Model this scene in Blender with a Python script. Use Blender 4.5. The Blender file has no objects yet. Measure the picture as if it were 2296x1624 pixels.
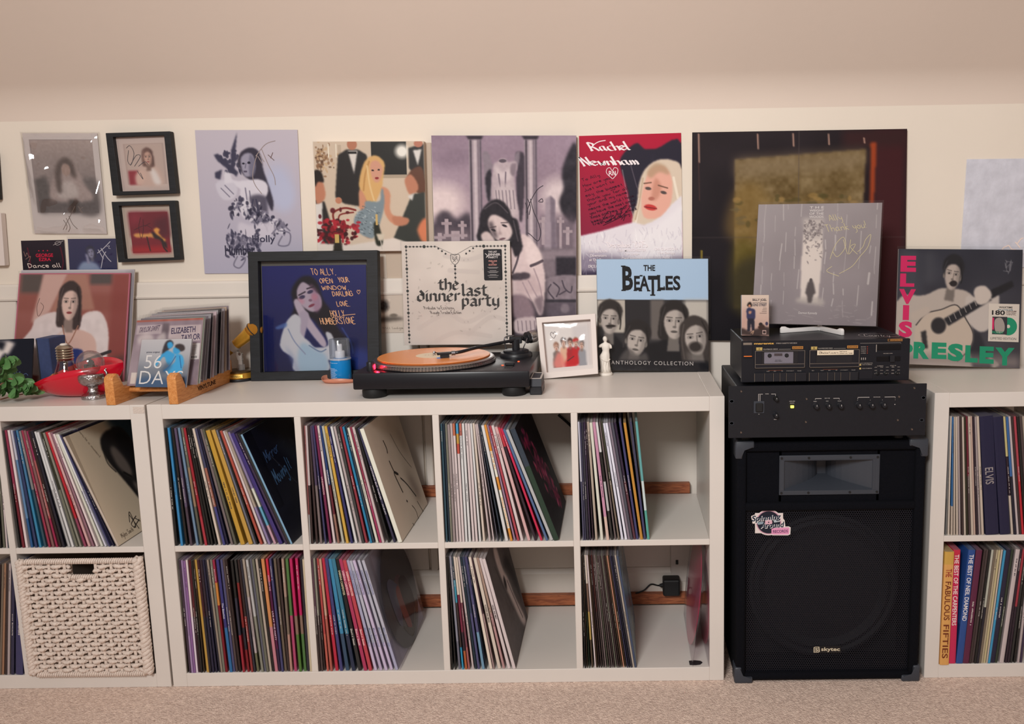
import bpy, bmesh, math, random
import numpy as np
from mathutils import Vector, Matrix
random.seed(7); NR = np.random.RandomState(11)
SC = bpy.context.scene; COL = SC.collection
PI = math.pi
# ---------------------------------------------------------------- camera
CX, CY, CZ = 1.207, -2.228, 1.2202
CE = (1.4188, 0.0166, 0.0071); CF = 2011.43; CPX, CPY = 1370.96, 797.10
cd = bpy.data.cameras.new('camera'); cam = bpy.data.objects.new('camera', cd); COL.objects.link(cam)
cam.location = (CX, CY, CZ); cam.rotation_euler = CE
cd.sensor_width = 36; cd.lens = CF*36/2296; cd.clip_start = .01
cd.shift_x = (1148-CPX)/2296; cd.shift_y = (CPY-812)/2296
SC.camera = cam
# ---------------------------------------------------------------- light
wd = bpy.data.worlds.new('room_light'); SC.world = wd; wd.use_nodes = True
bgn = wd.node_tree.nodes['Background']; bgn.inputs[0].default_value = (1, .82, .73, 1); bgn.inputs[1].default_value = .35
def area(name, loc, target, sx, sy, power, col):
    l = bpy.data.lights.new(name, 'AREA'); l.shape = 'RECTANGLE'; l.size = sx; l.size_y = sy; l.energy = power; l.color = col
    o = bpy.data.objects.new(name, l); COL.objects.link(o); o.location = loc
    o.rotation_euler = (Vector(target)-Vector(loc)).to_track_quat('-Z', 'Y').to_euler()
    return o
wl = area("window_daylight", (.35, -3.3, 2.6), (1.45, .4, 1.1), .85, .8, 52, (1, .995, .975)); wl.data.spread = math.radians(120)
SC.view_settings.view_transform = 'Standard'; SC.view_settings.look = 'None'
SC.view_settings.gamma = 1; SC.view_settings.exposure = 0.0; SC.view_settings.use_curve_mapping = False

# ---------------------------------------------------------------- where things stand
CR = cam.rotation_euler.to_matrix(); CC = Vector((CX, CY, CZ))
def ray(x, y): return CR @ Vector(((x-CPX)/CF, -(y-CPY)/CF, -1))
def P(x, y, Y):
    d = ray(x, y); return CC+d*((Y-CY)/d.y)
def PZ(x, y, Z):
    d = ray(x, y); return CC+d*((Z-CZ)/d.z)
# ---------------------------------------------------------------- materials
def lin(c):
    return tuple(((v/255)/12.92 if v <= 10.3 else ((v/255+.055)/1.055)**2.4) for v in c)
MATS = {}
def mat(name, col=(200,200,200), rough=.5, metal=0, noise=0, nscale=60, bump=0, bscale=200, emit=None, estr=1, spec=.5, coat=0, trans=0, ior=1.45, vc=False):
    if name in MATS: return MATS[name]
    m = bpy.data.materials.new(name); m.use_nodes = True; nt = m.node_tree; b = nt.nodes['Principled BSDF']
    c = (*lin(col), 1); b.inputs['Base Color'].default_value = c
    b.inputs['Roughness'].default_value = rough; b.inputs['Metallic'].default_value = metal
    b.inputs['Specular IOR Level'].default_value = spec; b.inputs['IOR'].default_value = ior
    if coat: b.inputs['Coat Weight'].default_value = coat; b.inputs['Coat Roughness'].default_value = .08
    if trans: b.inputs['Transmission Weight'].default_value = trans
    L = nt.links
    tc = nt.nodes.new('ShaderNodeTexCoord')
    if vc:
        a = nt.nodes.new('ShaderNodeVertexColor'); a.layer_name = 'Col'; L.new(a.outputs[0], b.inputs['Base Color'])
    elif noise:
        n = nt.nodes.new('ShaderNodeTexNoise'); n.inputs['Scale'].default_value = nscale; n.inputs['Detail'].default_value = 5
        r = nt.nodes.new('ShaderNodeValToRGB'); L.new(tc.outputs['Object'], n.inputs['Vector']); L.new(n.outputs[0], r.inputs[0])
        e = r.color_ramp.elements; e[0].position = .3; e[1].position = .7
        e[0].color = (*[max(0, v*(1-noise)) for v in c[:3]], 1); e[1].color = (*[min(1, v*(1+noise)) for v in c[:3]], 1)
        L.new(r.outputs[0], b.inputs['Base Color'])
    if bump:
        n2 = nt.nodes.new('ShaderNodeTexNoise'); n2.inputs['Scale'].default_value = bscale; n2.inputs['Detail'].default_value = 4
        bp = nt.nodes.new('ShaderNodeBump'); bp.inputs['Strength'].default_value = bump; bp.inputs['Distance'].default_value = .003
        L.new(tc.outputs['Object'], n2.inputs['Vector']); L.new(n2.outputs[0], bp.inputs['Height']); L.new(bp.outputs[0], b.inputs['Normal'])
    if emit:
        b.inputs['Emission Color'].default_value = (*lin(emit), 1); b.inputs['Emission Strength'].default_value = estr
    MATS[name] = m; return m
def clear_mat(name, tint=(250,250,250), gloss=.10, rough=.06, bump=0, bscale=25, haze=0.0, hazecol=(235,230,228), dist=.004):
    if name in MATS: return MATS[name]
    m = bpy.data.materials.new(name); m.use_nodes = True; nt = m.node_tree; nt.nodes.clear(); L = nt.links; N = nt.nodes.new
    out = N('ShaderNodeOutputMaterial'); tr = N('ShaderNodeBsdfTransparent'); tr.inputs[0].default_value = (*lin(tint), 1)
    gl = N('ShaderNodeBsdfGlossy'); gl.inputs['Roughness'].default_value = rough
    lw = N('ShaderNodeLayerWeight'); lw.inputs[0].default_value = .25
    ma = N('ShaderNodeMath'); ma.operation = 'MULTIPLY_ADD'; ma.inputs[1].default_value = .4; ma.inputs[2].default_value = gloss
    L.new(lw.outputs['Fresnel'], ma.inputs[0])
    mx = N('ShaderNodeMixShader'); L.new(ma.outputs[0], mx.inputs[0]); L.new(tr.outputs[0], mx.inputs[1]); L.new(gl.outputs[0], mx.inputs[2])
    last = mx
    if haze:
        df = N('ShaderNodeBsdfDiffuse'); df.inputs[0].default_value = (*lin(hazecol), 1)
        m2 = N('ShaderNodeMixShader'); m2.inputs[0].default_value = haze; L.new(mx.outputs[0], m2.inputs[1]); L.new(df.outputs[0], m2.inputs[2]); last = m2
    L.new(last.outputs[0], out.inputs[0])
    if bump:
        tc = N('ShaderNodeTexCoord'); n2 = N('ShaderNodeTexNoise'); n2.inputs['Scale'].default_value = bscale; n2.inputs['Detail'].default_value = 3
        bp = N('ShaderNodeBump'); bp.inputs['Strength'].default_value = bump; bp.inputs['Distance'].default_value = dist
        L.new(tc.outputs['Object'], n2.inputs[0]); L.new(n2.outputs[0], bp.inputs['Height'])
        L.new(bp.outputs[0], gl.inputs['Normal']); L.new(bp.outputs[0], lw.inputs['Normal'])
    MATS[name] = m; return m
def wood_mat(name, c1, c2, scale=14, axis=0, rough=.5):
    if name in MATS: return MATS[name]
    m = mat(name, c1, rough); nt = m.node_tree; b = nt.nodes['Principled BSDF']; N = nt.nodes.new; L = nt.links
    tc = N('ShaderNodeTexCoord'); mp = N('ShaderNodeMapping'); sc = [9, 9, 9]; sc[axis] = 1.2; mp.inputs['Scale'].default_value = sc
    wv = N('ShaderNodeTexNoise'); wv.inputs['Scale'].default_value = scale; wv.inputs['Detail'].default_value = 6; wv.inputs['Distortion'].default_value = 1.2
    r = N('ShaderNodeValToRGB'); r.color_ramp.elements[0].color = (*lin(c1), 1); r.color_ramp.elements[1].color = (*lin(c2), 1)
    r.color_ramp.elements[0].position = .35; r.color_ramp.elements[1].position = .65
    L.new(tc.outputs['Object'], mp.inputs[0]); L.new(mp.outputs[0], wv.inputs[0]); L.new(wv.outputs[0], r.inputs[0]); L.new(r.outputs[0], b.inputs['Base Color'])
    return m
PRINT = mat('matte_print', rough=.6, vc=True, spec=.2)
PRINTG = mat('glossy_print', rough=.25, vc=True, spec=.3)
CLEAR = clear_mat('clear_plastic', gloss=.015, rough=.10, bump=.35, bscale=18)
WRINK = clear_mat('wrinkled_clear_plastic', gloss=.09, rough=.07, bump=.6, bscale=14, dist=.008)
GLASS = clear_mat('clear_pane', gloss=.02, rough=.02)
WHITE = mat('white_foil_laminate', (217,210,203), .38, noise=.015, nscale=8)
BLACKP = mat('black_plastic', (26,27,32), .4, noise=.1, nscale=90)
CHROME = mat('chrome', (215,212,210), .15, 1)
# ---------------------------------------------------------------- object helpers
WL = {}
def wloc(o): return WL.get(o.name, Vector((0, 0, 0)))
def reg(o, w, parent):
    WL[o.name] = Vector(w)
    if parent is not None:
        o.parent = parent; o.location = Vector(w)-wloc(parent)
    else: o.location = w
def tag(o, label=None, cat=None, group=None, kind=None):
    if label: o['label'] = label
    if cat: o['category'] = cat
    if group: o['group'] = group
    if kind: o['kind'] = kind
    return o
def thing(name, loc, label, cat, group=None):
    o = bpy.data.objects.new(name, None); COL.objects.link(o); o.empty_display_size = .02
    reg(o, loc, None); return tag(o, label, cat, group)
def link(name, me, m, parent=None, origin=None):
    """mesh given in world coordinates -> object with a sensible origin"""
    n = len(me.vertices); co = np.empty(n*3); me.vertices.foreach_get('co', co); co = co.reshape(-1, 3)
    if origin is None:
        origin = (co.min(0)+co.max(0))/2
        if parent is None: origin[2] = co[:, 2].min()
    co = co-np.array(origin); me.vertices.foreach_set('co', co.ravel()); me.update()
    if m is not None:
        for mm in (m if isinstance(m, (list, tuple)) else [m]): me.materials.append(mm)
    o = bpy.data.objects.new(name, me); COL.objects.link(o); reg(o, Vector(origin), parent); return o
def obj(name, bm, m, parent=None, smooth=False, angle=None):
    me = bpy.data.meshes.new(name); bmesh.ops.recalc_face_normals(bm, faces=bm.faces[:]); bm.to_mesh(me); bm.free()
    if smooth:
        me.shade_smooth()
        if angle is not None:
            me.set_sharp_from_angle(angle=math.radians(angle))
    return link(name, me, m, parent)
def NB(): return bmesh.new()
I4 = Matrix.Identity(4)
def box(bm, x0, x1, y0, y1, z0, z1, bev=0, seg=1, M=I4):
    r = bmesh.ops.create_cube(bm, size=1)['verts']
    for v in r: v.co = Vector((x0+(v.co.x+.5)*(x1-x0), y0+(v.co.y+.5)*(y1-y0), z0+(v.co.z+.5)*(z1-z0)))
    if bev:
        es = list({e for v in r for e in v.link_edges})
        g = bmesh.ops.bevel(bm, geom=es, offset=bev, segments=seg, profile=.5, affect='EDGES')
        r = list({v for f in g['faces'] for v in f.verts} | {v for v in r if v.is_valid})
    if M is not I4:
        for v in r: v.co = M @ v.co
    return bm
def lathe(bm, prof, seg=32, M=I4, arc=None):
    rows = []
    for (r, z) in prof:
        if r < 1e-6: rows.append([bm.verts.new(M @ Vector((0, 0, z)))])
        else: rows.append([bm.verts.new(M @ Vector((r*math.cos(2*PI*k/seg), r*math.sin(2*PI*k/seg), z))) for k in range(seg)])
    for a, b in zip(rows, rows[1:]):
        for k in range(seg):
            k2 = (k+1) % seg
            if len(a) == 1 and len(b) == 1: break
            if len(a) == 1: bm.faces.new((a[0], b[k], b[k2]))
            elif len(b) == 1: bm.faces.new((a[k], a[k2], b[0]))
            else: bm.faces.new((a[k], a[k2], b[k2], b[k]))
    if len(rows[0]) > 1: bm.faces.new(rows[0][::-1])
    if len(rows[-1]) > 1: bm.faces.new(rows[-1])
    return bm
def cyl(bm, p0, p1, r0, r1=None, seg=20, bev=0):
    p0 = Vector(p0); p1 = Vector(p1); d = p1-p0; L = d.length; r1 = r0 if r1 is None else r1
    M = Matrix.Translation(p0) @ d.to_track_quat('Z', 'Y').to_matrix().to_4x4()
    if bev: prof = [(r0-bev, 0), (r0, bev), (r1, L-bev), (r1-bev, L)]
    else: prof = [(r0, 0), (r1, L)]
    return lathe(bm, prof, seg, M)
def tube(bm, pts, r, seg=8, caps=True, closed=False):
    pts = [Vector(p) for p in pts]; n = len(pts); rows = []
    rr = r if isinstance(r, (list, tuple)) else [r]*n
    up = None
    for i in range(n):
        a = pts[i-1] if (i > 0 or closed) else pts[i]; b = pts[(i+1) % n] if (i < n-1 or closed) else pts[i]
        t = (b-a).normalized()
        if up is None:
            up = Vector((0, 0, 1)) if abs(t.z) < .9 else Vector((0, 1, 0))
        s = t.cross(up)
        if s.length < 1e-6: s = t.orthogonal()
        s.normalize(); up = s.cross(t)
        rows.append([bm.verts.new(pts[i]+(s*math.cos(2*PI*k/seg)+up*math.sin(2*PI*k/seg))*rr[i]) for k in range(seg)])
    pr = list(zip(rows, rows[1:]))+([(rows[-1], rows[0])] if closed else [])
    for a, b in pr:
        for k in range(seg): bm.faces.new((a[k], a[(k+1) % seg], b[(k+1) % seg], b[k]))
    if caps and not closed: bm.faces.new(rows[0][::-1]); bm.faces.new(rows[-1])
    return bm
def prism(bm, pts, off):
    """closed polygon of 3D points extruded by vector off"""
    a = [bm.verts.new(Vector(p)) for p in pts]; b = [bm.verts.new(Vector(p)+Vector(off)) for p in pts]; n = len(a)
    bm.faces.new(a); bm.faces.new(b[::-1])
    for i in range(n): bm.faces.new((a[i], a[(i+1) % n], b[(i+1) % n], b[i]))
    return bm
def smoothpts(pts, n=6, closed=False):
    P_ = [np.array(p, float) for p in pts]; out = []
    N_ = len(P_)
    for i in range(N_ if closed else N_-1):
        p0 = P_[i-1] if (i > 0 or closed) else P_[i]; p1 = P_[i]; p2 = P_[(i+1) % N_]; p3 = P_[(i+2) % N_] if (i+2 < N_ or closed) else p2
        for k in range(n):
            t = k/n
            out.append(.5*((2*p1)+(p2-p0)*t+(2*p0-5*p1+4*p2-p3)*t*t+(3*p1-p0-3*p2+p3)*t**3))
    if not closed: out.append(P_[-1])
    return out
# ---------------------------------------------------------------- flat print: panels, pictures, lettering
class Panel:
    """a flat quad given by its four corners TL, TR, BR, BL (world); u to the right, v down"""
    def __init__(s, tl, tr, br, bl):
        s.c = [Vector(p) for p in (tl, tr, br, bl)]
        s.n = ((s.c[3]-s.c[0]).cross(s.c[1]-s.c[0])).normalized()
        s.w = (s.c[1]-s.c[0]).length; s.h = (s.c[3]-s.c[0]).length
    def pt(s, u, v, off=0):
        a, b, c, d = s.c
        return (a*(1-u)+b*u)*(1-v)+(d*(1-u)+c*u)*v+s.n*off
    def arr(s, U, V, off=0):
        a, b, c, d = [np.array(x) for x in s.c]; U = U[..., None]; V = V[..., None]
        return (a*(1-U)+b*U)*(1-V)+(d*(1-U)+c*U)*V+np.array(s.n)*off
    def sub(s, u0, v0, u1, v1, off=0):
        return Panel(s.pt(u0, v0, off), s.pt(u1, v0, off), s.pt(u1, v1, off), s.pt(u0, v1, off))
    def base(s): return (s.c[2]+s.c[3])/2
def px4(Y, *c):
    """panel from four image corners at depth Y (one value, or one for the top edge and one for the bottom edge)"""
    yt, yb = (Y if isinstance(Y, (tuple, list)) else (Y, Y))
    return Panel(P(*c[0], yt), P(*c[1], yt), P(*c[2], yb), P(*c[3], yb))
def slab(bm, pn, t, bev=.0006, off=0):
    f = [bm.verts.new(pn.c[i]+pn.n*off) for i in range(4)]; b = [bm.verts.new(pn.c[i]+pn.n*(off-t)) for i in range(4)]
    fs = [bm.faces.new(f), bm.faces.new(b[::-1])]
    for i in range(4): fs.append(bm.faces.new((f[i], b[i], b[(i+1) % 4], f[(i+1) % 4])))
    if bev:
        es = list({e for v in f+b for e in v.link_edges}); bmesh.ops.bevel(bm, geom=es, offset=bev, segments=1, profile=.5, affect='EDGES')
    return bm
def frame_bm(bm, outer, inner, t, off=0, lip=0):
    """a picture-frame ring from two panels"""
    rings = [[outer.c[i]+outer.n*(off-t) for i in range(4)], [outer.c[i]+outer.n*off for i in range(4)],
             [inner.c[i]+outer.n*off for i in range(4)], [inner.c[i]+outer.n*(off-t) for i in range(4)]]
    R_ = [[bm.verts.new(p) for p in r] for r in rings]
    for a, b in zip(R_, R_[1:]+R_[:1]):
        for i in range(4): bm.faces.new((a[i], a[(i+1) % 4], b[(i+1) % 4], b[i]))
    es = [e for e in bm.edges]
    bmesh.ops.bevel(bm, geom=es, offset=.0012, segments=2, profile=.5, affect='EDGES')
    return bm
def srgb2lin(a):
    a = np.clip(a, 0, 255)/255.
    return np.where(a <= .04045, a/12.92, ((a+.055)/1.055)**2.4)
def pp(s):
    """'10,20 30,40' percent string -> list of points in 0..1"""
    if not isinstance(s, str): return [(x/100, y/100) for x, y in s]
    return [tuple(float(v)/100 for v in q.split(',')) for q in s.split()]
def blur(m, k):
    k = int(k)
    for _ in range(2):
        for ax in (0, 1):
            p = np.pad(m, [(k, k) if a == ax else (0, 0) for a in (0, 1)], mode='edge'); c = np.cumsum(p, ax)
            c = np.concatenate([np.zeros_like(np.take(c, [0], ax)), c], ax); n = m.shape[ax]
            m = (np.take(c, np.arange(2*k+1, 2*k+1+n), ax)-np.take(c, np.arange(n), ax))/(2*k+1)
    return m
class Art:
    """a small picture painted as colours on the vertices of a grid"""
    def __init__(s, nx, ny, bg=(128, 128, 128)):
        s.nx, s.ny = nx, ny; s.a = np.zeros((ny, nx, 3)); s.a[:] = bg
        s.X, s.Y = np.meshgrid(np.linspace(0, 1, nx), np.linspace(0, 1, ny))
    def put(s, m, col, a=1):
        m = (m*a)[..., None]; s.a = s.a*(1-m)+np.array(col, float)*m; return s
    def rect(s, x0, y0, x1, y1, col, soft=.004, a=1):
        x0, y0, x1, y1 = [v/100 for v in (x0, y0, x1, y1)]; k = max(soft, .5/s.nx)
        m = np.clip((s.X-x0)/k+.5, 0, 1)*np.clip((x1-s.X)/k+.5, 0, 1)*np.clip((s.Y-y0)/k+.5, 0, 1)*np.clip((y1-s.Y)/k+.5, 0, 1)
        return s.put(m, col, a)
    def ell(s, cx, cy, rx, ry, col, soft=.12, rot=0, a=1):
        x = s.X-cx/100; y = s.Y-cy/100; c, d = math.cos(math.radians(rot)), math.sin(math.radians(rot))
        q = np.sqrt(((x*c+y*d)/(rx/100))**2+((-x*d+y*c)/(ry/100))**2)
        return s.put(np.clip((1-q)/soft+.5, 0, 1), col, a)
    def mask(s, pts):
        m = np.zeros(s.X.shape, bool); n = len(pts)
        for i in range(n):
            x1, y1 = pts[i]; x2, y2 = pts[(i+1) % n]
            if y1 == y2: continue
            c = (s.Y > min(y1, y2)) & (s.Y <= max(y1, y2)); xi = x1+(s.Y-y1)*(x2-x1)/(y2-y1); m ^= c & (s.X < xi)
        return m.astype(float)
    def poly(s, pts, col, soft=1, a=1, smooth=False, tex=0):
        q = pp(pts)
        if smooth: q = [tuple(v) for v in smoothpts(q, 5, True)]
        m = s.mask(q)
        if soft: m = blur(m, soft)
        if tex: m = m*np.clip(s.noisef(tex)*2.2-.2, 0, 1)
        return s.put(m, col, a)
    def line(s, pts, w, col, a=1, smooth=True):
        q = pp(pts) if isinstance(pts, str) else pts
        if smooth and len(q) > 2: q = [tuple(v) for v in smoothpts(q, 6)]
        d = np.full(s.X.shape, 9.); asp = (s.ny-1)/(s.nx-1)
        for (x1, y1), (x2, y2) in zip(q, q[1:]):
            dx, dy = x2-x1, (y2-y1)*asp; L = dx*dx+dy*dy+1e-12
            t = np.clip(((s.X-x1)*dx+(s.Y-y1)*asp*dy)/L, 0, 1); d = np.minimum(d, np.hypot(s.X-x1-t*dx, (s.Y-y1)*asp-t*dy))
        return s.put(np.clip((w/100-d)*s.nx/1.2+.5, 0, 1), col, a)
    def noisef(s, sc):
        gx = max(2, int(sc)); gy = max(2, int(sc*s.ny/s.nx)); g = NR.rand(gy+1, gx+1)
        x = s.X*(gx-1e-6); y = s.Y*(gy-1e-6); i = x.astype(int); j = y.astype(int); fx = x-i; fy = y-j; fx = fx*fx*(3-2*fx); fy = fy*fy*(3-2*fy)
        return (g[j, i]*(1-fx)+g[j, i+1]*fx)*(1-fy)+(g[j+1, i]*(1-fx)+g[j+1, i+1]*fx)*fy
    def noise(s, sc, amp, m=None):
        n = (s.noisef(sc)-.5)*2*amp
        if m is not None: n = n*m
        s.a = s.a+n[..., None]; return s
    def grad(s, c0, c1, vertical=True, a=1, m=1):
        t = (s.Y if vertical else s.X)[..., None]; g = np.array(c0)*(1-t)+np.array(c1)*t; mm = (np.ones(s.X.shape)*m*a)[..., None]
        s.a = s.a*(1-mm)+g*mm; return s
    def soft(s, k=1):
        for c in range(3): s.a[..., c] = blur(s.a[..., c], k)
        return s
    def person(s, x, y, k, skin=(200,160,140), hair=(60,45,40), top=(120,110,120), rot=0, long=1, asp=1.0, shadow=.35, body=True, turn=0):
        """a generic painted bust: head centre x,y (percent), head half-height k"""
        r = math.radians(rot); w = k*asp
        def T(u, v): return (x+(u*math.cos(r)-v*math.sin(r))*w, y+(u*math.sin(r)+v*math.cos(r))*k)
        def Q(*q): return [T(q[i], q[i+1]) for i in range(0, len(q), 2)]
        dk = tuple(c*(1-shadow) for c in skin); hk = tuple(c*.65 for c in hair); hl = tuple(min(255, c*1.25+12) for c in hair)
        if body: s.poly([(x-2.1*w, y+3.6*k), (x-1.9*w, y+2.0*k), (x-.6*w, y+1.5*k), (x+.6*w, y+1.5*k), (x+1.9*w, y+2.0*k), (x+2.2*w, y+3.6*k)], top, 1, smooth=True)
        if long > .35: s.poly(Q(-.95, -.2, -.8, -.9, 0, -1.3, .8, -.9, .98, -.1, 1.0, .5+.9*long, .3, .7+.9*long, -.4, .6+.9*long, -1.0, .5+.8*long), hair, 1, smooth=True)
        else: s.poly(Q(-.76, long, -.92, -.4, -.78, -1.0, -.15, -1.38, .5, -1.26, .92, -.8, .9, -.25, .76, long, .6, -.3, 0, -.5, -.6, -.3), hair, 1, smooth=True)
        s.poly(Q(-.3, .5, .3, .5, .42, 1.75, -.42, 1.75), dk, 1)
        s.poly(Q(-.66, -.4, -.4, -.85, .35, -.85, .66, -.4, .66, .2, .42, .78, .05, 1.02, -.38, .8, -.64, .2), skin, 1, smooth=True)
        s.poly(Q(.3, -.6, .66, -.4, .66, .2, .42, .78, .1, 1.0, .36, .3), dk, 2, .55, smooth=True)
        if long <= .35:
            for e in (-1, 1): ex, ey = T(e*.7, .12); s.ell(ex, ey, .11*w, .2*k, dk, .5, rot)
        for e in (-1, 1):
            ex, ey = T(e*.3+turn*.1, -.06); s.ell(ex, ey-.02*k, .19*w, .10*k, tuple(c*.66 for c in skin), .8, rot, .8); s.ell(ex, ey, .13*w, .05*k, (210, 204, 200) if skin[0] > 150 else skin, .5, rot, .5); s.ell(ex, ey, .07*w, .055*k, (40, 34, 36), .6, rot)
            s.line([tuple(v/100 for v in T(e*.12+turn*.1, -.25)), tuple(v/100 for v in T(e*.48+turn*.1, -.27))], .035*w, hk, .55, False)
        nx_, ny_ = T(.04+turn*.14, .3); s.ell(nx_, ny_, .12*w, .07*k, dk, .8, rot); nx_, ny_ = T(.1+turn*.1, .1); s.ell(nx_, ny_, .05*w, .25*k, dk, .9, rot, .7)
        mx_, my_ = T(.02+turn*.1, .58); s.ell(mx_, my_, .22*w, .075*k, (150, 70, 72) if skin[0]-skin[2] > 30 else tuple(c*.5 for c in skin), .5, rot)
        s.poly(Q(-.72, .1, -.75, -.5, -.45, -1.0, .1, -1.1, .6, -.9, .75, -.4, .74, .1, .6, -.45, .15, -.72, -.35, -.6, -.6, -.3), hair, 1, smooth=True)
        s.line([tuple(v/100 for v in T(-.6, -.85)), tuple(v/100 for v in T(-.85, 0)), tuple(v/100 for v in T(-.85, .5+.6*long))], .05*w, hl, .7)
        s.line([tuple(v/100 for v in T(.55, -.9)), tuple(v/100 for v in T(.84, 0)), tuple(v/100 for v in T(.82, .5+.6*long))], .05*w, hk, .8)
        return s
    def mesh(s, pn, off, name='printed_picture'):
        n = s.nx*s.ny; me = bpy.data.meshes.new(name); me.vertices.add(n)
        me.vertices.foreach_set('co', pn.arr(s.X, s.Y, off).reshape(-1))
        i = (np.arange(s.ny-1)[:, None]*s.nx+np.arange(s.nx-1)[None]).ravel()
        f = np.stack([i, i+s.nx, i+s.nx+1, i+1], 1).ravel(); nf = len(i)
        me.loops.add(nf*4); me.loops.foreach_set('vertex_index', f.astype(np.int32)); me.polygons.add(nf)
        me.polygons.foreach_set('loop_start', (np.arange(nf)*4).astype(np.int32)); me.update(calc_edges=True)
        ca = me.color_attributes.new('Col', 'FLOAT_COLOR', 'POINT'); c = np.ones((n, 4)); c[:, :3] = srgb2lin(s.a.reshape(-1, 3)); ca.data.foreach_set('color', c.ravel())
        return me
def picture(name, art, pn, parent, m=None, off=.0004):
    return link(name, art.mesh(pn, off, name), m or PRINT, parent)
# lettering -------------------------------------------------------
TXT = {}
def glyphs(s, bold=0, spacing=1.0):
    key = (s, bold, spacing)
    if key not in TXT:
        c = bpy.data.curves.new('lettering', 'FONT'); c.body = s; c.size = 1; c.offset = bold; c.resolution_u = 3; c.space_character = spacing
        c.align_x = 'CENTER' if '\n' in s else 'LEFT'
        o = bpy.data.objects.new('lettering', c); me = bpy.data.meshes.new_from_object(o)
        v = np.array([x.co[:2] for x in me.vertices]); f = [tuple(p.vertices) for p in me.polygons]
        bpy.data.meshes.remove(me); bpy.data.objects.remove(o); bpy.data.curves.remove(c)
        v = v-v.min(0); ext = v.max(0); v = v/ext; TXT[key] = (v, f)
    return TXT[key]
GL = {'A':'03 29 43|15 35','B':'03 09|09 38 37 26 06|26 45 44 33 03','C':'48 29 08 04 23 44','D':'03 09|09 38 46 34 03','E':'49 09 03 43|06 36','F':'49 09 03|06 36','G':'48 29 08 04 23 44 46 26','H':'03 09|43 49|06 46','I':'03 09','J':'39 34 13 04','K':'03 09|49 06 43','L':'09 03 43','M':'03 09 25 49 43','N':'03 09 43 49','O':'29 07 05 23 45 47 29','P':'03 09|09 38 37 26 06','R':'03 09|09 38 37 26 06|16 35 53','S':'48 29 08 26 44 23 04','T':'09 49|29 23','U':'09 04 23 44 49','V':'09 23 49','W':'09 13 27 33 49','X':'03 49|09 43','Y':'09 26 49|26 23','Z':'09 49 03 43',
'a':'36 16 05 04 13 34|36 34 43','b':'09 03|05 26 35 34 23 04','c':'36 16 05 04 13 33','d':'36 16 05 04 13 34|39 34 43','e':'05 35 26 06 04 23 34','f':'39 28 23|16 36','g':'36 16 05 04 14 35|36 31 10 01','h':'09 03|05 26 35 33','i':'06 03|08 08','j':'16 11 00','k':'09 03|36 05 33','l':'09 04 13','m':'06 03|05 16 25 23|25 36 45 43','n':'06 03|05 26 35 33','o':'26 05 04 23 34 35 26','p':'06 00|06 26 35 34 13 04','r':'06 03|05 26 36','s':'36 16 05 25 34 23 03','t':'28 24 33|16 36','u':'06 04 13 34|36 33','v':'06 23 46','w':'06 13 25 33 46','x':'06 33|36 03','y':'06 14 34|36 31 10','z':'06 36 03 33',
"'":'09 08','!':'09 05|03 03','.':'03 03',',':'13 02','-':'05 25','0':'29 07 05 23 45 47 29','1':'18 29 23','2':'08 29 47 03 43','3':'08 29 47 26 45 23 04','5':'49 09 06 36 45 23 03','&':'43 07 29 37 04 23 45','~':'27 38 47 23 07 18 27'}
def strokes(s, smooth=True):
    out = []; x = 0
    for ch in s:
        if ch == ' ': x += 3; continue
        g = GL.get(ch)
        if not g: x += 2; continue
        mx = 0
        for st in g.split('|'):
            q = [(float(p[0]), float(p[1])) for p in st.split()]; mx = max(mx, max(a for a, _ in q))
            if smooth and len(q) > 2: q = [tuple(v) for v in smoothpts(q, 4)]
            if len(q) == 2 and q[0] == q[1]: q = [q[0], (q[0][0]+.3, q[0][1]+.3)]
            out.append([(x+a, b) for a, b in q])
        x += mx+1.5
    return out, max(x-1.5, 1)
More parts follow.
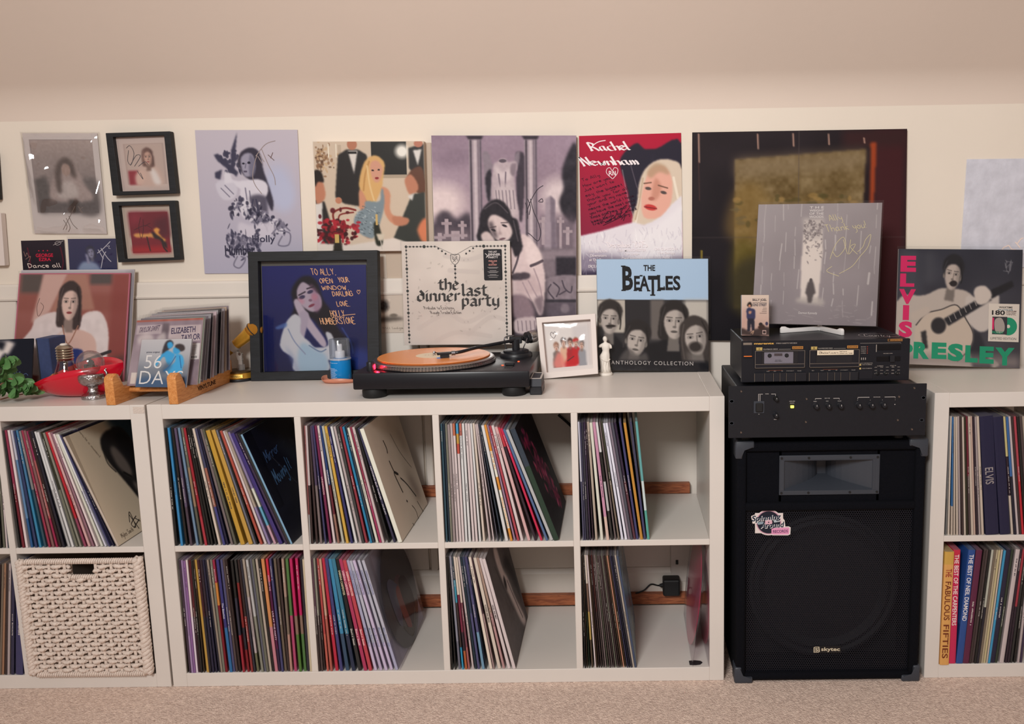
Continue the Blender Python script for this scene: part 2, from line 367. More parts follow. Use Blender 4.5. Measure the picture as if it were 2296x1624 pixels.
class Ink:
    """collects lettering and pen strokes on a panel into one mesh with a colour per mark"""
    def __init__(s, pn, off=.0008): s.pn = pn; s.off = off; s.v = []; s.f = []; s.c = []; s.k = 0
    def add(s, uv, faces, col):
        o = len(s.v); s.k += 1; h = s.off+s.k*.000004
        s.v += [tuple(s.pn.pt(u, v, h)) for u, v in uv]; s.f += [tuple(i+o for i in f) for f in faces]; s.c += [col]*len(uv); return s
    def text(s, t, x0, y0, x1, y1, col, bold=0, shear=0, spacing=1.0, rot=0):
        v, f = glyphs(t, bold, spacing); x0, y0, x1, y1 = [q/100 for q in (x0, y0, x1, y1)]
        uv = []
        cxm, cym = (x0+x1)/2, (y0+y1)/2; a = math.radians(rot); asp = s.pn.h/s.pn.w
        for gx, gy in v:
            u = x0+gx*(x1-x0)+shear*(gy-.5)*(y1-y0); w = y1+(y0-y1)*gy
            if rot:
                du, dw = u-cxm, (w-cym)*asp; u = cxm+du*math.cos(a)-dw*math.sin(a); w = cym+(du*math.sin(a)+dw*math.cos(a))/asp
            uv.append((u, w))
        return s.add(uv, f, col)
    def poly(s, pts, col, smooth=False):
        q = pp(pts)
        if smooth: q = [tuple(v) for v in smoothpts(q, 5, True)]
        return s.add(q, [tuple(range(len(q)))[::-1]], col)
    def rect(s, x0, y0, x1, y1, col): return s.poly([(x0, y0), (x0, y1), (x1, y1), (x1, y0)][::-1], col)
    def disc(s, cx, cy, r, col, n=14, ry=None):
        asp = s.pn.w/s.pn.h; ry = r*asp if ry is None else ry
        return s.poly([(cx+r*math.cos(2*PI*k/n), cy+ry*math.sin(2*PI*k/n)) for k in range(n)], col)
    def pen(s, pts, w, col, smooth=True, nib=None):
        """stroke of width w (percent of panel width); nib = angle of a broad pen in degrees"""
        q = pp(pts) if isinstance(pts, str) else [(a/100, b/100) for a, b in pts]
        if smooth and len(q) > 2: q = [tuple(v) for v in smoothpts(q, 6)]
        asp = s.pn.h/s.pn.w; w = w/100; uv = []; fs = []
        n = len(q)
        for i, (u, v) in enumerate(q):
            if nib is not None:
                a = math.radians(nib); nx, ny = math.cos(a)*w/2, -math.sin(a)*w/2/asp
            else:
                a0 = q[max(i-1, 0)]; a1 = q[min(i+1, n-1)]; dx, dy = a1[0]-a0[0], (a1[1]-a0[1])*asp; L = math.hypot(dx, dy) or 1
                nx, ny = -dy/L*w/2, dx/L*w/2/asp
            uv += [(u+nx, v+ny), (u-nx, v-ny)]
            if i: fs.append((2*i-2, 2*i-1, 2*i+1, 2*i))
        return s.add(uv, fs, col)
    def hand(s, t, x0, y0, x1, y1, col, w=.5, shear=.0, nib=None, rot=0, smooth=True, jig=0):
        st, W = strokes(t, smooth); a = math.radians(rot); asp = s.pn.h/s.pn.w
        cx, cy = (x0+x1)/2, (y0+y1)/2
        for q in st:
            r = []
            for gx, gy in q:
                u = x0+gx/W*(x1-x0); v = y1+(gy-3)/6*(y0-y1); u += shear*(gy-3)/6*(y1-y0)/1.0
                if jig: v += jig*math.sin(gx*1.7)
                if rot:
                    du, dv = u-cx, (v-cy)*asp; u = cx+du*math.cos(a)-dv*math.sin(a); v = cy+(du*math.sin(a)+dv*math.cos(a))/asp
                r.append((u, v))
            s.pen(r, w, col, False, nib)
        return s
    def done(s, parent, name='lettering', m=None):
        me = bpy.data.meshes.new(name); me.from_pydata(s.v, [], s.f)
        ca = me.color_attributes.new('Col', 'FLOAT_COLOR', 'POINT'); c = np.ones((len(s.v), 4)); c[:, :3] = srgb2lin(np.array(s.c, float)); ca.data.foreach_set('color', c.ravel())
        return link(name, me, m or PRINT, parent)
def colmesh(name, verts, faces, cols, m, parent):
    me = bpy.data.meshes.new(name); me.from_pydata([tuple(v) for v in verts], [], faces)
    ca = me.color_attributes.new('Col', 'FLOAT_COLOR', 'POINT'); c = np.ones((len(verts), 4)); c[:, :3] = srgb2lin(np.array(cols, float)); ca.data.foreach_set('color', c.ravel())
    return link(name, me, m, parent)
# ================================================================ the room
CARPET = mat('beige_carpet', (236,208,193), .95, noise=.26, nscale=150, bump=.7, bscale=260, spec=.1)
MATS['beige_carpet'].node_tree.nodes['Bump'].inputs['Distance'].default_value = .012
WALLM = mat('magnolia_plaster', (228,217,203), .75, noise=.02, nscale=3, bump=.12, bscale=60, spec=.2)
CEILM = mat('magnolia_ceiling_plaster', (219,203,190), .8, noise=.02, nscale=2, bump=.10, bscale=50, spec=.2)
PANELM = mat('cream_gloss_paint', (222,213,203), .4, noise=.02, nscale=5)
WY = .43
bm = NB()
nx, ny = 2, 2
box(bm, -2.6, 4.2, -4.8, WY+.1, -.03, 0); fl = tag(obj('floor', bm, CARPET), kind='structure')
bm = NB(); box(bm, -2.6, 4.2, WY, WY+.1, 0, 1.56); wb = tag(obj('wall_back', bm, WALLM), kind='structure')
# sloping ceiling with a soft plaster curve where it meets the wall
bm = NB(); prof = [(WY, 1.525)]
sl = math.radians(48)
for k in range(9):
    a = sl*0+(PI/2-sl)*0
    t = k/8; ang = PI/2-(PI/2-sl)*t   # direction from vertical to slope
    prof.append((WY-.15*(1-math.cos((PI/2-sl)*t)), 1.525+.15*math.sin((PI/2-sl)*t)))
d = (-math.cos(sl), math.sin(sl)); e = prof[-1]; prof.append((e[0]+d[0]*3.4, e[1]+d[1]*3.4))
back = [(y+.08, z+.06) for y, z in prof[::-1]]
prism(bm, [(-2.6, y, z) for y, z in prof+back], (6.8, 0, 0))
tag(obj('ceiling', bm, CEILM, smooth=True, angle=20), kind='structure')
# painted panelling below the dado rail
for i, (x0, x1) in enumerate([(-2.6, -1.8), (-1.795, -.585), (-.58, .605), (.64, 1.85), (1.855, 3.05), (3.055, 4.2)]):
    bm = NB(); box(bm, x0, x1, WY-.012, WY, .15, 1.005, .002)
    obj('wall_panel', bm, PANELM, wb)
bm = NB(); box(bm, .612, .634, WY-.018, WY, .151, 1.005, .003); obj('cover_strip', bm, PANELM, wb)
bm = NB(); pr = [(WY, 1.006), (WY-.016, 1.006), (WY-.018, 1.011), (WY-.013, 1.016), (WY-.011, 1.048), (WY-.008, 1.054), (WY, 1.056)]
prism(bm, [(-2.6, y, z) for y, z in pr], (6.8, 0, 0)); tag(obj('trim_1', bm, PANELM), kind='structure')
bm = NB(); pr = [(WY, 0), (WY-.02, 0), (WY-.02, .135), (WY-.013, .15), (WY, .152)]
prism(bm, [(-2.6, y, z) for y, z in pr], (6.8, 0, 0)); tag(obj('baseboard_back', bm, PANELM), kind='structure')
# ================================================================ shelf units
SHW, SHH, SHD, TH, TI = 1.47, .77, .39, .038, .017
def shelf_unit(x0, label):
    t = thing('shelf_unit', (x0+SHW/2, SHD/2, 0), label, 'shelf unit', 'white cube shelf units along the wall')
    def b(n, *a):
        bm = NB(); box(bm, *a, .0012); return obj(n, bm, WHITE, t)
    x1 = x0+SHW
    b('side_panel', x0, x0+TH, 0, SHD, 0, SHH); b('side_panel', x1-TH, x1, 0, SHD, 0, SHH)
    b('top_board', x0+TH, x1-TH, 0, SHD, SHH-TH, SHH-.0003); b('bottom_board', x0+TH, x1-TH, 0, SHD, .0, TH)
    w = (SHW-2*TH-3*TI)/4; cells = []
    for i in range(4):
        a = x0+TH+i*(w+TI); cells.append((a, a+w))
        if i < 3: b('divider', a+w, a+w+TI, 0, SHD, TH, SHH-TH)
        b('shelf_board', a, a+w, .0005, SHD, .377, .393)
    return t, cells
UM, CM = shelf_unit(0, 'white cube shelf unit in the middle, full of records, under the turntable')
UL, CL = shelf_unit(-.0055-SHW, 'white cube shelf unit at the left holding the woven basket')
UR, CRR = shelf_unit(2.0, 'white cube shelf unit at the right of the loudspeaker')
bm = NB(); box(bm, -.035, -.006, -.0006, -.0002, .748, .765); obj('scuff_mark', bm, mat('scuffed_edge', (205,192,182), .7, noise=.2, nscale=400), UL)
BAT = wood_mat('stained_batten', (120,62,38), (168,98,62), 18, 0, .55)
bm = NB(); box(bm, .02, 1.412, .392, .414, .393, .424, .001); tag(obj('wood_batten', bm, BAT), 'brown timber batten behind the upper row of cubbies', 'batten', 'timber battens behind the middle unit')
bm = NB(); box(bm, .02, 1.46, .392, .414, .040, .074, .001); tag(obj('wood_batten', bm, BAT), 'brown timber batten behind the lower row of cubbies', 'batten', 'timber battens behind the middle unit')
# ================================================================ records in the cubbies
ORD = 'first second third fourth fifth sixth seventh eighth ninth tenth eleventh twelfth thirteenth fourteenth fifteenth sixteenth seventeenth eighteenth nineteenth twentieth'.split()
def ordinal(n):
    if n <= 20: return ORD[n-1]
    t = {2: ('twentieth', 'twenty'), 3: ('thirtieth', 'thirty'), 4: ('fortieth', 'forty')}[n//10]
    return t[0] if n % 10 == 0 else t[1]+'-'+ORD[n % 10-1]
CN = {'black': (28,28,32), 'charcoal': (62,60,64), 'grey': (128,124,126), 'pale grey': (190,186,186), 'white': (226,220,216), 'cream': (222,204,180), 'beige': (190,168,150), 'tan': (180,145,115),
 'brown': (105,78,65), 'dark brown': (62,46,42), 'maroon': (115,35,50), 'crimson': (178,42,70), 'red': (214,40,58), 'coral': (222,112,98), 'orange': (226,146,60), 'yellow': (224,178,70), 'pink': (226,160,172),
 'hot pink': (216,50,110), 'mauve': (142,116,128), 'lilac': (182,168,200), 'purple': (146,84,150), 'indigo': (62,54,138), 'navy': (40,46,80), 'slate blue': (84,92,126), 'blue': (58,122,184), 'bright blue': (64,150,212),
 'pale blue': (140,182,208), 'teal': (52,100,112), 'mint': (108,184,168), 'green': (84,136,80), 'dark green': (36,58,52), 'olive': (124,118,92)}
def cname(c): return min(CN, key=lambda k: sum((a-b)**2 for a, b in zip(CN[k], c)))
def hx(s):
    c = [int(ch, 16)*17*.94 for ch in s]; g = sum(c)/3; return tuple(v*.86+g*.14 for v in c)
LP = .315
RECMAT = mat('record_sleeve_card', rough=.38, vc=True, spec=.45)
CAPC = (150,146,146)
def record(xb, xt_ang, zs, t, bands, y0, label, group, cover=None, h=LP, plastic=True, text=None, ink=(230,225,220), cat='record', name='record_sleeve', dep=LP, titles=True):
    a = xt_ang; up = Vector((-math.sin(a), 0, math.cos(a))); th = Vector((math.cos(a), 0, math.sin(a))); dp = Vector((0, 1, 0))
    if a < 0: base = Vector((xb, y0, zs+.0004+t*math.sin(-a)))
    else: base = Vector((xb, y0, zs+.0004))
    root = thing(name, base, label, cat, group)
    tot = sum(w for _, w in bands); rows = []; z = h
    for c, w in bands: rows += [(z, c), (z-w/tot*h, c)]; z -= w/tot*h
    sec = [(0, dep), (0, .0012), (.25*t, .0002), (.75*t, .0002), (t, .0012), (t, dep)]
    cc = cover or tuple(sum(c[i]*w for c, w in bands)/tot for i in range(3))
    V = []; F = []; C = []
    for z, c in rows:
        for j, (q, y) in enumerate(sec): V.append(base+th*q+dp*y+up*z); C.append(c if 0 < j < 5 else (c if j == 0 else cc))
    n = 6
    for r in range(0, len(rows), 2):
        for j in range(5): o = r*n+j; F.append((o, o+1, o+n+1, o+n))
    m0 = len(V)
    for j, (q, y) in enumerate(sec): V.append(base+th*q+dp*y+up*h); C.append(tuple(.5*x+.5*k for x, k in zip(bands[0][0], CAPC)))
    F.append(tuple(range(m0, m0+6)))
    F.append((m0, m0+5, 5+(len(rows)-1)*n, (len(rows)-1)*n))
    F.append(tuple((len(rows)-1)*n+k for k in range(6))[::-1])
    colmesh('sleeve', V, F, C, RECMAT, root)
    if plastic:
        e = .0003; hh = h+.004+.005*random.random(); q = [(-e, .05), (-e, -e), (t+e, -e), (t+e, .05)]; bm = NB()
        lo = [bm.verts.new(base+th*u+dp*y+up*.001) for u, y in q]; hi = [bm.verts.new(base+th*(u+random.uniform(-.0012, .0012))+dp*y+up*hh) for u, y in q]
        for j in range(3): bm.faces.new((lo[j], lo[j+1], hi[j+1], hi[j]))
        obj('plastic_sleeve', bm, CLEAR, root)
    sp = Panel(base+th*t*.94+up*h, base+th*t*.94, base+th*t*.06, base+th*t*.06+up*h)   # u runs down the spine
    if text:
        ik = Ink(sp, .0004)
        for (s, u0, u1, col) in text: ik.text(s, u0, 14, u1, 86, col, .01)
        ik.done(root, 'spine_title')
    elif titles and random.random() < .6:
        br = sum(bands[len(bands)//2][0])/3; col = (205,198,192) if br < 130 else (70,62,66)
        ik = Ink(sp, .0004); u = random.choice([6, 8, 42, 45, 50]); L_ = random.uniform(10, 24); k = u
        while k < u+L_:
            w = random.uniform(.5, 1.1); ik.rect(k, 38+random.uniform(-6, 4), k+w, 62+random.uniform(-4, 6), col); k += w+.45+(1.2 if random.random() < .16 else 0)
        ik.done(root, 'spine_title')
    right = Panel(base+th*t+up*h+dp*.0012, base+th*t+up*h+dp*dep, base+th*t+dp*dep, base+th*t+dp*.0012)
    return root, right, base, up, th
ALLREC = []
def cell(data, org, s, yb, yt, zs, where, limits, ycover=None, jit=.004, ground=None):
    """data rows 'bottom,top,colours[,thickness]' read off the photograph in a crop's own pixels"""
    E = []
    for ln in data.split():
        q = ln.split(','); b = float(q[0]); t = float(q[1]); bands = []
        for c in q[2].split('/'):
            w = 1.
            if '*' in c: c, w = c.split('*'); w = float(w)
            bands.append((hx(c), w))
        E.append([b, t, bands, float(q[3]) if len(q) > 3 else None])
    n = len(E); out = []; X = []
    for i, (b, t, bands, th) in enumerate(E):
        y_top = yt[0]+(yt[1]-yt[0])*i/max(1, n-1)
        pb = P(org[0]+b/s, org[1]+yb/s, .003); ptp = P(org[0]+t/s, org[1]+y_top/s, .003)
        X.append([pb.x, ptp.x])
    lo, hi = limits
    for i in range(n):
        xb, xt = X[i]
        hgt = LP
        a = math.asin(max(-.6, min(.6, (xb-xt)/hgt)))
        X[i] = [max(xb, lo+.0006), a]
    # keep neighbours apart: measure the gap along the thickness at foot and head
    th = [0]*n
    for i in range(n):
        if E[i][3]: th[i] = E[i][3]/s*.00114
        else:
            if i+1 < n:
                g0 = (X[i+1][0]-X[i][0])*math.cos(X[i][1]); g1 = ((X[i+1][0]-LP*math.sin(X[i+1][1]))-(X[i][0]-LP*math.sin(X[i][1])))*math.cos(X[i][1])
                th[i] = max(.0018, min(.0058, min(g0, g1)*.93))
            else: th[i] = .005
    for i in range(n):                                        # push right where they would run into each other
        if i:
            pa = X[i-1]; c = math.cos(pa[1])
            need = pa[0]+(th[i-1]+.0007)/c
            if X[i][0] < need: X[i][0] = need
            head = pa[0]-LP*math.sin(pa[1])+(th[i-1]+.0007)/c
            if X[i][0]-LP*math.sin(X[i][1]) < head: X[i][1] = math.asin(max(-.7, min(.7, (X[i][0]-head)/LP)))
        else:
            if X[0][0]-LP*math.sin(X[0][1]) < lo+.0008: X[0][1] = math.asin((X[0][0]-lo-.0008)/LP)
    return [dict(x=X[i][0], a=X[i][1], t=th[i], bands=E[i][2], z=zs, y=.0015+(random.random()*jit), where=where, i=i, n=n) for i in range(n)]
def fill(recs, group, special={}):
    res = []
    for r in recs:
        cols = []
        for c, _ in r['bands']:
            k = cname(c)
            if k not in cols: cols.append(k)
        cn = ' and '.join(cols[:2]); sp = special.get(r['i']-r['n'], special.get(r['i'], {}))
        lab = sp.get('label') or f"{cn} record spine, {ordinal(r['i']+1)} from left, {r['where']}"
        o = record(r['x'], r['a'], r['z'], sp.get('t', r['t']), r['bands'], sp.get('y', r['y']), lab, group, sp.get('cover'), plastic=sp.get('plastic', random.random() < .8), text=sp.get('text'), h=sp.get('h', LP-random.choice([0, 0, 0, .001, .002])), titles=not sp.get('art'))
        if sp.get('art'): sp['art'](o[0], o[1])
        res.append((r, o))
    return res
U1, U2 = .393, TH
# ---- art on the covers that show
def art_navy(root, pn):
    a = Art(90, 110, (16,20,38)); a.poly('60,0 100,0 100,70 88,62 70,40', (30,36,52), 4).poly('48,20 62,38 82,62 90,80 100,92 100,40 80,20', (44,54,68), 5, .7, True)
    a.poly('70,52 80,50 92,62 98,80 84,78 72,64', (72,82,92), 4, .8, True).line('30,28 55,62', .5, (120,128,132), .5).noise(14, 5)
    picture('cover_picture', a, pn, root, PRINTG)
    k = Ink(pn); k.hand('Mirror', 18, 20, 48, 30, (70,100,150), 1.0, .2, rot=-6); k.hand('Moving It', 18, 37, 56, 50, (80,120,165), 1.3, .1, rot=-6)
    for q in ('60,78 66,86 62,92 70,80', '64,92 74,88 80,92 70,98 84,90 92,94', '72,82 78,90 84,84'): k.pen(q, .6, (80,120,170))
    k.done(root)
def art_ink(root, pn):
    a = Art(90, 110, (216,203,188)); a.noise(4, 6)
    a.poly('56,8 70,10 96,40 100,60 96,96 80,94 70,86 62,60 66,40', (196,182,166), 5, .8, True).poly('68,62 80,66 90,84 76,88', (120,104,96), 5, .7, True).poly('82,20 92,40 84,44', (160,146,134), 4, .6, True)
    picture('cover_picture', a, pn, root, PRINT)
    k = Ink(pn); D = (52,46,44)
    for q, w in (('36,20 38,28 36,32', 1.6), ('34,38 38,50 46,54 36,50 42,70', 1.8), ('48,58 60,68 74,84', 1.6), ('44,78 46,80', 2), ('54,86 60,94 58,108', .9), ('40,98 52,110', .7), ('72,88 82,104 92,108', .9), ('60,20 70,40 88,60', .6)): k.pen(q, w, D)
    k.done(root, 'ink_drawing')
def art_flowers(root, pn):
    a = Art(110, 120, (24,18,28))
    for i in range(150):
        t = NR.rand(); x = 22+t*50+NR.randn()*9; y = 12+t*76+NR.randn()*6
        c = [(190,50,100), (224,90,136), (140,34,76), (100,26,72), (80,26,64)][NR.randint(5)]; a.ell(x, y, 2+3*NR.rand(), 1.5+2.5*NR.rand(), c, .7, NR.rand()*180, .75)
    a.ell(34, 30, 7, 5, (14,12,20), .5); a.noise(24, 8); picture('cover_picture', a, pn, root, PRINT)
def art_teal(root, pn):
    a = Art(50, 70, (70,110,100)); a.noise(6, 30).poly('0,0 30,0 40,60 20,100 0,100', (120,180,170), 4, .5).poly('40,20 70,30 60,60 30,50', (150,120,100), 4, .6, True); picture('cover_picture', a, pn, root, PRINTG)
def art_grey_face(root, pn):
    a = Art(110, 120, (96,90,92)); a.noise(5, 8)
    a.poly('36,6 50,10 52,30 62,44 70,66 82,84 88,98 74,96 62,80 52,60 40,40 34,22', (218,202,200), 2, 1, True)
    a.ell(46, 42, 5, 6, (70,62,64), .6).ell(46, 42, 2, 3, (30,28,30), .5).line('56,44 66,66 78,90', 1.2, (90,80,84), .8).poly('58,30 74,46 92,80 96,60 80,30', (44,42,46), 3, .8, True).noise(30, 5)
    a.line('20,24 40,60', .8, (96,92,94), .5).line('24,18 50,70', .8, (56,54,58), .6)
    picture('cover_picture', a, pn, root, PRINT)
def art_sand(root, pn):
    a = Art(130, 140, (214,200,178)); a.grad((206,192,170), (222,208,186)); a.poly('60,0 100,0 100,78 92,66 78,30', (40,62,78), 6, 1, True)
    a.poly('36,22 42,12 58,8 76,12 84,40 82,78 70,90 60,87 55,80 50,66 46,56 42,46 37,34', (34,32,34), 1, 1, True)
    a.poly('46,26 54,24 62,44 58,54 52,50 46,40', (124,114,108), 2, .85, True).poly('56,58 62,66 66,80 60,80 56,70', (134,124,116), 2, .8, True).line('50,48 57,54', 1.2, (28,26,26)).line('38,20 35,34 40,44', .8, (40,36,36), .7).poly('60,16 78,20 82,60 70,70 64,44', (22,22,26), 3, .8, True)
    picture('cover_picture', a, pn, root, PRINT)
    k = Ink(pn)
    for q in ('26,88 32,80 31,94 27,90 38,86', '30,82 34,97', '28,94 40,90', '35,87 40,92'): k.pen(q, .8, (60,54,52))
    k.hand('Myles Smith', 8, 92, 26, 96, (130,118,104), .45, rot=0); k.hand('a minute a moment', 8, 10, 40, 13, (160,148,132), .4, rot=70); k.done(root)
def art_blueabs(root, pn):
    a = Art(60, 80, (80,120,140)); a.noise(5, 40).noise(12, 25).poly('0,30 40,40 50,70 10,60', (60,130,170), 5, .8, True).poly('40,0 90,0 80,40 50,30', (150,160,140), 6, .6, True).poly('10,80 60,70 70,100 0,100', (150,170,150), 6, .6, True); picture('cover_picture', a, pn, root, PRINTG)
# ---- the eight cubbies of the middle unit
c1 = cell('265,136,222 330,178,39d 382,216,222 438,255,657*2/545 505,292,79b 552,332,776/a86/665 606,360,b23*3/c34 640,395,222 680,420,222 722,442,333 762,458,dcb 812,488,446/a65/448 852,520,224 898,542,877 945,575,665 1015,612,da3,46 1105,676,da4,44 1160,718,778 1190,744,222 1236,764,c54 1280,793,edd 1330,822,ba9*2/98b 1388,850,98b*3/eed/6bd/dab 1452,888,438,40 1524,948,435 1552,976,333 1582,1006,8bd',
 (340, 920), 5.075, 1528, (200, 285), U1, 'first upper cubby of middle unit', CM[0])
fill(c1, 'records in the first upper cubby', {-1: dict(cover=(18,22,38), art=art_navy, y=.002, label='dark navy record with ghostly figure and handwriting, rightmost in the first upper cubby')})
c2 = cell('148,82,e88*2/d77/fff 190,100,dcc/433 242,125,433 290,150,546/877 348,180,447 395,200,825 440,235,edd 488,275,248*2/723/a76 542,300,ccb 588,330,eb4,30 640,368,337 690,408,eee 738,440,cbb 772,478,444 808,512,a34 862,546,28b 888,575,345 932,598,eed 968,628,a35/b36 1000,655,dcc 1062,690,222 1128,715,446*2/335 1184,742,eed,46',
 (660, 920), 5.076, 1512, (195, 245), U1, 'second upper cubby of middle unit', CM[1])
fill(c2, 'records in the second upper cubby', {5: dict(text=[('UNDERDOG', 43, 58, (225,190,190))]), 7: dict(text=[('CALIFORNIA', 37, 49, (220,215,210))]), -2: dict(text=[('NOTHING BUT THIEVES', 33, 62, (215,210,215)), ('ALBUM', 66, 75, (200,200,205))]),
  -1: dict(cover=(218,204,190), art=art_ink, y=.002, label='thick cream boxed record with fine black ink drawing, rightmost in the second upper cubby')})
c3 = cell('152,88,356 182,110,234 206,140,887 236,164,a99 268,194,cbb 304,226,d75/edd*9 338,264,4ad/da4/d54/edd*9 372,300,d76/eee*9 410,332,eee 452,366,edd 490,398,edd 530,426,eee 572,450,edc 640,476,cbb 690,498,edd 738,512,667 782,522,345 828,538,eee,32 884,566,e93*2/eed*2/e93/eed*3/e93 926,600,a8a 962,622,c45 1004,652,edd,30 1082,686,ebb,32 1160,732,d34/323*5 1228,764,e25 1290,792,57a 1340,826,ccc,34 1384,882,345/243*2,58',
 (970, 920), 5.076, 1493, (160, 250), U1, 'third upper cubby of middle unit', CM[2])
fill(c3, 'records in the third upper cubby', {18: dict(text=[('FATHER OF ALL', 18, 38, (225,140,40)), ('SINGLE STANDARD', 62, 88, (230,150,60))]), -1: dict(cover=(26,20,30), art=art_flowers, y=.0015, label='thick dark green boxed record with pink floral cover, rightmost in the third upper cubby')})
c4 = cell('128,70,dde/557 150,88,446 172,104,334 200,126,435 232,142,323 262,158,ba9 318,184,eed,30 382,214,d9b*3/d9b/ecb,30 430,252,eee/222/ccc/333 470,298,766 505,318,443/876 540,338,eef 580,364,eef 612,398,989 640,428,556 672,458,324/634 702,514,447 745,560,d93,28 782,628,446/447 818,688,6bb*2/dee/5ba,26',
 (1280, 900), 4.778, 1472, (200, 205), U1, 'fourth upper cubby of middle unit', CM[3])
fill(c4, 'records in the fourth upper cubby', {-1: dict(cover=(80,130,118), art=art_teal, y=.002, label='mint green record standing rightmost in the fourth upper cubby')})
c5 = cell('182,70,554/432 222,96,434 250,128,a8b*2/b9c 274,150,96a 300,176,edd/ede 322,204,612/312 352,238,222 384,260,432 418,275,da4,30 452,306,412/223 484,338,323/224 520,366,224 556,390,223 582,418,a98 604,450,887 630,478,a24/d83/812*3 684,524,338*3/27b*2,32 710,560,558 748,590,544 788,620,322 832,690,222/334/a23 884,730,333/922*2/223/912 928,770,322/933 962,800,334 992,820,ba9*2/cbb*3/775 1048,866,ccc/998 1074,906,667 1106,936,776 1136,970,cba,26 1168,1000,222 1198,1036,e95*3/d89*2,34 1238,1088,d24/514*3/324 1274,1130,447 1308,1178,765 1342,1215,433 1374,1270,b98/876/c98 1418,1314,584*3/c47*3,30 1478,1364,d16*3/976/583*2,30 1528,1424,d16*3/976/584*2,30 1566,1478,223/334 1600,1510,dca,26',
 (380, 1220), 5.076, 1446, (172, 160), U2, 'first lower cubby of middle unit', CM[0])
fill(c5, 'records in the first lower cubby', {16: dict(text=[('The Beaches', 38, 52, (215,215,225))]), 31: dict(text=[('ADDISON RAE', 14, 28, (220,170,190)), ('LIVE AT THE PARTY', 46, 72, (220,200,210))])})
c6 = cell('122,28,645/433 152,52,998/544 182,76,433 216,90,c44*2/d65 256,115,da8/c65 312,146,d24,34 366,188,448,34 430,216,39c*2/357,40 504,258,38a*2/235,40 574,296,222*2/333,38 640,338,c36,38 696,382,d45,38 756,424,bbd*3/dce,32 818,464,ccd*3/cbd,32 878,506,dce,32 936,558,ccd*3/dce,32 996,608,ccd*3/bbd,32',
 (690, 1220), 5.075, 1428, (155, 170), U2, 'second lower cubby of middle unit', CM[1])
fill(c6, 'records in the second lower cubby', {9: dict(text=[('SABRINA CARPENTER', 10, 32, (215,205,170)), ("Short n' Sweet", 62, 77, (220,215,210))]), 10: dict(text=[('SABRINA CARPENTER', 10, 32, (240,200,205)), ("Short n' Sweet", 62, 77, (240,215,215))]), 11: dict(text=[('SABRINA CARPENTER', 10, 32, (245,210,205)), ("Short n' Sweet", 62, 77, (245,215,215))]),
  **{k: dict(text=[('SABRINA CARPENTER', 9, 31, (120,125,165)), ("Man's Best Friend", 61, 78, (120,130,170))]) for k in (12, 13, 14, 15, 16)}})
c7 = cell('162,98,222 202,116,222 242,130,99a*3/778 284,156,345/3ac/433*2/2ad 318,176,edc*2/824*2/323/c63 352,202,edc*2/845*2/b66 398,224,dcc 430,246,134 460,270,346/558 512,298,447/558/7ac,30 552,322,124 598,326,edc,32 640,374,423/b99 690,390,edc,36 746,418,b98/c99,26 802,452,edd,34 862,478,edd,36',
 (980, 1220), 5.076, 1396, (130, 165), U2, 'third lower cubby of middle unit', CM[2])
fill(c7, 'records in the third lower cubby', {13: dict(text=[('FLOWERS AND SMOKE', 42, 58, (60,55,55))]), 15: dict(text=[('HAZEL AND MINT', 42, 55, (60,55,55))]),
  -1: dict(cover=(70,66,68), art=art_grey_face, y=.0015, label='thick cream boxed record with grey portrait cover, rightmost in the third lower cubby')})
c8 = cell('98,56,222 122,68,432 144,76,222/343 168,84,edc/865/ca5/543 202,104,edd 222,120,432 244,134,322 266,146,522/433 290,160,544 312,174,877 334,188,665 356,200,544 378,214,766 398,226,433 418,240,887 438,252,544 458,264,322 478,276,543 498,288,d97 518,302,432 538,316,335 558,330,223 578,344,334 598,362,cba 618,382,457',
 (1290, 1210), 4.64, 1326, (165, 175), U2, 'fourth lower cubby of middle unit', CM[3])
fill(c8, 'records in the fourth lower cubby', {-1: dict(cover=(80,120,140), art=art_blueabs, y=.002, label='record with blue and green painted cover, rightmost of the row in the fourth lower cubby')})
# ---- left unit
c0 = cell('100,12,333 122,24,a35/823 140,40,edd 166,56,dde/69c*2/26a 192,70,347 214,86,48b/39c 240,100,888/356 266,116,b35 286,128,966 306,142,b36/c66*2/b25 326,154,322 346,168,223 372,186,eee/ccc 394,200,eee 416,222,332/776 440,236,998 462,248,d23*3/a46 486,264,daa 508,278,a78 530,290,edd 554,302,eed 578,316,eee/dde 600,326,558 622,334,224 646,342,dcb,12',
 (0, 900), 2.46, 800, (165, 205), U1, 'fourth upper cubby of left unit', CL[3], jit=.003)
fill(c0, 'records in the upper cubby of the left unit', {-1: dict(cover=(212,198,176), art=art_sand, y=.001, label='sand coloured record with dark portrait, rightmost in the upper cubby of the left unit')})
cl1 = cell('-40,-70,222 -22,-56,433 -4,-44,222 14,-32,776 30,-20,dcc 44,-8,345', (0, 900), 2.46, 802, (165, 170), U1, 'third upper cubby of left unit', CL[2], jit=.003)
fill(cl1, 'records in the third upper cubby of the left unit')
cl2 = cell('-62,-30,323 -46,-20,445 -28,-8,322 -10,2,876 4,14,b86 20,26,433 36,44,cbb 54,58,335,18 84,84,447,40', (0, 900), 2.46, 1478, (870, 860), U2, 'third lower cubby of left unit', CL[2], jit=.003)
fill(cl2, 'records in the third lower cubby of the left unit')
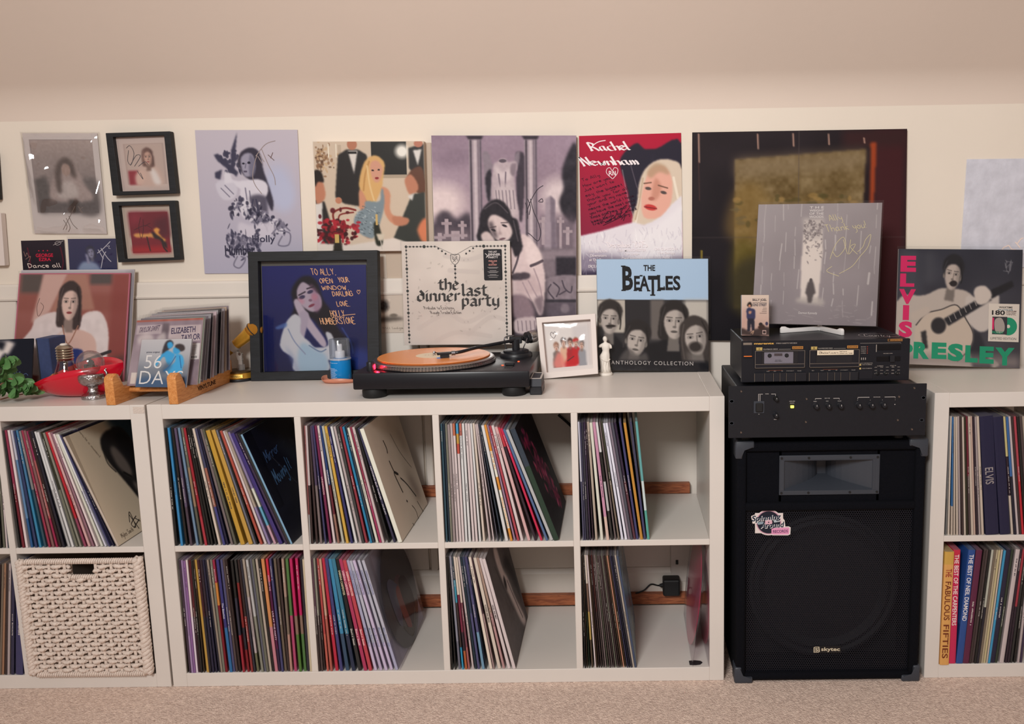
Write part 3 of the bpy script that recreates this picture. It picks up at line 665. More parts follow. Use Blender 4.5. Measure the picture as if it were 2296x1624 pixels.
# ---- right unit
SER = (214,208,204)
cr1 = cell('118,140,999 132,142,edc 146,148,37b*3/dcb 160,156,cba 174,164,dcb 188,174,baa 202,184,433 214,194,dcb 226,204,332 240,214,723/544 252,224,cba 266,236,dba 278,246,323 292,256,baa 306,266,cba 326,284,224,68 402,360,224,52 460,418,dc8/323/dcb 474,430,36a/223 490,446,cbb 502,458,433 514,470,c45/d23 530,486,222 546,500,544 562,516,ba9',
 (2070, 860), 2.32, 772, (160, 165), U1, 'first upper cubby of right unit', CRR[0], jit=.003)
fill(cr1, 'records in the upper cubby of the right unit', {15: dict(plastic=False, label='wide black box with silver lettering in the upper cubby of the right unit', text=[('ELVIS', 43, 57, (150,142,142))]), 16: dict(plastic=False, art=lambda *a: None, label='plain black box beside the lettered box in the right unit')})
cr2 = cell('84,110,da4/ea5*8,48 136,160,d24/d25*6,36 142,206,25a,36 178,246,624,32 212,288,433 228,302,544 246,320,222 258,334,ccb/223 272,348,876 286,360,cb9 298,374,dc9 312,388,dcb 320,402,39c 346,430,224,24 374,455,343 400,484,dcc,22 428,504,323 442,516,b34/323 456,528,333 474,540,222 492,552,cbb 508,566,435',
 (2070, 860), 2.32, 1404, (850, 850), U2, 'first lower cubby of right unit', CRR[0], jit=.003)
fill(cr2, 'records in the lower cubby of the right unit', {0: dict(y=-.004, plastic=False, label='yellow boxed record set with brown lettering, leftmost in the lower cubby of the right unit', text=[('THE', 15, 22, (150,40,40)), ('FABULOUS', 26, 60, (110,48,30)), ('FIFTIES', 64, 94, (110,48,30))]),
  1: dict(label='red boxed record set with white lettering in the right unit', text=[('THE BEST OF THE CARPENTERS', 4, 66, (235,225,220))]), 2: dict(label='blue boxed record set with white lettering in the right unit', text=[('THE BEST OF NEIL DIAMOND', 4, 62, (235,230,230))])})
# ---- clear sleeves standing apart from the rows
def disc_sleeve(x, a, zs, y0, label, group, edge, faces, lab, swell=.006, wid=.322):
    up = Vector((-math.sin(a), 0, math.cos(a))); th = Vector((math.cos(a), 0, math.sin(a))); dp = Vector((0, 1, 0)); b = Vector((x, y0, zs+.001))
    root = thing('record_in_clear_sleeve', b, label, 'record', group)
    bm = NB(); n = 10; G = []
    for sgn in (-1, 1):
        g = []
        for i in range(n+1):
            for j in range(n+1):
                u, v = i/n, j/n; q = sgn*swell*(math.sin(PI*u)*math.sin(PI*v))**.6
                g.append(bm.verts.new(b+dp*wid*u+up*wid*v+th*(q+.001*sgn+.003)))
        G.append(g)
        for i in range(n):
            for j in range(n): bm.faces.new((g[i*(n+1)+j], g[(i+1)*(n+1)+j], g[(i+1)*(n+1)+j+1], g[i*(n+1)+j+1]))
    obj('clear_sleeve', bm, clear_mat('soft_clear_vinyl_sleeve', (248,245,248), .05, .12, .4, 14, .035, (205,195,205)), root, True)
    c = b+dp*wid*.5+up*(.152)+th*.003; M = Matrix.Translation(c) @ th.to_track_quat('Z', 'Y').to_matrix().to_4x4()
    bm = NB(); lathe(bm, [(.003, -.0012), (.1505, -.0012), (.152, 0), (.1505, .0012), (.003, .0012)], 64, M); disc = obj('disc', bm, faces, root, True, 30)
    bm = NB(); lathe(bm, [(.003, .0013), (.05, .0013), (.05, .0016), (.003, .0016)], 40, M); obj('centre_label', bm, lab, disc)
    return root, c, th, up
PD = mat('picture_disc_dark', (30,28,38), .25, noise=.5, nscale=9)
ptop = P(690+670/5.075, 1220+200/5.075, .003); pb_ = P(690+1022/5.075, 1220+1428/5.075, .003)
rt, c_, th_, up_ = disc_sleeve(pb_.x+.004, math.asin((pb_.x-ptop.x)/.32), U2, .001, 'dark picture disc in a clear sleeve, rightmost in the second lower cubby', 'records in the second lower cubby', None, PD, mat('plum_label', (86,40,52), .4), .004)
dpv = Vector((0, 1, 0)); pn = Panel(c_-dpv*.12+up_*.12+th_*.002, c_+dpv*.12+up_*.12+th_*.002, c_+dpv*.12-up_*.12+th_*.002, c_-dpv*.12-up_*.12+th_*.002)
k = Ink(pn, .0002); k.poly('10,30 22,22 40,34 44,44 30,80 16,70', (96,98,120), True); k.poly('34,44 46,40 56,60 58,96 46,94 36,70', (150,78,70), True); k.poly('50,40 76,40 90,70 80,96 60,92', (52,32,36), True); k.poly('30,84 60,98 84,84 74,99 50,106', (92,88,78), True); k.done(rt, 'printed_picture')
rt2, *_ = disc_sleeve(1.384, math.radians(-6.5), U2, .001, 'pink vinyl record in a bulging clear sleeve leaning on the right wall of a cubby', 'records in the fourth lower cubby', None, mat('pink_vinyl', (206,52,96), .22, noise=.12, nscale=6), mat('dark_label', (40,60,72), .4), .017)
rt3, *_ = disc_sleeve(1.4265, math.radians(-1), U2, .004, 'pale pink record in thin clear sleeve flat against the right wall of a cubby', 'records in the fourth lower cubby', None, mat('rose_vinyl', (196,96,116), .3), mat('dark_label2', (90,50,60), .4), .0015)
# ---- cables, plug and socket behind the units
RUB = mat('black_rubber', (18,18,20), .55)
bm = NB(); tube(bm, smoothpts([(1.02, .40, .64), (1.06, .405, .60), (1.10, .405, .55), (1.15, .405, .49), (1.2, .405, .45)], 6), .004, 8); tag(obj('power_cable', bm, RUB, smooth=True), 'black cable hanging behind the third upper cubby', 'cable')
q = [P(1425, 1331, .395), P(1444, 1324, .40), P(1459, 1311, .405), P(1474, 1313, .41), P(1484, 1314, .40)]
bm = NB(); tube(bm, smoothpts(q, 6), .0025, 8); tag(obj('power_cable', bm, RUB, smooth=True), 'thin black cable leading to the plug in the lower right cubby', 'cable')
c = P(1505, 1314, .385)
t = thing('plug_adapter', (c.x, .4, c.z-.022), 'black plug-in power adapter in the fourth lower cubby', 'plug')
bm = NB(); box(bm, c.x-.026, c.x+.026, .365, .409, c.z-.026, c.z+.026, .005, 2); obj('body', bm, RUB, t)
bm = NB(); cyl(bm, (c.x-.036, .39, c.z), (c.x-.026, .39, c.z), .004, .007); obj('strain_relief', bm, RUB, t)
s0 = P(1503, 1262, WY-.012)
t = thing('wall_socket', (s0.x+.03, WY-.012, s0.z-.045), 'white wall socket plate behind the fourth lower cubby', 'socket')
bm = NB(); box(bm, s0.x, s0.x+.085, WY-.021, WY-.0121, s0.z-.06, s0.z+.06, .003, 2); obj('plate', bm, mat('white_socket', (214,204,196), .35), t)
bm = NB(); box(bm, s0.x+.016, s0.x+.024, WY-.024, WY-.0212, s0.z-.002, s0.z+.012, .001); obj('switch', bm, RUB, t)
bm = NB(); f = [PZ(1290+x/4.64, 1210+y/4.64, TH+.0025) for x, y in ((1182, 1262), (1230, 1256), (1300, 1262), (1322, 1276), (1300, 1296), (1250, 1302), (1190, 1300))]
prism(bm, f, (0, 0, -.002)); tag(obj('torn_scrap', bm, mat('dark_scrap', (34,26,30), .8)), 'small dark torn scrap lying in the fourth lower cubby', 'scrap')
# ================================================================ woven basket
b0, b1 = CL[3]
bt = thing('woven_basket', ((b0+b1)/2, .16, TH), 'off-white woven rope basket in the lower cubby of the left unit', 'basket')
ROPE = mat('white_paper_rope', (232,216,204), .8, noise=.08, nscale=90, bump=.9, bscale=420)
FX0, FX1, FZ0, FZ1, FY = b0+.014, b1-.015, TH+.004, .362, -.012
LINER = mat('basket_inside', (70,52,44), .9)
bm = NB()
for a in ((FX0+.006, FX1-.006, FY+.018, FY+.020, FZ0, .316), (FX0+.006, FX0+.125, FY+.018, FY+.02, .316, FZ1-.004), (FX0+.195, FX1-.006, FY+.018, FY+.02, .316, FZ1-.004)): box(bm, *a)
obj('front_lining', bm, mat('basket_backing', (196,176,162), .9), bt)
bm = NB(); box(bm, FX0+.004, FX0+.007, FY+.02, .33, FZ0, FZ1-.004); box(bm, FX1-.007, FX1-.004, FY+.02, .33, FZ0, FZ1-.004); box(bm, FX0, FX1, .328, .332, FZ0, FZ1-.004); box(bm, FX0, FX1, FY+.02, .33, FZ0, FZ0+.004); obj('basket_shell', bm, mat('basket_side', (190,170,156), .9), bt)
hx0, hx1, hz0 = FX0+.128, FX0+.192, .318
nrow = 25; dz = (FZ1-.012-FZ0-.008)/nrow; nst = 15
for r in range(nrow):
    z = FZ0+.008+dz*(r+.5)
    spans = [(FX0+.006, FX1-.006)]
    if z > hz0-.002: spans = [(FX0+.006, hx0), (hx1, FX1-.006)]
    for (xa, xb) in spans:
        bm = NB(); n = max(10, int((xb-xa)/.0045)); ph = r % 2
        for strand in (0, 1):
            pts = []; rad = []
            for i in range(n+1):
                x = xa+(xb-xa)*i/n; w = math.sin(PI*((x-FX0)/((FX1-FX0)/nst)+ph)); tw = x*520+strand*PI+r*1.3
                pts.append((x, FY+.006-.0052*w+.0022*math.sin(tw), z+.0021*math.cos(tw)+.0012*math.sin(x*90+r*2.1))); rad.append(.0037+.0014*w+.0004*math.sin(i*2.3+r))
            tube(bm, pts, rad, 6)
        obj('woven_row', bm, ROPE, bt, True)
for xx in [FX0+(FX1-FX0)/nst*(i+.5) for i in range(nst)]:
    zt = FZ1-.008 if not hx0-.002 < xx < hx1+.002 else hz0
    bm = NB(); box(bm, xx-.004, xx+.004, FY+.0045, FY+.0085, FZ0+.004, zt, .0015); obj('stake', bm, ROPE, bt)
def braid(name, p0, p1, r, turns, n=60):
    bm = NB(); p0 = Vector(p0); p1 = Vector(p1); d = (p1-p0); u = d.normalized(); s = u.orthogonal().normalized(); q = u.cross(s)
    for k in range(3):
        pts = []
        for i in range(n+1):
            a = 2*PI*(turns*i/n+k/3); pts.append(p0+d*(i/n)+s*math.cos(a)*r*.7+q*math.sin(a)*r*.7)
        tube(bm, pts, r*.72, 6)
    return obj(name, bm, ROPE, bt, True)
braid('corner_braid', (FX0-.001, FY+.004, FZ0+.004), (FX0-.001, FY+.004, FZ1), .0088, 11)
braid('corner_braid', (FX1+.001, FY+.004, FZ0+.004), (FX1+.001, FY+.004, FZ1+.003), .0105, 9)
def coil(name, xa, xb, z, r):
    bm = NB(); n = int((xb-xa)/.0058)
    for i in range(n):
        x = xa+(xb-xa)*(i+.5)/n; pts = [(x+.0015*math.sin(a), FY+.006-r*math.cos(a), z+r*math.sin(a)) for a in np.linspace(0, 2*PI, 9)[:-1]]; tube(bm, pts, .0030, 5, closed=True)
    return obj(name, bm, ROPE, bt, True)
coil('rim_binding', FX0+.01, FX1-.008, FZ1-.004, .0055); coil('base_binding', FX0+.01, FX1-.008, FZ0+.002, .006); coil('handle_binding', hx0-.004, hx1+.004, hz0-.003, .005)
# ================================================================ pictures on the wall
PAPER = mat('paper_edge', (222,214,206), .7)
BLKF = wood_mat('black_stained_wood', (12,13,16), (24,26,31), 10, 0, .62)
CARD_D = mat('dark_card', (34,32,38), .6)
def pouch(pn, parent, name='plastic_pouch', off=.003, amp=.0016, m=None, n=26, seed=1, cells=7):
    A = Art(n, n); np_ = NR.get_state(); NR.seed(seed); h = A.noisef(cells)+.5*A.noisef(cells*2.3); NR.set_state(np_)
    edge = np.minimum(np.minimum(A.X, 1-A.X), np.minimum(A.Y, 1-A.Y)); h = h*np.clip(edge*12, 0, 1)
    me = A.mesh(pn, off, name); co = pn.arr(A.X, A.Y, off)+np.array(pn.n)*(h*amp)[..., None]; me.vertices.foreach_set('co', co.reshape(-1)); me.shade_smooth(); me.update()
    return link(name, me, m or WRINK, parent)
def poster(name, pn, art, label, cat='poster', t=.0012, m=None, edge=None, group=None):
    o = thing(name, pn.base(), label, cat, group)
    bm = NB(); slab(bm, pn, t, 0); obj('sheet' if t < .004 else 'panel_board', bm, edge or PAPER, o)
    picture('printed_picture', art, pn, o, m); return o
def heart(ik, x, y, s, w, col, asp=1, rot=0):
    pts = [(0, .9), (-.9, .0), (-.85, -.7), (-.35, -.9), (0, -.4), (.4, -.9), (.9, -.65), (.8, .1), (.05, .95)]
    ik.pen([(x+a*s, y+b*s*asp) for a, b in pts], w, col)
WP = WY-.0035
# --- instant-photo print in a wrinkled pouch, left
pn = px4(WP, (50,299), (218,299), (240,525), (78,524))
a = Art(110, 140, (214,203,200)); a.rect(8, 6, 92, 79, (150,136,134)); m_ = dict()
a.grad((182,164,158), (96,88,90), m=a.mask(pp('9,7 92,7 92,79 12,79')))
a.poly('9,46 24,42 30,58 20,79 11,79', (84,78,78), 2).poly('70,48 92,46 92,79 66,79 74,62', (104,96,96), 3, 1, True).poly('12,64 92,66 92,79 12,79', (78,72,74), 4, .7)
a.poly('34,44 46,30 64,32 76,50 84,66 30,66', (172,154,150), 2, 1, True).poly('42,50 60,48 66,62 40,64', (196,184,180), 2, .9, True).poly('52,66 66,66 64,79 54,79', (52,46,46), 2)
a.poly('38,36 50,24 62,28 66,44 58,40 52,30 46,40 44,58 38,56', (86,72,68), 2, 1, True).ell(53, 36, 6, 6, (168,142,132), .4).noise(40, 6, a.mask(pp('9,7 92,7 92,79 12,79')))
o = poster('photo_print', pn, a, 'large instant-style photo print of a figure in a wrinkled clear pouch on the wall', 'picture', group='pictures on the wall')
k = Ink(pn)
for q in ('42,86 46,92 44,96', '46,84 50,93 47,98', '40,96 52,82 60,72', '50,82 54,90 60,95', '64,72 70,79 66,76 71,73'): k.pen(q, .8, (120,104,98))
k.done(o, 'signature'); pp_ = px4(WP-.001, (45,296), (224,296), (243,527), (74,525)); pouch(pp_, o, off=.002, amp=.013, seed=4, cells=5, n=44, m=clear_mat('shiny_creased_pouch', gloss=.15, rough=.05, bump=.5, bscale=9, dist=.008))
# --- two small black box frames
def small_frame(outer, inner, label, art, seed, mat_col=None):
    o = thing('picture_frame', outer.base(), label, 'picture frame', 'small black box frames')
    bm = NB(); frame_bm(bm, outer, inner, .022, .022); obj('frame', bm, BLKF, o)
    bm = NB(); slab(bm, outer.sub(.05, .05, .95, .95), .002, 0, .003); obj('backing', bm, CARD_D, o)
    picture('printed_picture', art, inner, o, None, .006); pouch(inner, o, off=.009, amp=.003, seed=seed, n=22)
    return o
FO = px4(WP, (246,300), (389,296), (404,434), (262,439)); FI = px4(WP, (262,309), (376,305), (388,427), (278,430))
a = Art(80, 86, (206,186,178)); a.rect(12, 12, 92, 88, (188,166,158)).rect(16, 14, 88, 86, (196,174,164)).rect(16, 62, 40, 88, (150,50,62), .05)
a.poly('40,54 56,50 76,58 84,88 36,88', (206,178,166), 2, 1, True).poly('60,60 70,62 80,86 66,86', (232,224,220), 2, .9, True)
a.person(58, 38, 14, (206,166,150), (110,82,76), asp=.85, body=False, long=.7); a.poly('30,70 44,62 50,72 40,88 30,88', (216,184,170), 2, 1, True)
o = small_frame(FO, FI, 'upper of two small black frames, portrait print with fringe and signature', a, 2); k = Ink(FI, .0066)
for q in ('18,20 26,16 32,30 24,50 18,44 22,24', '22,52 36,34 44,36 30,54', '38,54 52,46 58,52', '34,62 44,78 40,66'): k.pen(q, 1.0, (70,66,74))
k.done(o, 'signature')
FO = px4(WP, (259,453), (400,450), (413,582), (274,588)); FI = px4(WP, (275,462), (387,459), (398,577), (289,580))
a = Art(80, 86, (196,178,164)); a.rect(12, 13, 90, 90, (130,26,44)).rect(12, 13, 90, 60, (118,30,46), .1).rect(12, 78, 90, 90, (168,28,40), .1)
a.poly('60,30 90,20 90,60 60,60', (70,24,40), 4, .6).poly('16,56 22,52 44,54 52,52 62,56 60,62 44,60 22,60', (224,160,90), 1).poly('54,50 66,54 78,62 82,72 84,84 78,80 70,66 58,62', (38,24,30), 1).poly('58,46 66,42 72,46 68,52 74,60 82,66 80,70 70,60 62,54', (236,166,80), 1).line('44,60 46,74 48,86', 1.2, (44,22,28)).line('74,66 76,80 82,88', 1.6, (40,22,28)).poly('12,13 40,13 34,30 14,40', (166,48,72), 4, .5)
o = small_frame(FO, FI, 'lower of two small black frames, red picture of a reclining figure', a, 5); k = Ink(FI, .0066)
for q in ('36,22 30,40 32,62 38,48 40,26', '20,46 34,40 46,38 56,44', '42,40 48,36 54,34'): k.pen(q, .9, (70,20,36))
k.done(o, 'signature')
# --- frame edges that enter at the left border
pn = px4(WP, (-80,480), (12,478), (21,595), (-70,598)); o = thing('picture_frame', pn.base(), 'white frame cut off by the left edge of the wall', 'picture frame')
bm = NB(); frame_bm(bm, pn, pn.sub(.14, .12, .86, .88), .02, .02); obj('frame', bm, mat('white_frame', (218,206,200), .5), o); bm = NB(); slab(bm, pn.sub(.1, .1, .9, .9), .002, 0, .004); obj('backing', bm, PAPER, o)
pn = px4(WP, (-130,338), (-1,342), (6,448), (-120,452)); o = thing('picture_frame', pn.base(), 'dark frame just entering at the left edge of the wall', 'picture frame')
bm = NB(); frame_bm(bm, pn, pn.sub(.12, .12, .88, .88), .02, .02); obj('frame', bm, BLKF, o); bm = NB(); slab(bm, pn.sub(.1, .1, .9, .9), .002, 0, .004); obj('backing', bm, PAPER, o)
# --- lavender poster with sword figure
pn = px4(WP, (437,292), (667,291), (681,612), (459,614))
a = Art(170, 236, (182,176,188)); a.grad((188,180,190), (172,168,186)); LD = (62,60,80); LM = (120,116,134); LL = (208,204,214)
a.ell(78, 38, 14, 14, (176,180,204), .9).ell(84, 46, 10, 10, (178,182,206), .9)
a.poly('41,1.5 39,12 36,27 32,28 34,14', LD, 1).poly('17,17 21,16 40,29 38,32 20,21', LD, 1).poly('17,29 24,27 22,34 17,33', LD, 1)
for i in range(26): a.ell(22+NR.rand()*20, 14+NR.rand()*18, 1+NR.rand()*1.8, .8+NR.rand()*1.2, LD, .5, NR.rand()*180, .9)
a.poly('40,22 44,15 54,12 62,16 65,28 70,40 73,50 71,56 66,48 60,40 50,34 44,30', (56,52,66), 1, 1, True)
a.poly('43,20 48,16 55,17 57,25 53,31 47,32 44,28', (150,146,164), 1, 1, True).poly('52,17 57,22 56,30 51,32', (104,102,122), 1, .8, True).ell(45.5, 23, 1.3, .8, (40,38,52)).ell(51, 22.5, 1.6, .9, (40,38,52)).ell(47, 28.5, 1.8, .8, (84,76,96)).line('48,23 47,26', .4, (96,92,112))
a.poly('32,34 40,35 60,34 68,38 66,46 54,48 40,40 32,38', LL, 1, 1, True).poly('18,36 30,34 38,40 34,47 24,48 18,42', (196,192,204), 1, 1, True).poly('26,28 32,30 34,36 26,37', LL, 1).line('22,40 30,46', .5, LM).line('26,38 34,44', .5, LM)
a.poly('42,40 52,40 60,48 64,58 54,62 42,60 40,50', (206,202,212), 1, 1, True).line('46,40 47,48', .6, LM).line('50,42 51,50', .6, LM).poly('50,46 66,46 66,60 60,62 54,56', (74,70,86), 2, .9, True).line('53,48 51,56 54,64', .7, LD).line('56,48 58,58 56,66', .7, LD)
for i in range(170):
    t = NR.rand(); x = 32+t*52+NR.randn()*2; y = 52+abs(t-.15)*22+NR.randn()*3.0; c = [LD, LM, LL, (44,42,60)][NR.randint(4)]; a.ell(x, y, .8+NR.rand()*2.2, .5+NR.rand()*1.3, c, .5, NR.rand()*180, .85)
a.poly('38,64 50,66 70,64 72,72 52,76 38,72', (200,194,206), 2, .9, True)
for i in range(130):
    x = 24+NR.rand()*34; y = 74+NR.randn()*5+5; a.ell(x, y, .8+NR.rand()*2.2, .4+NR.rand()*1.2, [LD, (60,58,78), LM][NR.randint(3)], .5, NR.rand()*180, .8)
for q in ('34,88 30,94 36,96 42,90 38,88', '44,88 52,92 56,86', '78,70 88,72 86,80 76,80 80,74', '70,72 80,66 88,70'): a.line(q, .7, LM)
o = poster('poster', pn, a, 'lavender grey poster of a dark-haired figure raising a sword', 'poster', group='pictures on the wall')
k = Ink(pn); G = (150,136,134)
k.text('Holly', 50, 73, 73, 79.5, LD, .015); k.text('Humber', 22, 80, 52, 87, (52,50,68), .02)
for q in ('58,18 68,10 78,7.5', '60,18 64,23', '62,17 66,22', '64,13 70,24 75,32 76,38', '60,16 56,24 54,32 56,38 62,44'): k.pen(q, .7, G)
k.pen('70,17 73,19 76,21', .7, (110,90,86)); k.pen('72.5,19.5 75,15.5', .7, (110,90,86)); k.done(o)
# --- boxed dinner picture
pn = px4(WY-.026, (702,318), (950,317), (957,562), (713,565))
a = Art(190, 190, (226,206,184)); a.rect(52, 0, 84, 31, (40,40,38)).rect(50, 30, 86, 33, (190,172,150)).rect(0, 0, 24, 100, (224,204,182)).ell(80, 9, 6, 6, (255,250,240), .8)
a.rect(22, 3, 25, 45, (206,186,164)); 
for i in range(120): a.ell(2+abs(NR.randn())*7, 16+NR.randn()*7, .6+NR.rand(), .6+NR.rand()*1.2, [(150,110,80), (214,180,140), (110,80,60)][NR.randint(3)], .5, 0, .7)
a.rect(13, 2, 14, 14, (250,240,220)).rect(20, 2, 21, 14, (250,240,220))
BK = (44,42,42); SK = (206,140,110)
a.poly('22,12 30,7 40,7 48,12 50,34 48,60 26,56 18,50 20,30', BK, 1, 1).poly('31,8 40,8 36,29', (236,228,220), 1).rect(31, 9, 39, 11, (28,26,26)).ell(35, 2.5, 4.5, 5, (196,132,104), .2).ell(21, 53, 3, 3, SK, .3)
a.poly('86,6 100,2 100,40 86,24', BK, 1).poly('90,8 98,7 94,22', (238,232,226), 1).ell(95, 2, 4, 3.4, (200,130,105), .3)
a.poly('0,52 8,54 14,78 10,100 0,100', BK, 1).poly('0,56 6,54 5,90 0,96', (236,230,224), 1).poly('0,34 6,34 9,44 8,52 2,56 0,52', SK, 1, 1, True).poly('0,26 6,27 8,36 3,36 0,40', (38,30,28), 1, 1, True)
a.poly('84,36 88,26 98,24 100,46 92,46', (110,70,52), 1, 1, True).poly('82,34 88,30 94,40 92,46 86,48 83,42', SK, 1, 1, True).poly('88,48 100,46 100,96 84,94 70,88 80,66', (58,62,58), 1, 1).poly('84,50 90,47 88,54', (238,232,226), 1)
a.poly('50,14 58,13 64,20 62,34 60,44 52,58 46,54 40,40 44,22', (232,186,122), 1, 1, True).poly('51,20 57,17 62,24 60,34 56,37 52,32', (226,168,142), 1, 1, True).ell(53, 26, 1.2, .8, (60,40,40)).ell(58.5, 25.5, 1.2, .8, (60,40,40)).ell(56.5, 33, 1.8, 1.1, (160,50,55)).line('50,18 46,30 44,44', .8, (200,150,90), .8).line('48,22 50,40 54,56', .8, (246,214,160), .8)
a.poly('40,44 46,52 50,84 44,86 40,64', (222,158,126), 1, 1, True).poly('60,42 68,46 68,64 78,72 72,76 63,66', (222,158,126), 1, 1, True).poly('46,54 58,54 60,44 62,44 62,60 54,84 48,88 38,82 34,72 38,64 44,60', (140,156,164), 1, 1, True)
for i in range(90): a.ell(36+NR.rand()*22, 58+NR.rand()*26, .5+NR.rand()*.9, .3+NR.rand()*.4, [(196,206,210), (96,110,118)][NR.randint(2)], .5, 20, .7)
a.poly('70,68 84,70 82,76 72,76', SK, 1, 1, True)
a.line('16,72 16,64 26,60 36,62', .9, (140,50,44)).line('20,72 22,66 34,64', .7, (140,50,44))
for i in range(150): a.ell(18+NR.randn()*9, 82+NR.randn()*7, 1+NR.rand()*1.6, 1+NR.rand()*1.6, [(150,24,40), (96,18,28), (190,40,56), (60,20,26)][NR.randint(4)], .5, 0, .9)
a.poly('0,92 30,94 70,88 100,98 100,100 0,100', (240,228,218), 1).poly('52,76 56,74 60,92 54,94', (40,44,34), 1, 1, True).rect(54, 66, 56, 76, (226,190,120)).poly('54,84 62,84 60,90 56,90', (228,216,196), 1).line('58,90 59,98', .4, (220,210,200)).poly('16,86 21,84 23,100 14,100', (40,38,30), 1).rect(16, 84, 20, 92, (220,186,110)).poly('92,80 100,70 100,96 96,92', (230,140,100), 2, 1, True)
o = poster('box_picture', pn, a, 'framed colour picture of a blonde woman leaning over a dinner table', 'picture', .024, PRINTG, mat('pale_box_edge', (226,206,186), .4), group='pictures on the wall')
bm = NB(); slab(bm, pn.sub(-.004, -.004, 1.004, 1.004), .0008, 0, .002); obj('glass_front', bm, GLASS, o)
pnb = px4(WP, (850,320), (966,320), (975,628), (868,632)); bm = NB(); slab(bm, pnb, .002, 0); tag(obj('card_sheet', bm, mat('buff_card', (196,178,160), .7)), 'plain buff card sheet on the wall behind the boxed picture', 'card')
# --- monochrome graveyard poster
pn = px4((WY-.020, WY-.040), (967,304), (1292,304), (1292,753), (980,753))
a = Art(220, 300, (160,142,154)); a.grad((146,126,142), (190,172,176)); a.noise(3, 14).noise(7, 6)
a.ell(6, 33, 16, 9, (216,198,198), .9).ell(88, 30, 12, 9, (208,192,194), .9).poly('0,10 20,6 28,12 10,16', (120,102,118), 6, .5, True)
a.poly('100,5 94,9 90,18 91,26 88,33 92,40 100,41', (44,40,48), 2, 1, True).noise(22, 8, a.mask(pp('86,5 100,5 100,42 86,42')))
a.poly('0,44 4,38 10,37 16,41 24,38 28,44 28,56 0,56', (66,58,68), 3, .95, True).rect(0, 47, 26, 62, (112,98,106), .06).rect(73, 40, 100, 60, (98,86,96), .06, .8)
for x, y, w_, h_ in ((9, 41, 2.6, 9), (20, 42, 2.2, 9), (15, 47, 6, 9), (94, 45, 2.4, 9), (77, 40, 2.6, 14), (89, 40, 1.8, 16), (4, 48, 3, 8)): a.rect(x-w_/2, y, x+w_/2, y+h_, (168,152,158)).rect(x-w_*1.4, y+1.6, x+w_*1.4, y+3.0, (160,144,150))
a.poly('78.5,31 82,29.5 85,31.5 86,57 77.5,57', (154,140,150), 1).poly('82,29.5 85,31.5 86,57 82.4,57', (118,106,118), 1)
for x0 in (25.6, 64): a.rect(x0, 2, x0+8.7, 56, (156,142,150)).rect(x0+.8, 2, x0+2.0, 56, (64,56,66), .012).rect(x0+3.6, 2, x0+5.2, 56, (202,188,192), .02).rect(x0+6.2, 2, x0+7, 56, (112,100,110), .012).rect(x0+7.6, 2, x0+8.7, 56, (88,78,90), .012).poly([(x0-2, 0), (x0+10.6, 0), (x0+9, 1.8), (x0, 1.8)], (46,40,48), 1)
a.poly('35,9 37,7.5 40,9 41,13 43,15 41,18 42,30 38,32 36,26 36,16', (134,122,132), 1, 1, True).poly('37,20 41,17 40,31 38,31', (44,40,48), 1, 1, True).poly('58,9 61,8 64,10 64,24 62,42 59,38 58,24 59,16', (62,54,64), 1, 1, True).poly('58,9 61,8 60,14 57,15', (134,122,132), 1, .9, True)
a.poly('43,14 46,12.5 47,11.4 51,11.4 53,13 58,12.6 59,16 57,20 58,30 60,38 58,42 48,38 42,34 41,26 42,18', (178,162,168), 1, 1, True).ell(49, 12.4, 2.6, .9, (86,76,86), .4).poly('44,15 50,18 55,15 54,22 46,21', (206,192,194), 2, .8, True).poly('55,14 58.5,14 57,20 54,18', (120,106,116), 1, .8, True).line('46,19 47,25', .5, (118,106,116)).line('51,18 50.6,25', .5, (118,106,116)).poly('44,26 54,24 58,34 56,40 46,36', (196,182,184), 2, .7, True)
for x in (44, 46, 48.4, 51, 53.4, 56): a.line([(x/100, .27), ((x+1)/100, .36)], .35, (112,100,110), .8, False)
a.rect(73, 56, 100, 100, (100,90,98), .03).poly('75,57 100,56 100,61 76,62', (140,126,134), 2, .9).rect(85.5, 60, 100, 70, (44,40,48), .02).poly('76,61 85,62 85,70 78,70', (122,110,118), 2).poly('78,71 100,69.6 100,81 82,83 79,77', (132,120,128), 1, 1, True).noise(34, 9, a.mask(pp('78,70 100,70 100,82 79,83')))
for q in ('84,73 88,76 86,80', '90,72 92,76 96,78 97,75', '88,79 93,77', '82,74 80,77 84,81'): a.line(q, .5, (74,66,76))
a.rect(80, 83, 100, 100, (92,82,92), .02).rect(78, 81.5, 100, 83, (50,46,54), .01).poly('90,84 94,84 95,87 92,88.5 89,87', (126,114,122), 1, 1, True)
a.poly('30,54 70,52 78,70 80,96 76,100 30,100', (58,50,58), 3, .9)
a.poly('56,52 62,48.6 68,51 74,57 76,62 78,70 77.6,78 76,88 73,89 68,82 58,80 50,78 50,60', (210,190,190), 1, 1, True).poly('66,50 74,57 76,62 69,65 64,60', (226,208,206), 2, .8, True).line('68,64.5 72,63.4 76,62', 1.0, (86,74,82)).poly('58,70 68,69 72,71 76,78 58,78', (190,168,170), 2, .8, True).line('60,50 59,60 55,68', .7, (84,74,82)).poly('55,68.6 66,68 66,71 55,71.6', (74,64,72), 1, 1, True)
for q in ('70,66 74,74 76,82', '66,72 72,80', '62,73 68,82'): a.line(q, .5, (160,140,146), .8)
a.poly('54,80 62,79 68,83 70,90 66,93 58,92 54,88', (136,116,124), 2, 1, True).poly('70,82 76,80 76,88 74,89', (120,104,112), 2, .9, True).poly('56,92 66,90.4 71,91 71,97 64,99 56,98', (196,178,180), 1, 1, True)
for x in (58, 61, 64, 67, 70): a.line([(x/100, .925), ((x+.6)/100, .975)], .35, (120,104,112), .8, False)
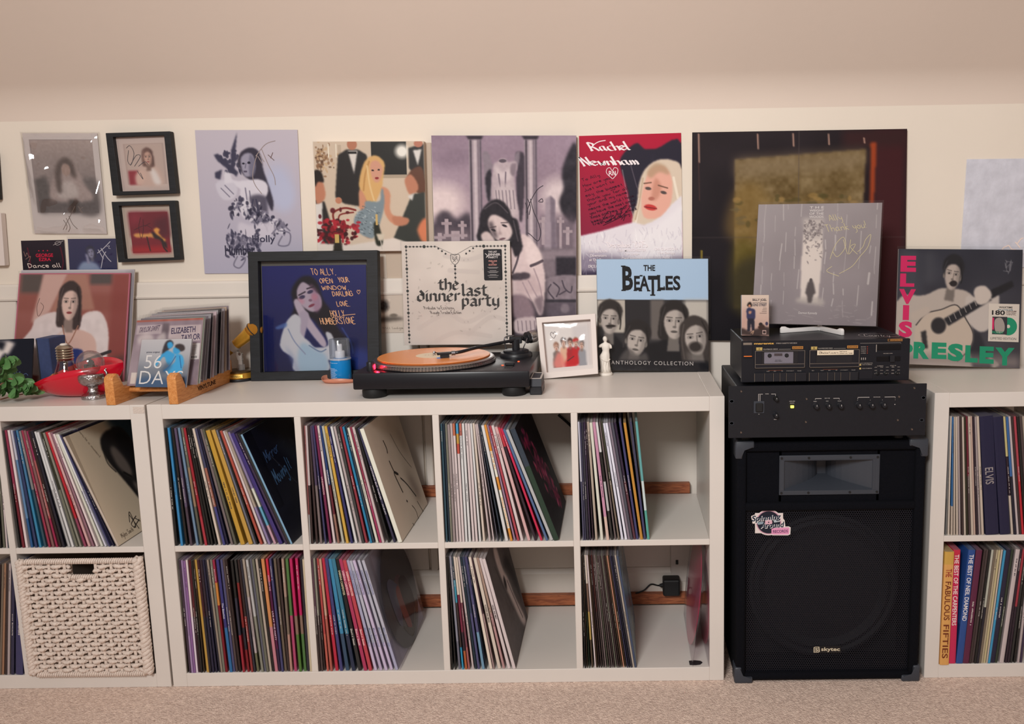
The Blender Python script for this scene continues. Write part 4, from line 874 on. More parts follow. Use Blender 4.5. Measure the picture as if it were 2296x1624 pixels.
a.poly('30,50 32,44 33,38 37,34 42,31.5 48,32 53,36 55,40 59,42 61,50 62,56 57,60 54,55 46,53 38,52 33,54', (40,36,42), 1, 1, True).line('36,36 44,33 52,38', .5, (84,76,82), .7).line('56,42 59,52', .5, (84,76,82), .7)
a.poly('38,43 41,39 47,40 53,43.5 55,48 52,51.6 47,52.4 42,50', (206,188,186), 1, 1, True).poly('38,43 41,42 45,50.6 42,50', (72,62,68), 2, .85).ell(41.8, 46.6, 1.7, .55, (46,40,46), .5, 14).ell(49.6, 44.4, 1.9, .6, (52,44,50), .5, 14).line('39.6,45.4 43.6,44.8', .4, (70,60,64), .8).line('47.4,43 52,42.8', .4, (70,60,64), .8).poly('45.6,45 48,49 45,49.2', (160,142,144), 1, .8).ell(48, 51, 2.3, .55, (116,90,96), .5, -8).poly('33,49 38,47.4 43,52.6 36,54', (200,182,180), 1, 1, True)
a.noise(60, 4)
o = poster('poster', pn, a, 'tall monochrome poster of a seated figure before a headless angel statue', 'poster', .012, None, mat('grey_board_edge', (110,100,106), .6), group='pictures on the wall')
k = Ink(pn)
for q in ('64.5,33 66,37 66,41', '66,31 68,35 67,39', '65,38 69,31 73,26.5 77,24.5', '68,31 70,37 73.5,43 75,48 73,52 68,49 66,48', '73.5,32.4 76,31 76.6,32.6 74,32.6'): k.pen(q, .5, (56,48,58))
k.done(o, 'signature')
# --- red tour poster
pn = px4(WP, (1298,305), (1527,298), (1532,626), (1304,627))
a = Art(170, 240, (168,26,56)); a.grad((176,22,54), (120,40,66)); a.poly('42,14 56,6 64,10 76,10 100,7 100,60 60,62 52,56 46,36 40,22', (40,36,50), 1, 1, True).poly('72,12 74,30 70,40', (62,58,72), 2, .7).line('42,24 46,40 52,56', .5, (170,160,165), .5).line('50,20 56,36', .5, (110,100,110), .6)
a.poly('58,34 64,24 76,18 90,18 100,24 100,52 84,58 70,62 52,62 52,54 56,46', (214,196,176), 1, 1, True).poly('64,32 70,24 82,22 90,30 90,44 84,54 72,58 62,56 60,44', (226,170,152), 1, 1, True).poly('66,26 74,20 84,22 88,28 78,26 70,30', (176,146,118), 2, .8, True)
a.poly('74,30 80,36 76,44 70,44', (190,130,110), 2, .7, True).ell(67, 37, 3, 1.1, (88,74,72), .5, 6).ell(82, 40, 3, 1.1, (88,74,72), .5, 10).line('63,33.5 70,33', .6, (110,80,66)).line('77,35 86,37', .6, (110,80,66)).ell(70, 44, 3, 1.3, (176,110,95), .6).ell(69, 50, 6, 2, (196,60,58), .35, 8).line('63,49.5 75,51', .4, (110,30,36)).line('58,44 54,62', 1.0, (236,224,206), .9).line('62,30 58,46 54,58', .8, (190,168,144), .9).line('92,30 96,44', 1.2, (236,224,206), .9)
a.poly('0,69 20,66 40,62 52,60 62,62 70,60 80,56 90,48 100,42 100,100 0,100', (226,220,226), 1).poly('50,68 70,64 90,54 100,50 100,80 70,84', (238,234,236), 4, .7, True).poly('0,82 40,84 60,88 100,84 100,100 0,100', (120,108,130), 6, .8, True).poly('0,94 100,94 100,100 0,100', (52,44,66), 3, .9)
for i in range(220):
    x = NR.rand()*100; y = 62+NR.rand()*34
    if y > 70-x*.2: a.line([(x/100, y/100), ((x+NR.randn()*2)/100, (y+2+NR.rand()*3)/100)], .25, [(250,248,248), (176,168,184)][NR.randint(2)], .5, False)
o = poster('poster', pn, a, 'red tour poster of a blonde woman in white fur with script lettering', 'poster', group='pictures on the wall')
k = Ink(pn); W_ = (240,230,232)
k.hand('Rachel', 13, 4.5, 50, 10.5, W_, 1.9, -.9, 20); k.hand('Newnham', 5, 14.5, 58, 20.5, W_, 1.9, -.9, 20); k.pen('14,10 11.5,10.2 12,8.6 15,6 20,4.2 26,3.6', .8, W_); k.pen('6,20.4 4,20.6 4.4,19.4', .9, W_)
heart(k, 32, 26, 6, .5, W_, .7); k.hand('RN', 29, 24.5, 35, 27.5, W_, .7)
for i, ln in enumerate(['To Ally', 'How are you', 'Just want to', 'say the biggest', 'thank you for all', 'your and my name', 'means the world I hope', 'you have the most amaz', 'Xmas and new year and', 'keep being for amaz', 'fresh up and by']):
    k.hand(ln, 2+i*.9, 27.6+i*2.9, 2+i*.9+min(46, 2.5*len(ln)), 29.6+i*2.9, (44,12,34), .42, -.3, rot=-16)
for q in ('20,60 28,52 30,58 24,60 34,56 36,52 38,56 42,50 46,48', '22,62 40,56 48,50', '40,58 44,55 42,59'): k.pen(q, .5, (44,12,34))
k.hand('December 2025', 28, 73.5, 66, 77.5, W_, .75, -.8, 25)
for t_, x0, x1, y in (('11th LONDON', 8, 26, 80), ('Downstairs', 9, 25, 83), ('at The Dome', 8, 26, 86), ('12th MANCHESTER', 36, 64, 79.6), ('The Lodge', 42, 57, 82.4), ('Deaf Institute', 40, 60, 85.2), ('13th GLASGOW', 72, 95, 79), ('The Garage', 75, 92, 82), ('Attic', 80, 87, 84.6), ('DICE.FM', 7, 18, 90.6)): k.text(t_, x0, y-.9, x1, y+.9, W_, .01)
k.done(o)
# --- big dark window poster
pn = px4((WY-.012, WY-.028), (1552,297), (2034,289), (2027,768), (1551,763))
a = Art(230, 230, (26,20,26)); a.grad((34,26,30), (20,16,22)); a.noise(8, 5)
a.rect(84, 0, 100, 100, (62,26,30), .06).rect(70, 0, 100, 8, (52,28,30), .05).poly('83,6 86,6 84,60 81,60', (150,62,30), 1).rect(80, 8, 83, 60, (34,22,26), .02)
a.poly('20,13 81,9 80,40 79,86 20,84', (112,92,58), 1); w_ = a.mask(pp('20,13 81,9 80,40 79,86 20,84'))
a.noise(30, 14, w_).noise(70, 10, w_).noise(9, 12, w_)
a.poly('20,28 30,24 40,34 60,32 80,38 80,44 20,52', (134,106,54), 5, .6, True).poly('20,52 34,56 40,66 36,86 20,84', (92,80,24), 5, .7, True).poly('20,64 38,60 60,84 20,86', (44,40,30), 5, .7, True).poly('20,12 81,9 80,18 20,22', (136,118,92), 5, .6)
for i in range(60): a.ell(20+NR.rand()*60, 30+NR.rand()*14, .8+NR.rand()*2, .6+NR.rand(), [(80,70,36), (160,128,74), (104,90,60)][NR.randint(3)], .6, 0, .6)
for x, y0_, y1_ in ((3, 1, 14), (30.5, 1.5, 8), (47, 1.5, 7), (63.5, 2, 6.5), (80, 4, 6)): a.line([(x/100, y0_/100), ((x+.3)/100, y1_/100)], .35, (176,140,124), .9, False)
a.line([(.03, .14), (.035, .32)], .2, (90,60,54), .6, False).rect(49.6, 0, 49.9, 100, (84,74,72), a=.6).rect(0, 49.8, 100, 50.1, (84,74,72), a=.6).rect(4, 56, 5, 62, (120,104,40))
o = poster('poster', pn, a, 'large dark folded poster of a room window looking on dry grass', 'poster', group='pictures on the wall')
# --- metallic plate, right
pn = px4(WP, (2168,357), (2335,355), (2330,600), (2152,600))
o = thing('metal_plate', pn.base(), 'brushed silver plate with engraved writing on the wall at the right', 'picture', 'pictures on the wall')
bm = NB(); slab(bm, pn, .003, .0008, .0006); obj('plate', bm, mat('brushed_silver', (228,230,242), .42, .45, noise=.10, nscale=24, bump=.25, bscale=70), o)
k = Ink(pn, .0014); k.hand('arom', 48, 64, 118, 78, (236,216,206), 1.6, -.3, rot=-28); k.hand('Harry', 6, 88, 50, 99, (120,108,110), 1.0, -.3, rot=-30); k.done(o, 'engraving')
# --- two cards above the winged record
pn = px4(WP, (47,540), (144,538), (150,618), (53,620))
a = Art(70, 60, (40,34,42)); a.grad((46,38,46), (30,26,34)); a.line('14,20 18,60 12,90', .7, (120,30,50)).line('90,20 94,60 88,90', .7, (120,30,50)); o = poster('postcard', pn, a, 'black signed card with red and white lettering above the winged portrait record', 'card', group='small cards on the wall')
k = Ink(pn); RD = (200,36,66); k.text('GEORGE', 32, 37, 72, 47, RD, .02); k.text('EZRA', 39, 49, 66, 58, RD, .02); k.hand('Dance all', 14, 64, 88, 76, (225,205,195), 1.4, -.2); k.hand('over me', 18, 83, 84, 94, (225,205,195), 1.4, -.2)
for x in (40, 50, 60): k.disc(x, 29, 1.6, RD, 5)
k.pen('78,8 84,4 92,6 90,12 82,14 78,8', .8, (190,180,180)); k.pen('74,14 86,8 98,3', .8, (190,180,180)); k.pen('5,30 8,44 12,34 16,46', .7, (170,130,120)); k.pen('8,52 20,44 14,60', .7, (170,130,120)); k.done(o)
pn = px4(WP, (152,536), (260,535), (264,616), (157,617))
a = Art(80, 64, (34,40,88)); a.grad((44,44,86), (26,34,82)); a.person(46, 38, 15, (150,148,176), (40,42,66), asp=.62, body=False, long=.6, rot=-12); a.poly('22,72 36,62 58,70 64,100 18,100', (140,156,186), 2, 1, True).poly('34,40 40,44 44,70 38,68', (150,148,176), 1)
o = poster('postcard', pn, a, 'blue signed card in a clear pouch above the winged portrait record', 'card', group='small cards on the wall')
k = Ink(pn)
for q in ('62,30 72,56', '68,26 80,52 88,64', '60,40 74,26 88,8', '78,36 72,50 66,82'): k.pen(q, 1.6, (196,192,204))
k.pen('80,22 86,20 84,26 88,28', .9, (196,192,204)); k.done(o, 'signature'); pouch(px4(WP-.001, (150,530), (262,530), (266,616), (155,617)), o, off=.002, amp=.003, seed=9)
# --- sketch cards on the panelling, between frame and white record
pn = px4(WY-.0135, (846,663), (906,661), (908,746), (846,747)); a = Art(44, 60, (204,190,176)); a.ell(22, 28, 20, 15, (60,56,54), .8).noise(20, 14, a.mask(pp('0,10 50,10 50,45 0,45'))); a.poly('0,62 40,56 88,60 90,66 0,72', (84,76,70), 2, .9, True).ell(60, 54, 14, 5, (120,110,100), .7)
o = poster('postcard', pn, a, 'small card with a tree sketch on the panelling beside the black frame', 'card', .0008); k = Ink(pn); k.hand('Mill', 22, 84, 48, 90, (120,108,98), .9, -.3); k.hand('lodge', 56, 84, 94, 90, (120,108,98), .9, -.3); k.done(o)
# ================================================================ records and frames leaning behind the shelf top
ZT = SHH
def lean(name, pn, art, label, cat, t=.004, edge=None, m=None, group=None, clear=None, seed=3):
    o = thing(name, pn.base(), label, cat, group)
    bm = NB(); slab(bm, pn, t, .0005); obj('sleeve', bm, edge or PAPER, o)
    picture('cover_picture', art, pn, o, m or PRINTG)
    if clear:
        c = pn.sub(-clear[0], -clear[1], 1+clear[2], 1.004, .0016); bm = NB(); slab(bm, c, .0002, 0); obj('plastic_sleeve', bm, CLEAR, o)
    return o
# winged portrait record (generic picture in the same colours)
pn = px4((WY-.034, .345), (44,613), (293,612), (277,872), (24,866))
a = Art(200, 200, (166,98,88)); a.grad((172,112,104), (150,78,70)); a.rect(2, 0, 22, 18, (96,84,80), .05).rect(64, 0, 84, 10, (96,86,84), .04).rect(0, 18, 100, 34, (150,84,74), .06, .6).poly('22,0 44,0 30,34 14,44', (214,176,166), 2).poly('44,0 60,0 70,32 30,34', (188,140,122), 2, .8)
a.rect(84, 0, 100, 100, (146,70,66), .06, .7).poly('80,76 100,70 100,100 80,100', (90,70,70), 4, .7)
a.poly('14,50 18,40 34,34 44,40 46,60 40,78 24,90 6,84 0,70', (234,218,216), 1, 1, True).poly('58,40 72,33 80,40 84,56 82,80 70,92 60,76', (236,222,220), 1, 1, True); w_ = a.mask(pp('14,50 34,34 46,60 24,90 0,70'))+a.mask(pp('58,40 72,33 84,56 70,92'))
a.noise(26, 6, w_)
a.poly('36,58 44,50 60,50 72,58 74,80 70,98 36,98 28,80', (226,190,178), 1, 1, True).person(47, 26, 15, (232,200,188), (66,52,52), asp=.72, body=False, long=.95, rot=0)
a.poly('36,68 44,64 50,66 62,68 60,82 50,84 36,76', (50,62,124), 1, 1, True).poly('44,48 46,66 40,68 38,56', (232,216,212), 2, .8).line('42,46 48,62 56,46', .5, (170,120,100)).line('46,88 66,76 86,68', 1.4, (54,48,52)).line('46,90 60,82 72,77', 1.0, (220,200,196)).poly('28,80 40,86 50,92 36,100 24,96', (238,226,224), 2, .9, True)
o = lean('record_sleeve', pn, a, 'record with winged woman portrait in pink border leaning behind the red bowl', 'record', .004, mat('pink_sleeve_edge', (178,92,110), .5), clear=(.01, .02, .02)); bm = NB()
k = Ink(pn, .0006); [k.rect(*r_, (196,112,130)) for r_ in ((0, 0, 100, 1), (0, 0, 1.2, 100), (98.8, 0, 100, 100))]; k.pen('20,22 18,30 20,38 24,30 21,26', .4, (110,80,76)); k.done(o, 'cover_border')
pn2 = px4((WY-.026, .36), (48,606), (302,604), (288,872), (30,866)); a = Art(12, 12, (190,186,190)); a.rect(94, 0, 100, 100, (92,88,98), .02); lean('record_sleeve', pn2, a, 'pale grey record in clear sleeve behind the winged portrait record', 'record', .004)
# black 7-inch sleeve and navy book at the far left
pn = px4((.30, .255), (-62,764), (75,759), (70,872), (-62,872)); a = Art(50, 46, (20,24,36)); a.poly('0,0 62,4 70,8 60,30 40,50 20,70 0,80', (214,204,200), 1, 1).poly('30,0 56,6 50,24 40,14', (26,28,38), 1).ell(54, 50, 8, 20, (24,28,44), .5)
o = lean('record_sleeve', pn, a, 'black and white signed sleeve at the far left behind the plant', 'record', .004, CARD_D); k = Ink(pn); k.pen('70,72 74,64 76,74 80,66 82,74 90,70 94,74', .8, (70,90,130)); k.pen('66,80 72,76 80,78', .6, (70,90,130)); k.done(o, 'signature')
c = PZ(98, 870, ZT)
bm = NB(); box(bm, P(83,800,.29).x, P(113,800,.29).x, .29, .40, ZT, P(98,759,.29).z, .002); t_ = thing('book', (P(98,800,.29).x, .345, ZT), 'small navy book standing behind the red bowl', 'book')
obj('cover', bm, mat('navy_cloth', (50,64,104), .6, noise=.1, nscale=120), t_); bm = NB(); box(bm, P(83,800,.29).x+.0018, P(83,800,.29).x+.005, .2896, .30, ZT+.002, P(98,759,.29).z-.003); obj('spine_edge', bm, CARD_D, t_)
# big black frame with blue portrait
FO = px4((.368, .325), (555,546), (846,542), (851,829), (562,836))
def tostand(pn, z=ZT):
    """shift a leaning panel so that its lowest corner rests on height z"""
    d = z-min(c.z for c in pn.c)
    pn.c = [c+Vector((0, 0, d)) for c in pn.c]; return d
d_ = tostand(FO); FI = FO.sub(.076, .074, .915, .935); PI_ = FO.sub(.085, .108, .895, .932)
o = thing('picture_frame', FO.base(), 'large black wooden frame with a blue signed portrait behind the turntable', 'picture frame')
bm = NB(); frame_bm(bm, FO, FI, .028, .004); obj('frame', bm, BLKF, o); bm = NB(); slab(bm, FO.sub(.04, .04, .96, .96), .002, 0, -.020); obj('backing', bm, mat('frame_back_grey', (88,84,78), .6), o)
a = Art(190, 190, (26,34,98)); a.grad((28,34,104), (20,26,70)); a.ell(92, 90, 12, 10, (34,50,120), .9)
a.poly('30,40 28,24 36,12 46,10 54,18 58,32 66,44 72,60 82,72 80,80 66,74 54,58 46,50 38,56 26,52', (24,20,30), 2, 1, True).poly('33,24 38,16 44,18 50,24 56,30 56,40 48,44 40,40 35,34', (176,160,176), 1, 1, True).poly('46,18 54,26 56,40 50,44', (150,110,136), 2, .6, True)
a.ell(38, 30, 3, 1.8, (60,54,84), .5, -20).ell(46, 25, 3, 1.6, (60,54,84), .5, -20).line('35,28 41,25', .7, (56,46,60)).line('43,22 50,20', .7, (56,46,60)).ell(46, 33, 1.8, 1.3, (126,96,116), .6).ell(47, 38, 3.2, 1.3, (128,60,80), .4, -24).ell(36, 34, 4, 3, (200,120,140), .9, 0, .5).ell(50, 30, 3, 3, (200,120,140), .9, 0, .5)
a.poly('30,34 34,32 42,44 48,54 60,72 58,78 50,70 40,56 33,44', (182,168,184), 1, 1, True).poly('36,44 44,46 40,66 36,72 34,56', (170,158,176), 1, 1, True)
a.poly('16,72 22,54 30,46 36,50 36,64 44,72 50,78 62,76 60,64 66,66 70,80 72,94 62,90 62,100 30,100 28,88 18,80', (196,196,204), 1, 1, True).poly('36,74 50,80 60,86 60,100 34,100', (150,180,204), 3, .8, True).poly('12,58 22,54 22,58 14,60', (80,110,170), 1, .8, True).line('44,76 54,82 60,80', .6, (110,130,160)).line('24,60 30,72 40,84', .6, (140,150,176)).poly('20,74 28,84 34,100 30,100', (140,150,180), 3, .6)
a.line('76,60 84,74 86,84', .8, (60,84,150), .6)
picture('printed_picture', a, PI_, o, PRINTG, -.016)
k = Ink(PI_, -.0154); CO = (232,176,134)
for s_, x0, x1, y0_, y1_ in (('TO ALLY,', 48, 71, 3, 9), ('OPEN', 56, 68, 12.5, 17), ('YOUR', 74, 84, 11.5, 16.5), ('WINDOW,', 58, 83, 19.5, 23.5), ('DARLING', 68, 87, 25, 29.5), ('LOVE,', 72, 84, 34.5, 39), ('HOLLY', 66, 79, 43, 49), ('HUMBERSTONE', 56, 89, 50, 56)): k.hand(s_, x0, y0_, x1, y1_, CO, .62, -.25, jig=.25)
heart(k, 92.5, 26, 1.6, .5, CO, 1.3); k.pen('76,48 82,47.5 89,47', .6, CO); k.done(o, 'handwriting')
bm = NB(); slab(bm, FI.sub(-.01, -.01, 1.01, 1.01), .0015, 0, -.008); obj('glass_pane', bm, GLASS, o)
# boxed set of the band with pale blue band
pn = px4((.388, .365), (1337,579), (1588,578), (1589,832), (1341,828)); tostand(pn)
a = Art(190, 190, (40,40,46)); a.rect(0, 0, 100, 36.5, (186,212,238)); w_ = None
a.rect(0, 36.5, 100, 100, (54,52,54)).rect(0, 36.5, 14, 60, (206,196,184), .03).rect(12, 36.5, 26, 66, (198,188,176), .02).rect(25, 36.5, 48, 66, (44,42,45)).rect(48, 36.5, 60, 72, (112,104,100), .03).rect(78, 36.5, 100, 60, (206,198,188), .05)
a.poly('0,70 14,66 26,80 40,76 56,74 60,70 100,66 100,100 0,100', (20,20,25), 2)
def fig(x, y, k_, hair, long, rot): a.person(x, y, k_, (196,184,176), hair, (34,34,40), rot, long, .92, .38, False)
fig(11, 54, 13, (50,45,43), .2, 4); fig(35, 73, 14, (40,36,36), .15, 10); fig(69, 56, 15, (42,38,37), .55, 2); fig(88, 70, 15.5, (66,59,56), 1.0, -8)
a.poly('20,88 28,80 36,86 44,84 44,98 20,98', (96,90,88), 2, .8, True).poly('80,82 92,84 96,96 82,96', (120,112,108), 3, .7).ell(88, 78, 6, 4.5, (54,48,46), .6).ell(12, 60, 4.5, 1.3, (46,40,38), .5)
a.rect(0, 91, 100, 100, (26,26,32), .04)
o = lean('record_box', pn, a, 'boxed record set with pale blue top and four men in monochrome', 'record', .022, mat('blue_black_box', (52,56,68), .4), clear=(.004, .02, .018))
k = Ink(pn); BKI = (20,20,24)
k.text('THE', 42, 5.5, 52.5, 10.8, BKI, .03)
def serif(pts_list):
    for q in pts_list: k.poly(q, BKI)
k.text('B', 23, 6.5, 32.5, 28, BKI, .035); k.text('EA', 33.5, 15, 47, 28, BKI, .03); k.text('T', 46, 15, 54.5, 32, BKI, .035); k.text('LES', 54.5, 15, 75, 28, BKI, .03)
for x0, x1, y in ((22, 26, 6.5), (22, 26, 28), (33, 36, 28), (38.6, 41.2, 15), (37.6, 40.6, 28.3), (45, 48, 28.3), (47.8, 52.4, 32.2), (54, 57.5, 28), (54, 57, 15), (60, 60.8, 24.8)): k.rect(x0, y-.6, x1, y+.6, BKI)
k.text('ANTHOLOGY COLLECTION', 12, 91.2, 86, 94.6, (206,198,194), .0, spacing=1.3); k.done(o)
# white record with rosary border standing at the back of the turntable
pn = px4((WY-.045, .358), (900,542), (1143,540), (1148,772), (907,774)); WREC = pn
a = Art(150, 150, (222,211,203)); a.grad((226,214,204), (214,203,196)); a.noise(4, 8).noise(9, 4)
for q in ('14,84 40,70 60,78 90,60', '30,96 50,88 80,92', '40,14 60,18 74,14', '44,28 70,30', '60,90 80,74 94,76'): a.line(q, 2.2, (206,194,188), .5)
for i in range(60): x, y = 8+NR.rand()*84, 8+NR.rand()*84; a.line([(x/100, y/100), ((x+NR.randn())/100, (y+NR.randn())/100)], .25, (150,138,132), .7, False)
o = lean('record_sleeve', pn, a, 'cream record with rosary bead border and black gothic lettering behind the turntable', 'record', .006, mat('cream_sleeve', (222,210,202), .5), clear=(.01, .01, .015))
k = Ink(pn); BD = (70,70,70); big = (58,62,60)
xs = np.linspace(4, 96, 30); ring = []
for i in range(27):
    y = 5+i*3.55; ring += [(4.2+.02*i, y, .9 if i % 6 else 1.3), (95.6, y, .9 if i % 7 else 1.3)]
for i in range(12): u = i/11; ring += [(4.5+u*36, 5 if u < .75 else 5+(u-.75)*28, .9 if i != 5 else 1.5), (95.5-u*36, 5 if u < .75 else 5+(u-.75)*28, .9 if i != 6 else 1.5)]
for y in (24, 27, 31, 35, 39): ring.append((49, y, 1.0))
k.pen('4.2,5 4.7,97', .3, BD, False); k.pen('95.6,5 95.6,97', .3, BD, False); k.pen('4.5,5 32,5 46,12 49,14 52,12 64,5 95.6,5', .3, BD, False); k.pen('49,22 49,40', .3, BD, False)
for x, y, r_ in ring: k.disc(x, y, r_, BD if r_ < 1.2 else big, 10)
k.pen('45,13 53,13 52.5,19 49,22.5 45.5,19 45,13', .4, BD)
for q in ('46.5,14 48,18 50,15 51.5,19', '47,20 50,17 51,14', '48,15 47,17 50,20'): k.pen(q, .35, (110,106,104))
# gothic lettering drawn with a broad pen
GO = {'t':'1,9 1,1 2.4,0|0,6.4 2.4,6.8', 'h':'0,10 .4,9 .4,0|.4,5 1.6,6.4 2.6,5.4 2.6,.4 1.8,-1.6', 'e':'2.4,1 1.2,-.2 .2,1.2 .2,5 1.4,6.4 2.4,4.8 .4,3', 'l':'0,10 .4,9 .4,1 1.2,0', 'a':'.2,5.4 1.4,6.4 2.4,5 2.4,.6 3,0|2.4,3.4 .8,3 .2,1.2 1.2,0 2.4,1.2', 's':'2.4,5.6 1.2,6.4 .2,5.2 .4,3.8 2.2,2.6 2.4,1 1.2,-.2 0,.8', 'd':'1.2,9 2.6,6 2.6,1.4 1.4,0 .2,1.2 .2,4.6 1.4,6 2.6,5', 'i':'.4,6.4 .4,.8 1,0|.2,8.4 .7,8.6', 'n':'.4,6.4 .4,.2|.4,5 1.6,6.4 2.6,5.4 2.6,.8 3.2,0', 'r':'.4,6.4 .4,.2|.4,5 1.6,6.4 2.2,5.6', 'p':'.4,6.4 .4,-3|.4,5 1.6,6.4 2.6,5.2 2.6,1.4 1.4,0 .4,1', 'y':'.4,6.4 .4,1.6 1.4,.4 2.6,1.4|2.6,6.4 2.6,-1 1.8,-2.8 .8,-2.6'}
WID = {'t': 3, 'h': 3.6, 'e': 3.2, 'l': 1.9, 'a': 3.7, 's': 3.2, 'd': 3.6, 'i': 1.7, 'n': 3.8, 'r': 2.9, 'p': 3.6, 'y': 3.5}
def gothic(s, x0, x1, yb, sc):
    W = sum(WID[c] for c in s); f = (x1-x0)/W; x = 0
    for c in s:
        for st in GO[c].split('|'): k.pen([(x0+(x+float(p.split(',')[0]))*f, yb-float(p.split(',')[1])*sc) for p in st.split()], 2.5, (62,60,60), False, 38)
        x += WID[c]
gothic('the', 33, 53, 46.5, 1.05); gothic('last', 55, 79, 52.5, 1.12); gothic('dinner', 13.5, 54, 57.5, 1.12); gothic('party', 54.5, 90, 62.5, 1.12)
k.hand('Prelude to Ecstasy', 20, 62.5, 47, 65.5, (110,100,96), .35, -.5); k.hand('Rough Trade Edition', 26, 67, 54, 70, (110,100,96), .35, -.5)
k.poly([(76, 8), (92, 8), (92.4, 9), (92.6, 37), (92, 38), (76.4, 38), (75.6, 37), (75.4, 9)], (30,29,34)); WT = (222,214,212)
k.text('THE LAST', 80, 9.6, 88, 11.4, WT, .02); k.text('DINNER', 80, 12, 91, 14.2, WT, .02); k.text('PARTY', 80, 14.8, 89, 16.8, WT, .02); k.pen('77,12 79,14 78,16 81,13', .5, WT)
for t_, y in (('PRELUDE', 19.4), ('TO', 21.2), ('ECSTASY', 23)): k.text(t_, 84-len(t_)*.55, y-.7, 84+len(t_)*.55, y+.7, (226,160,150), .02)
for i, y in enumerate((25.4, 26.4, 28.6, 29.6, 30.6, 32.4, 33.4, 35)): k.rect(79+i % 3, y-.18, 89-i % 3, y+.18, (170,164,164))
k.done(o)
# record in silver sleeve on the tape deck comes with the deck; here the seaside of the right unit: loud pink and green lettering
pn = px4((WY-.03, .335), (2014,579), (2292,581), (2285,847), (2006,836)); tostand(pn, ZT+.001)
a = Art(200, 190, (52,54,66)); a.grad((48,50,62), (74,70,76)); a.noise(6, 8); GY = (196,182,172)
a.rect(0, 0, 18, 40, (70,72,82), .1).rect(20, 2, 30, 30, (80,80,88), .08, .6)
a.poly('0,46 22,40 34,34 44,34 56,36 64,46 60,64 70,86 80,100 0,100', GY, 1, 1, True).poly('56,40 66,42 80,36 82,50 76,66 66,70 56,58', (206,194,186), 1, 1, True).poly('54,66 68,72 78,100 62,100', (42,42,50), 2, 1)
a.person(44, 22, 13, (196,180,170), (34,34,40), asp=.72, body=False, long=-.1, rot=8); a.ell(45, 29.5, 3, 2.6, (40,34,36), .4)
a.poly('16,66 24,56 36,52 48,48 56,60 62,72 60,84 50,96 28,96 16,84', (206,188,172), 1, 1, True).line('16,66 24,56 36,52 48,48 56,60 62,72 60,84 50,96', .5, (80,74,74)).ell(34, 66, 6, 7, (44,42,46), .3).poly('38,60 72,38 76,43 42,66', (38,38,44), 1).poly('72,36 92,26 94,31 76,42', (30,30,36), 1)
for i in range(8): x = 42+i*4; a.line([((x)/100, (58-i*2.9)/100), ((x+2)/100, (62.6-i*2.9)/100)], .3, (170,160,154), 1, False)
a.poly('62,34 70,31 76,38 72,46 64,46', (214,200,190), 1, 1, True).poly('12,56 24,50 26,56 14,62', (200,184,172), 1, 1, True).poly('20,72 24,70 26,86 22,86', (50,48,50), 1).rect(0, 90, 100, 100, (150,136,132), .08, .7)
for i in range(14): a.line([((84+NR.rand()*8)/100, (8+NR.rand()*12)/100), ((86+NR.rand()*8)/100, (10+NR.rand()*12)/100)], .3, (130,128,134), .7, False)
o = lean('record_sleeve', pn, a, 'monochrome record of a singer with guitar, pink and green lettering, at the right', 'record', .004, clear=(.012, .025, .008))
k = Ink(pn); PK = (222,38,104); GRN = (24,152,112)
for ch, x0, x1, y0_, y1_ in (('E', 2, 14.5, 6, 20), ('L', 2, 13.5, 21.5, 33), ('V', 1.5, 15, 35, 48), ('I', 5, 10, 49, 62), ('S', 2, 13, 63, 77)): k.text(ch, x0, y0_, x1, y1_, PK, .06)
for ch, x0, x1, y0_, y1_ in (('P', 2, 14, 82, 96), ('R', 14.5, 27, 80.5, 95), ('E', 29, 41, 80.5, 94.5), ('S', 42, 54.5, 81, 96), ('L', 56, 66, 82, 96.5), ('E', 67.5, 79, 82.5, 97), ('Y', 80, 95.5, 83, 98)): k.text(ch, x0, y0_, x1, y1_, GRN, .06)
k.rect(74, 46, 98.5, 78, (226,214,202)); DK = (40,38,40); k.text('WAXTIME', 82, 48.2, 93, 49.8, DK, .03); k.text('IN COLOR', 81.5, 50.4, 93.5, 51.6, (60,110,130), .03); k.text('180', 76.5, 51.6, 87, 55.6, DK, .03)
for i, y in enumerate((52.2, 53.6, 55)): k.text(('GRAM', 'COLORED', 'VINYL')[i], 88, y-.55, 96, y+.55, (90,60,60), .02)
k.disc(90, 65, 7, GRN, 28); k.disc(90, 65, 1.4, (226,214,202)); k.rect(77, 57, 89, 72, (56,54,60)); k.poly('79,60 84,58 87,64 86,70 80,70', (176,164,156), True); k.rect(77, 58, 78.4, 68, PK); k.text('PRESLEY', 77, 69.4, 86.5, 71.4, GRN, .03); k.text('LIMITED EDITION', 76, 74.4, 96.5, 76.4, DK, .0); k.done(o)
# ---- white box frame with the group photograph
FO = px4((.318, .285), (1202,703), (1335,694), (1341,829), (1216,841)); tostand(FO); FI = FO.sub(.09, .09, .91, .90)
o = thing('picture_frame', FO.base(), 'small white box frame with a group photo, beside the white statuette', 'picture frame')
bm = NB(); frame_bm(bm, FO, FI, .028, .004); obj('frame', bm, mat('white_frame', (218,206,200), .5), o); bm = NB(); slab(bm, FO.sub(.03, .03, .97, .97), .002, 0, -.021); obj('backing', bm, PAPER, o)
a = Art(84, 84, (216,206,202)); a.rect(4, 6, 92, 94, (224,216,212)).rect(60, 10, 94, 90, (196,190,192), .1, .5)
for x, y, h_, tp in ((24, 50, (150,110,90), (120,110,106)), (40, 42, (60,46,44), (224,178,150)), (54, 44, (70,50,46), (170,40,46)), (66, 44, (140,90,60), (190,36,40)), (78, 50, (120,110,110), (150,150,156))):
    a.poly([(x-9, y+44), (x-8, y+12), (x, y+6), (x+8, y+12), (x+9, y+44)], tp, 1).person(x, y, 7.5, (214,170,150), h_, asp=.75, body=False, long=.3)
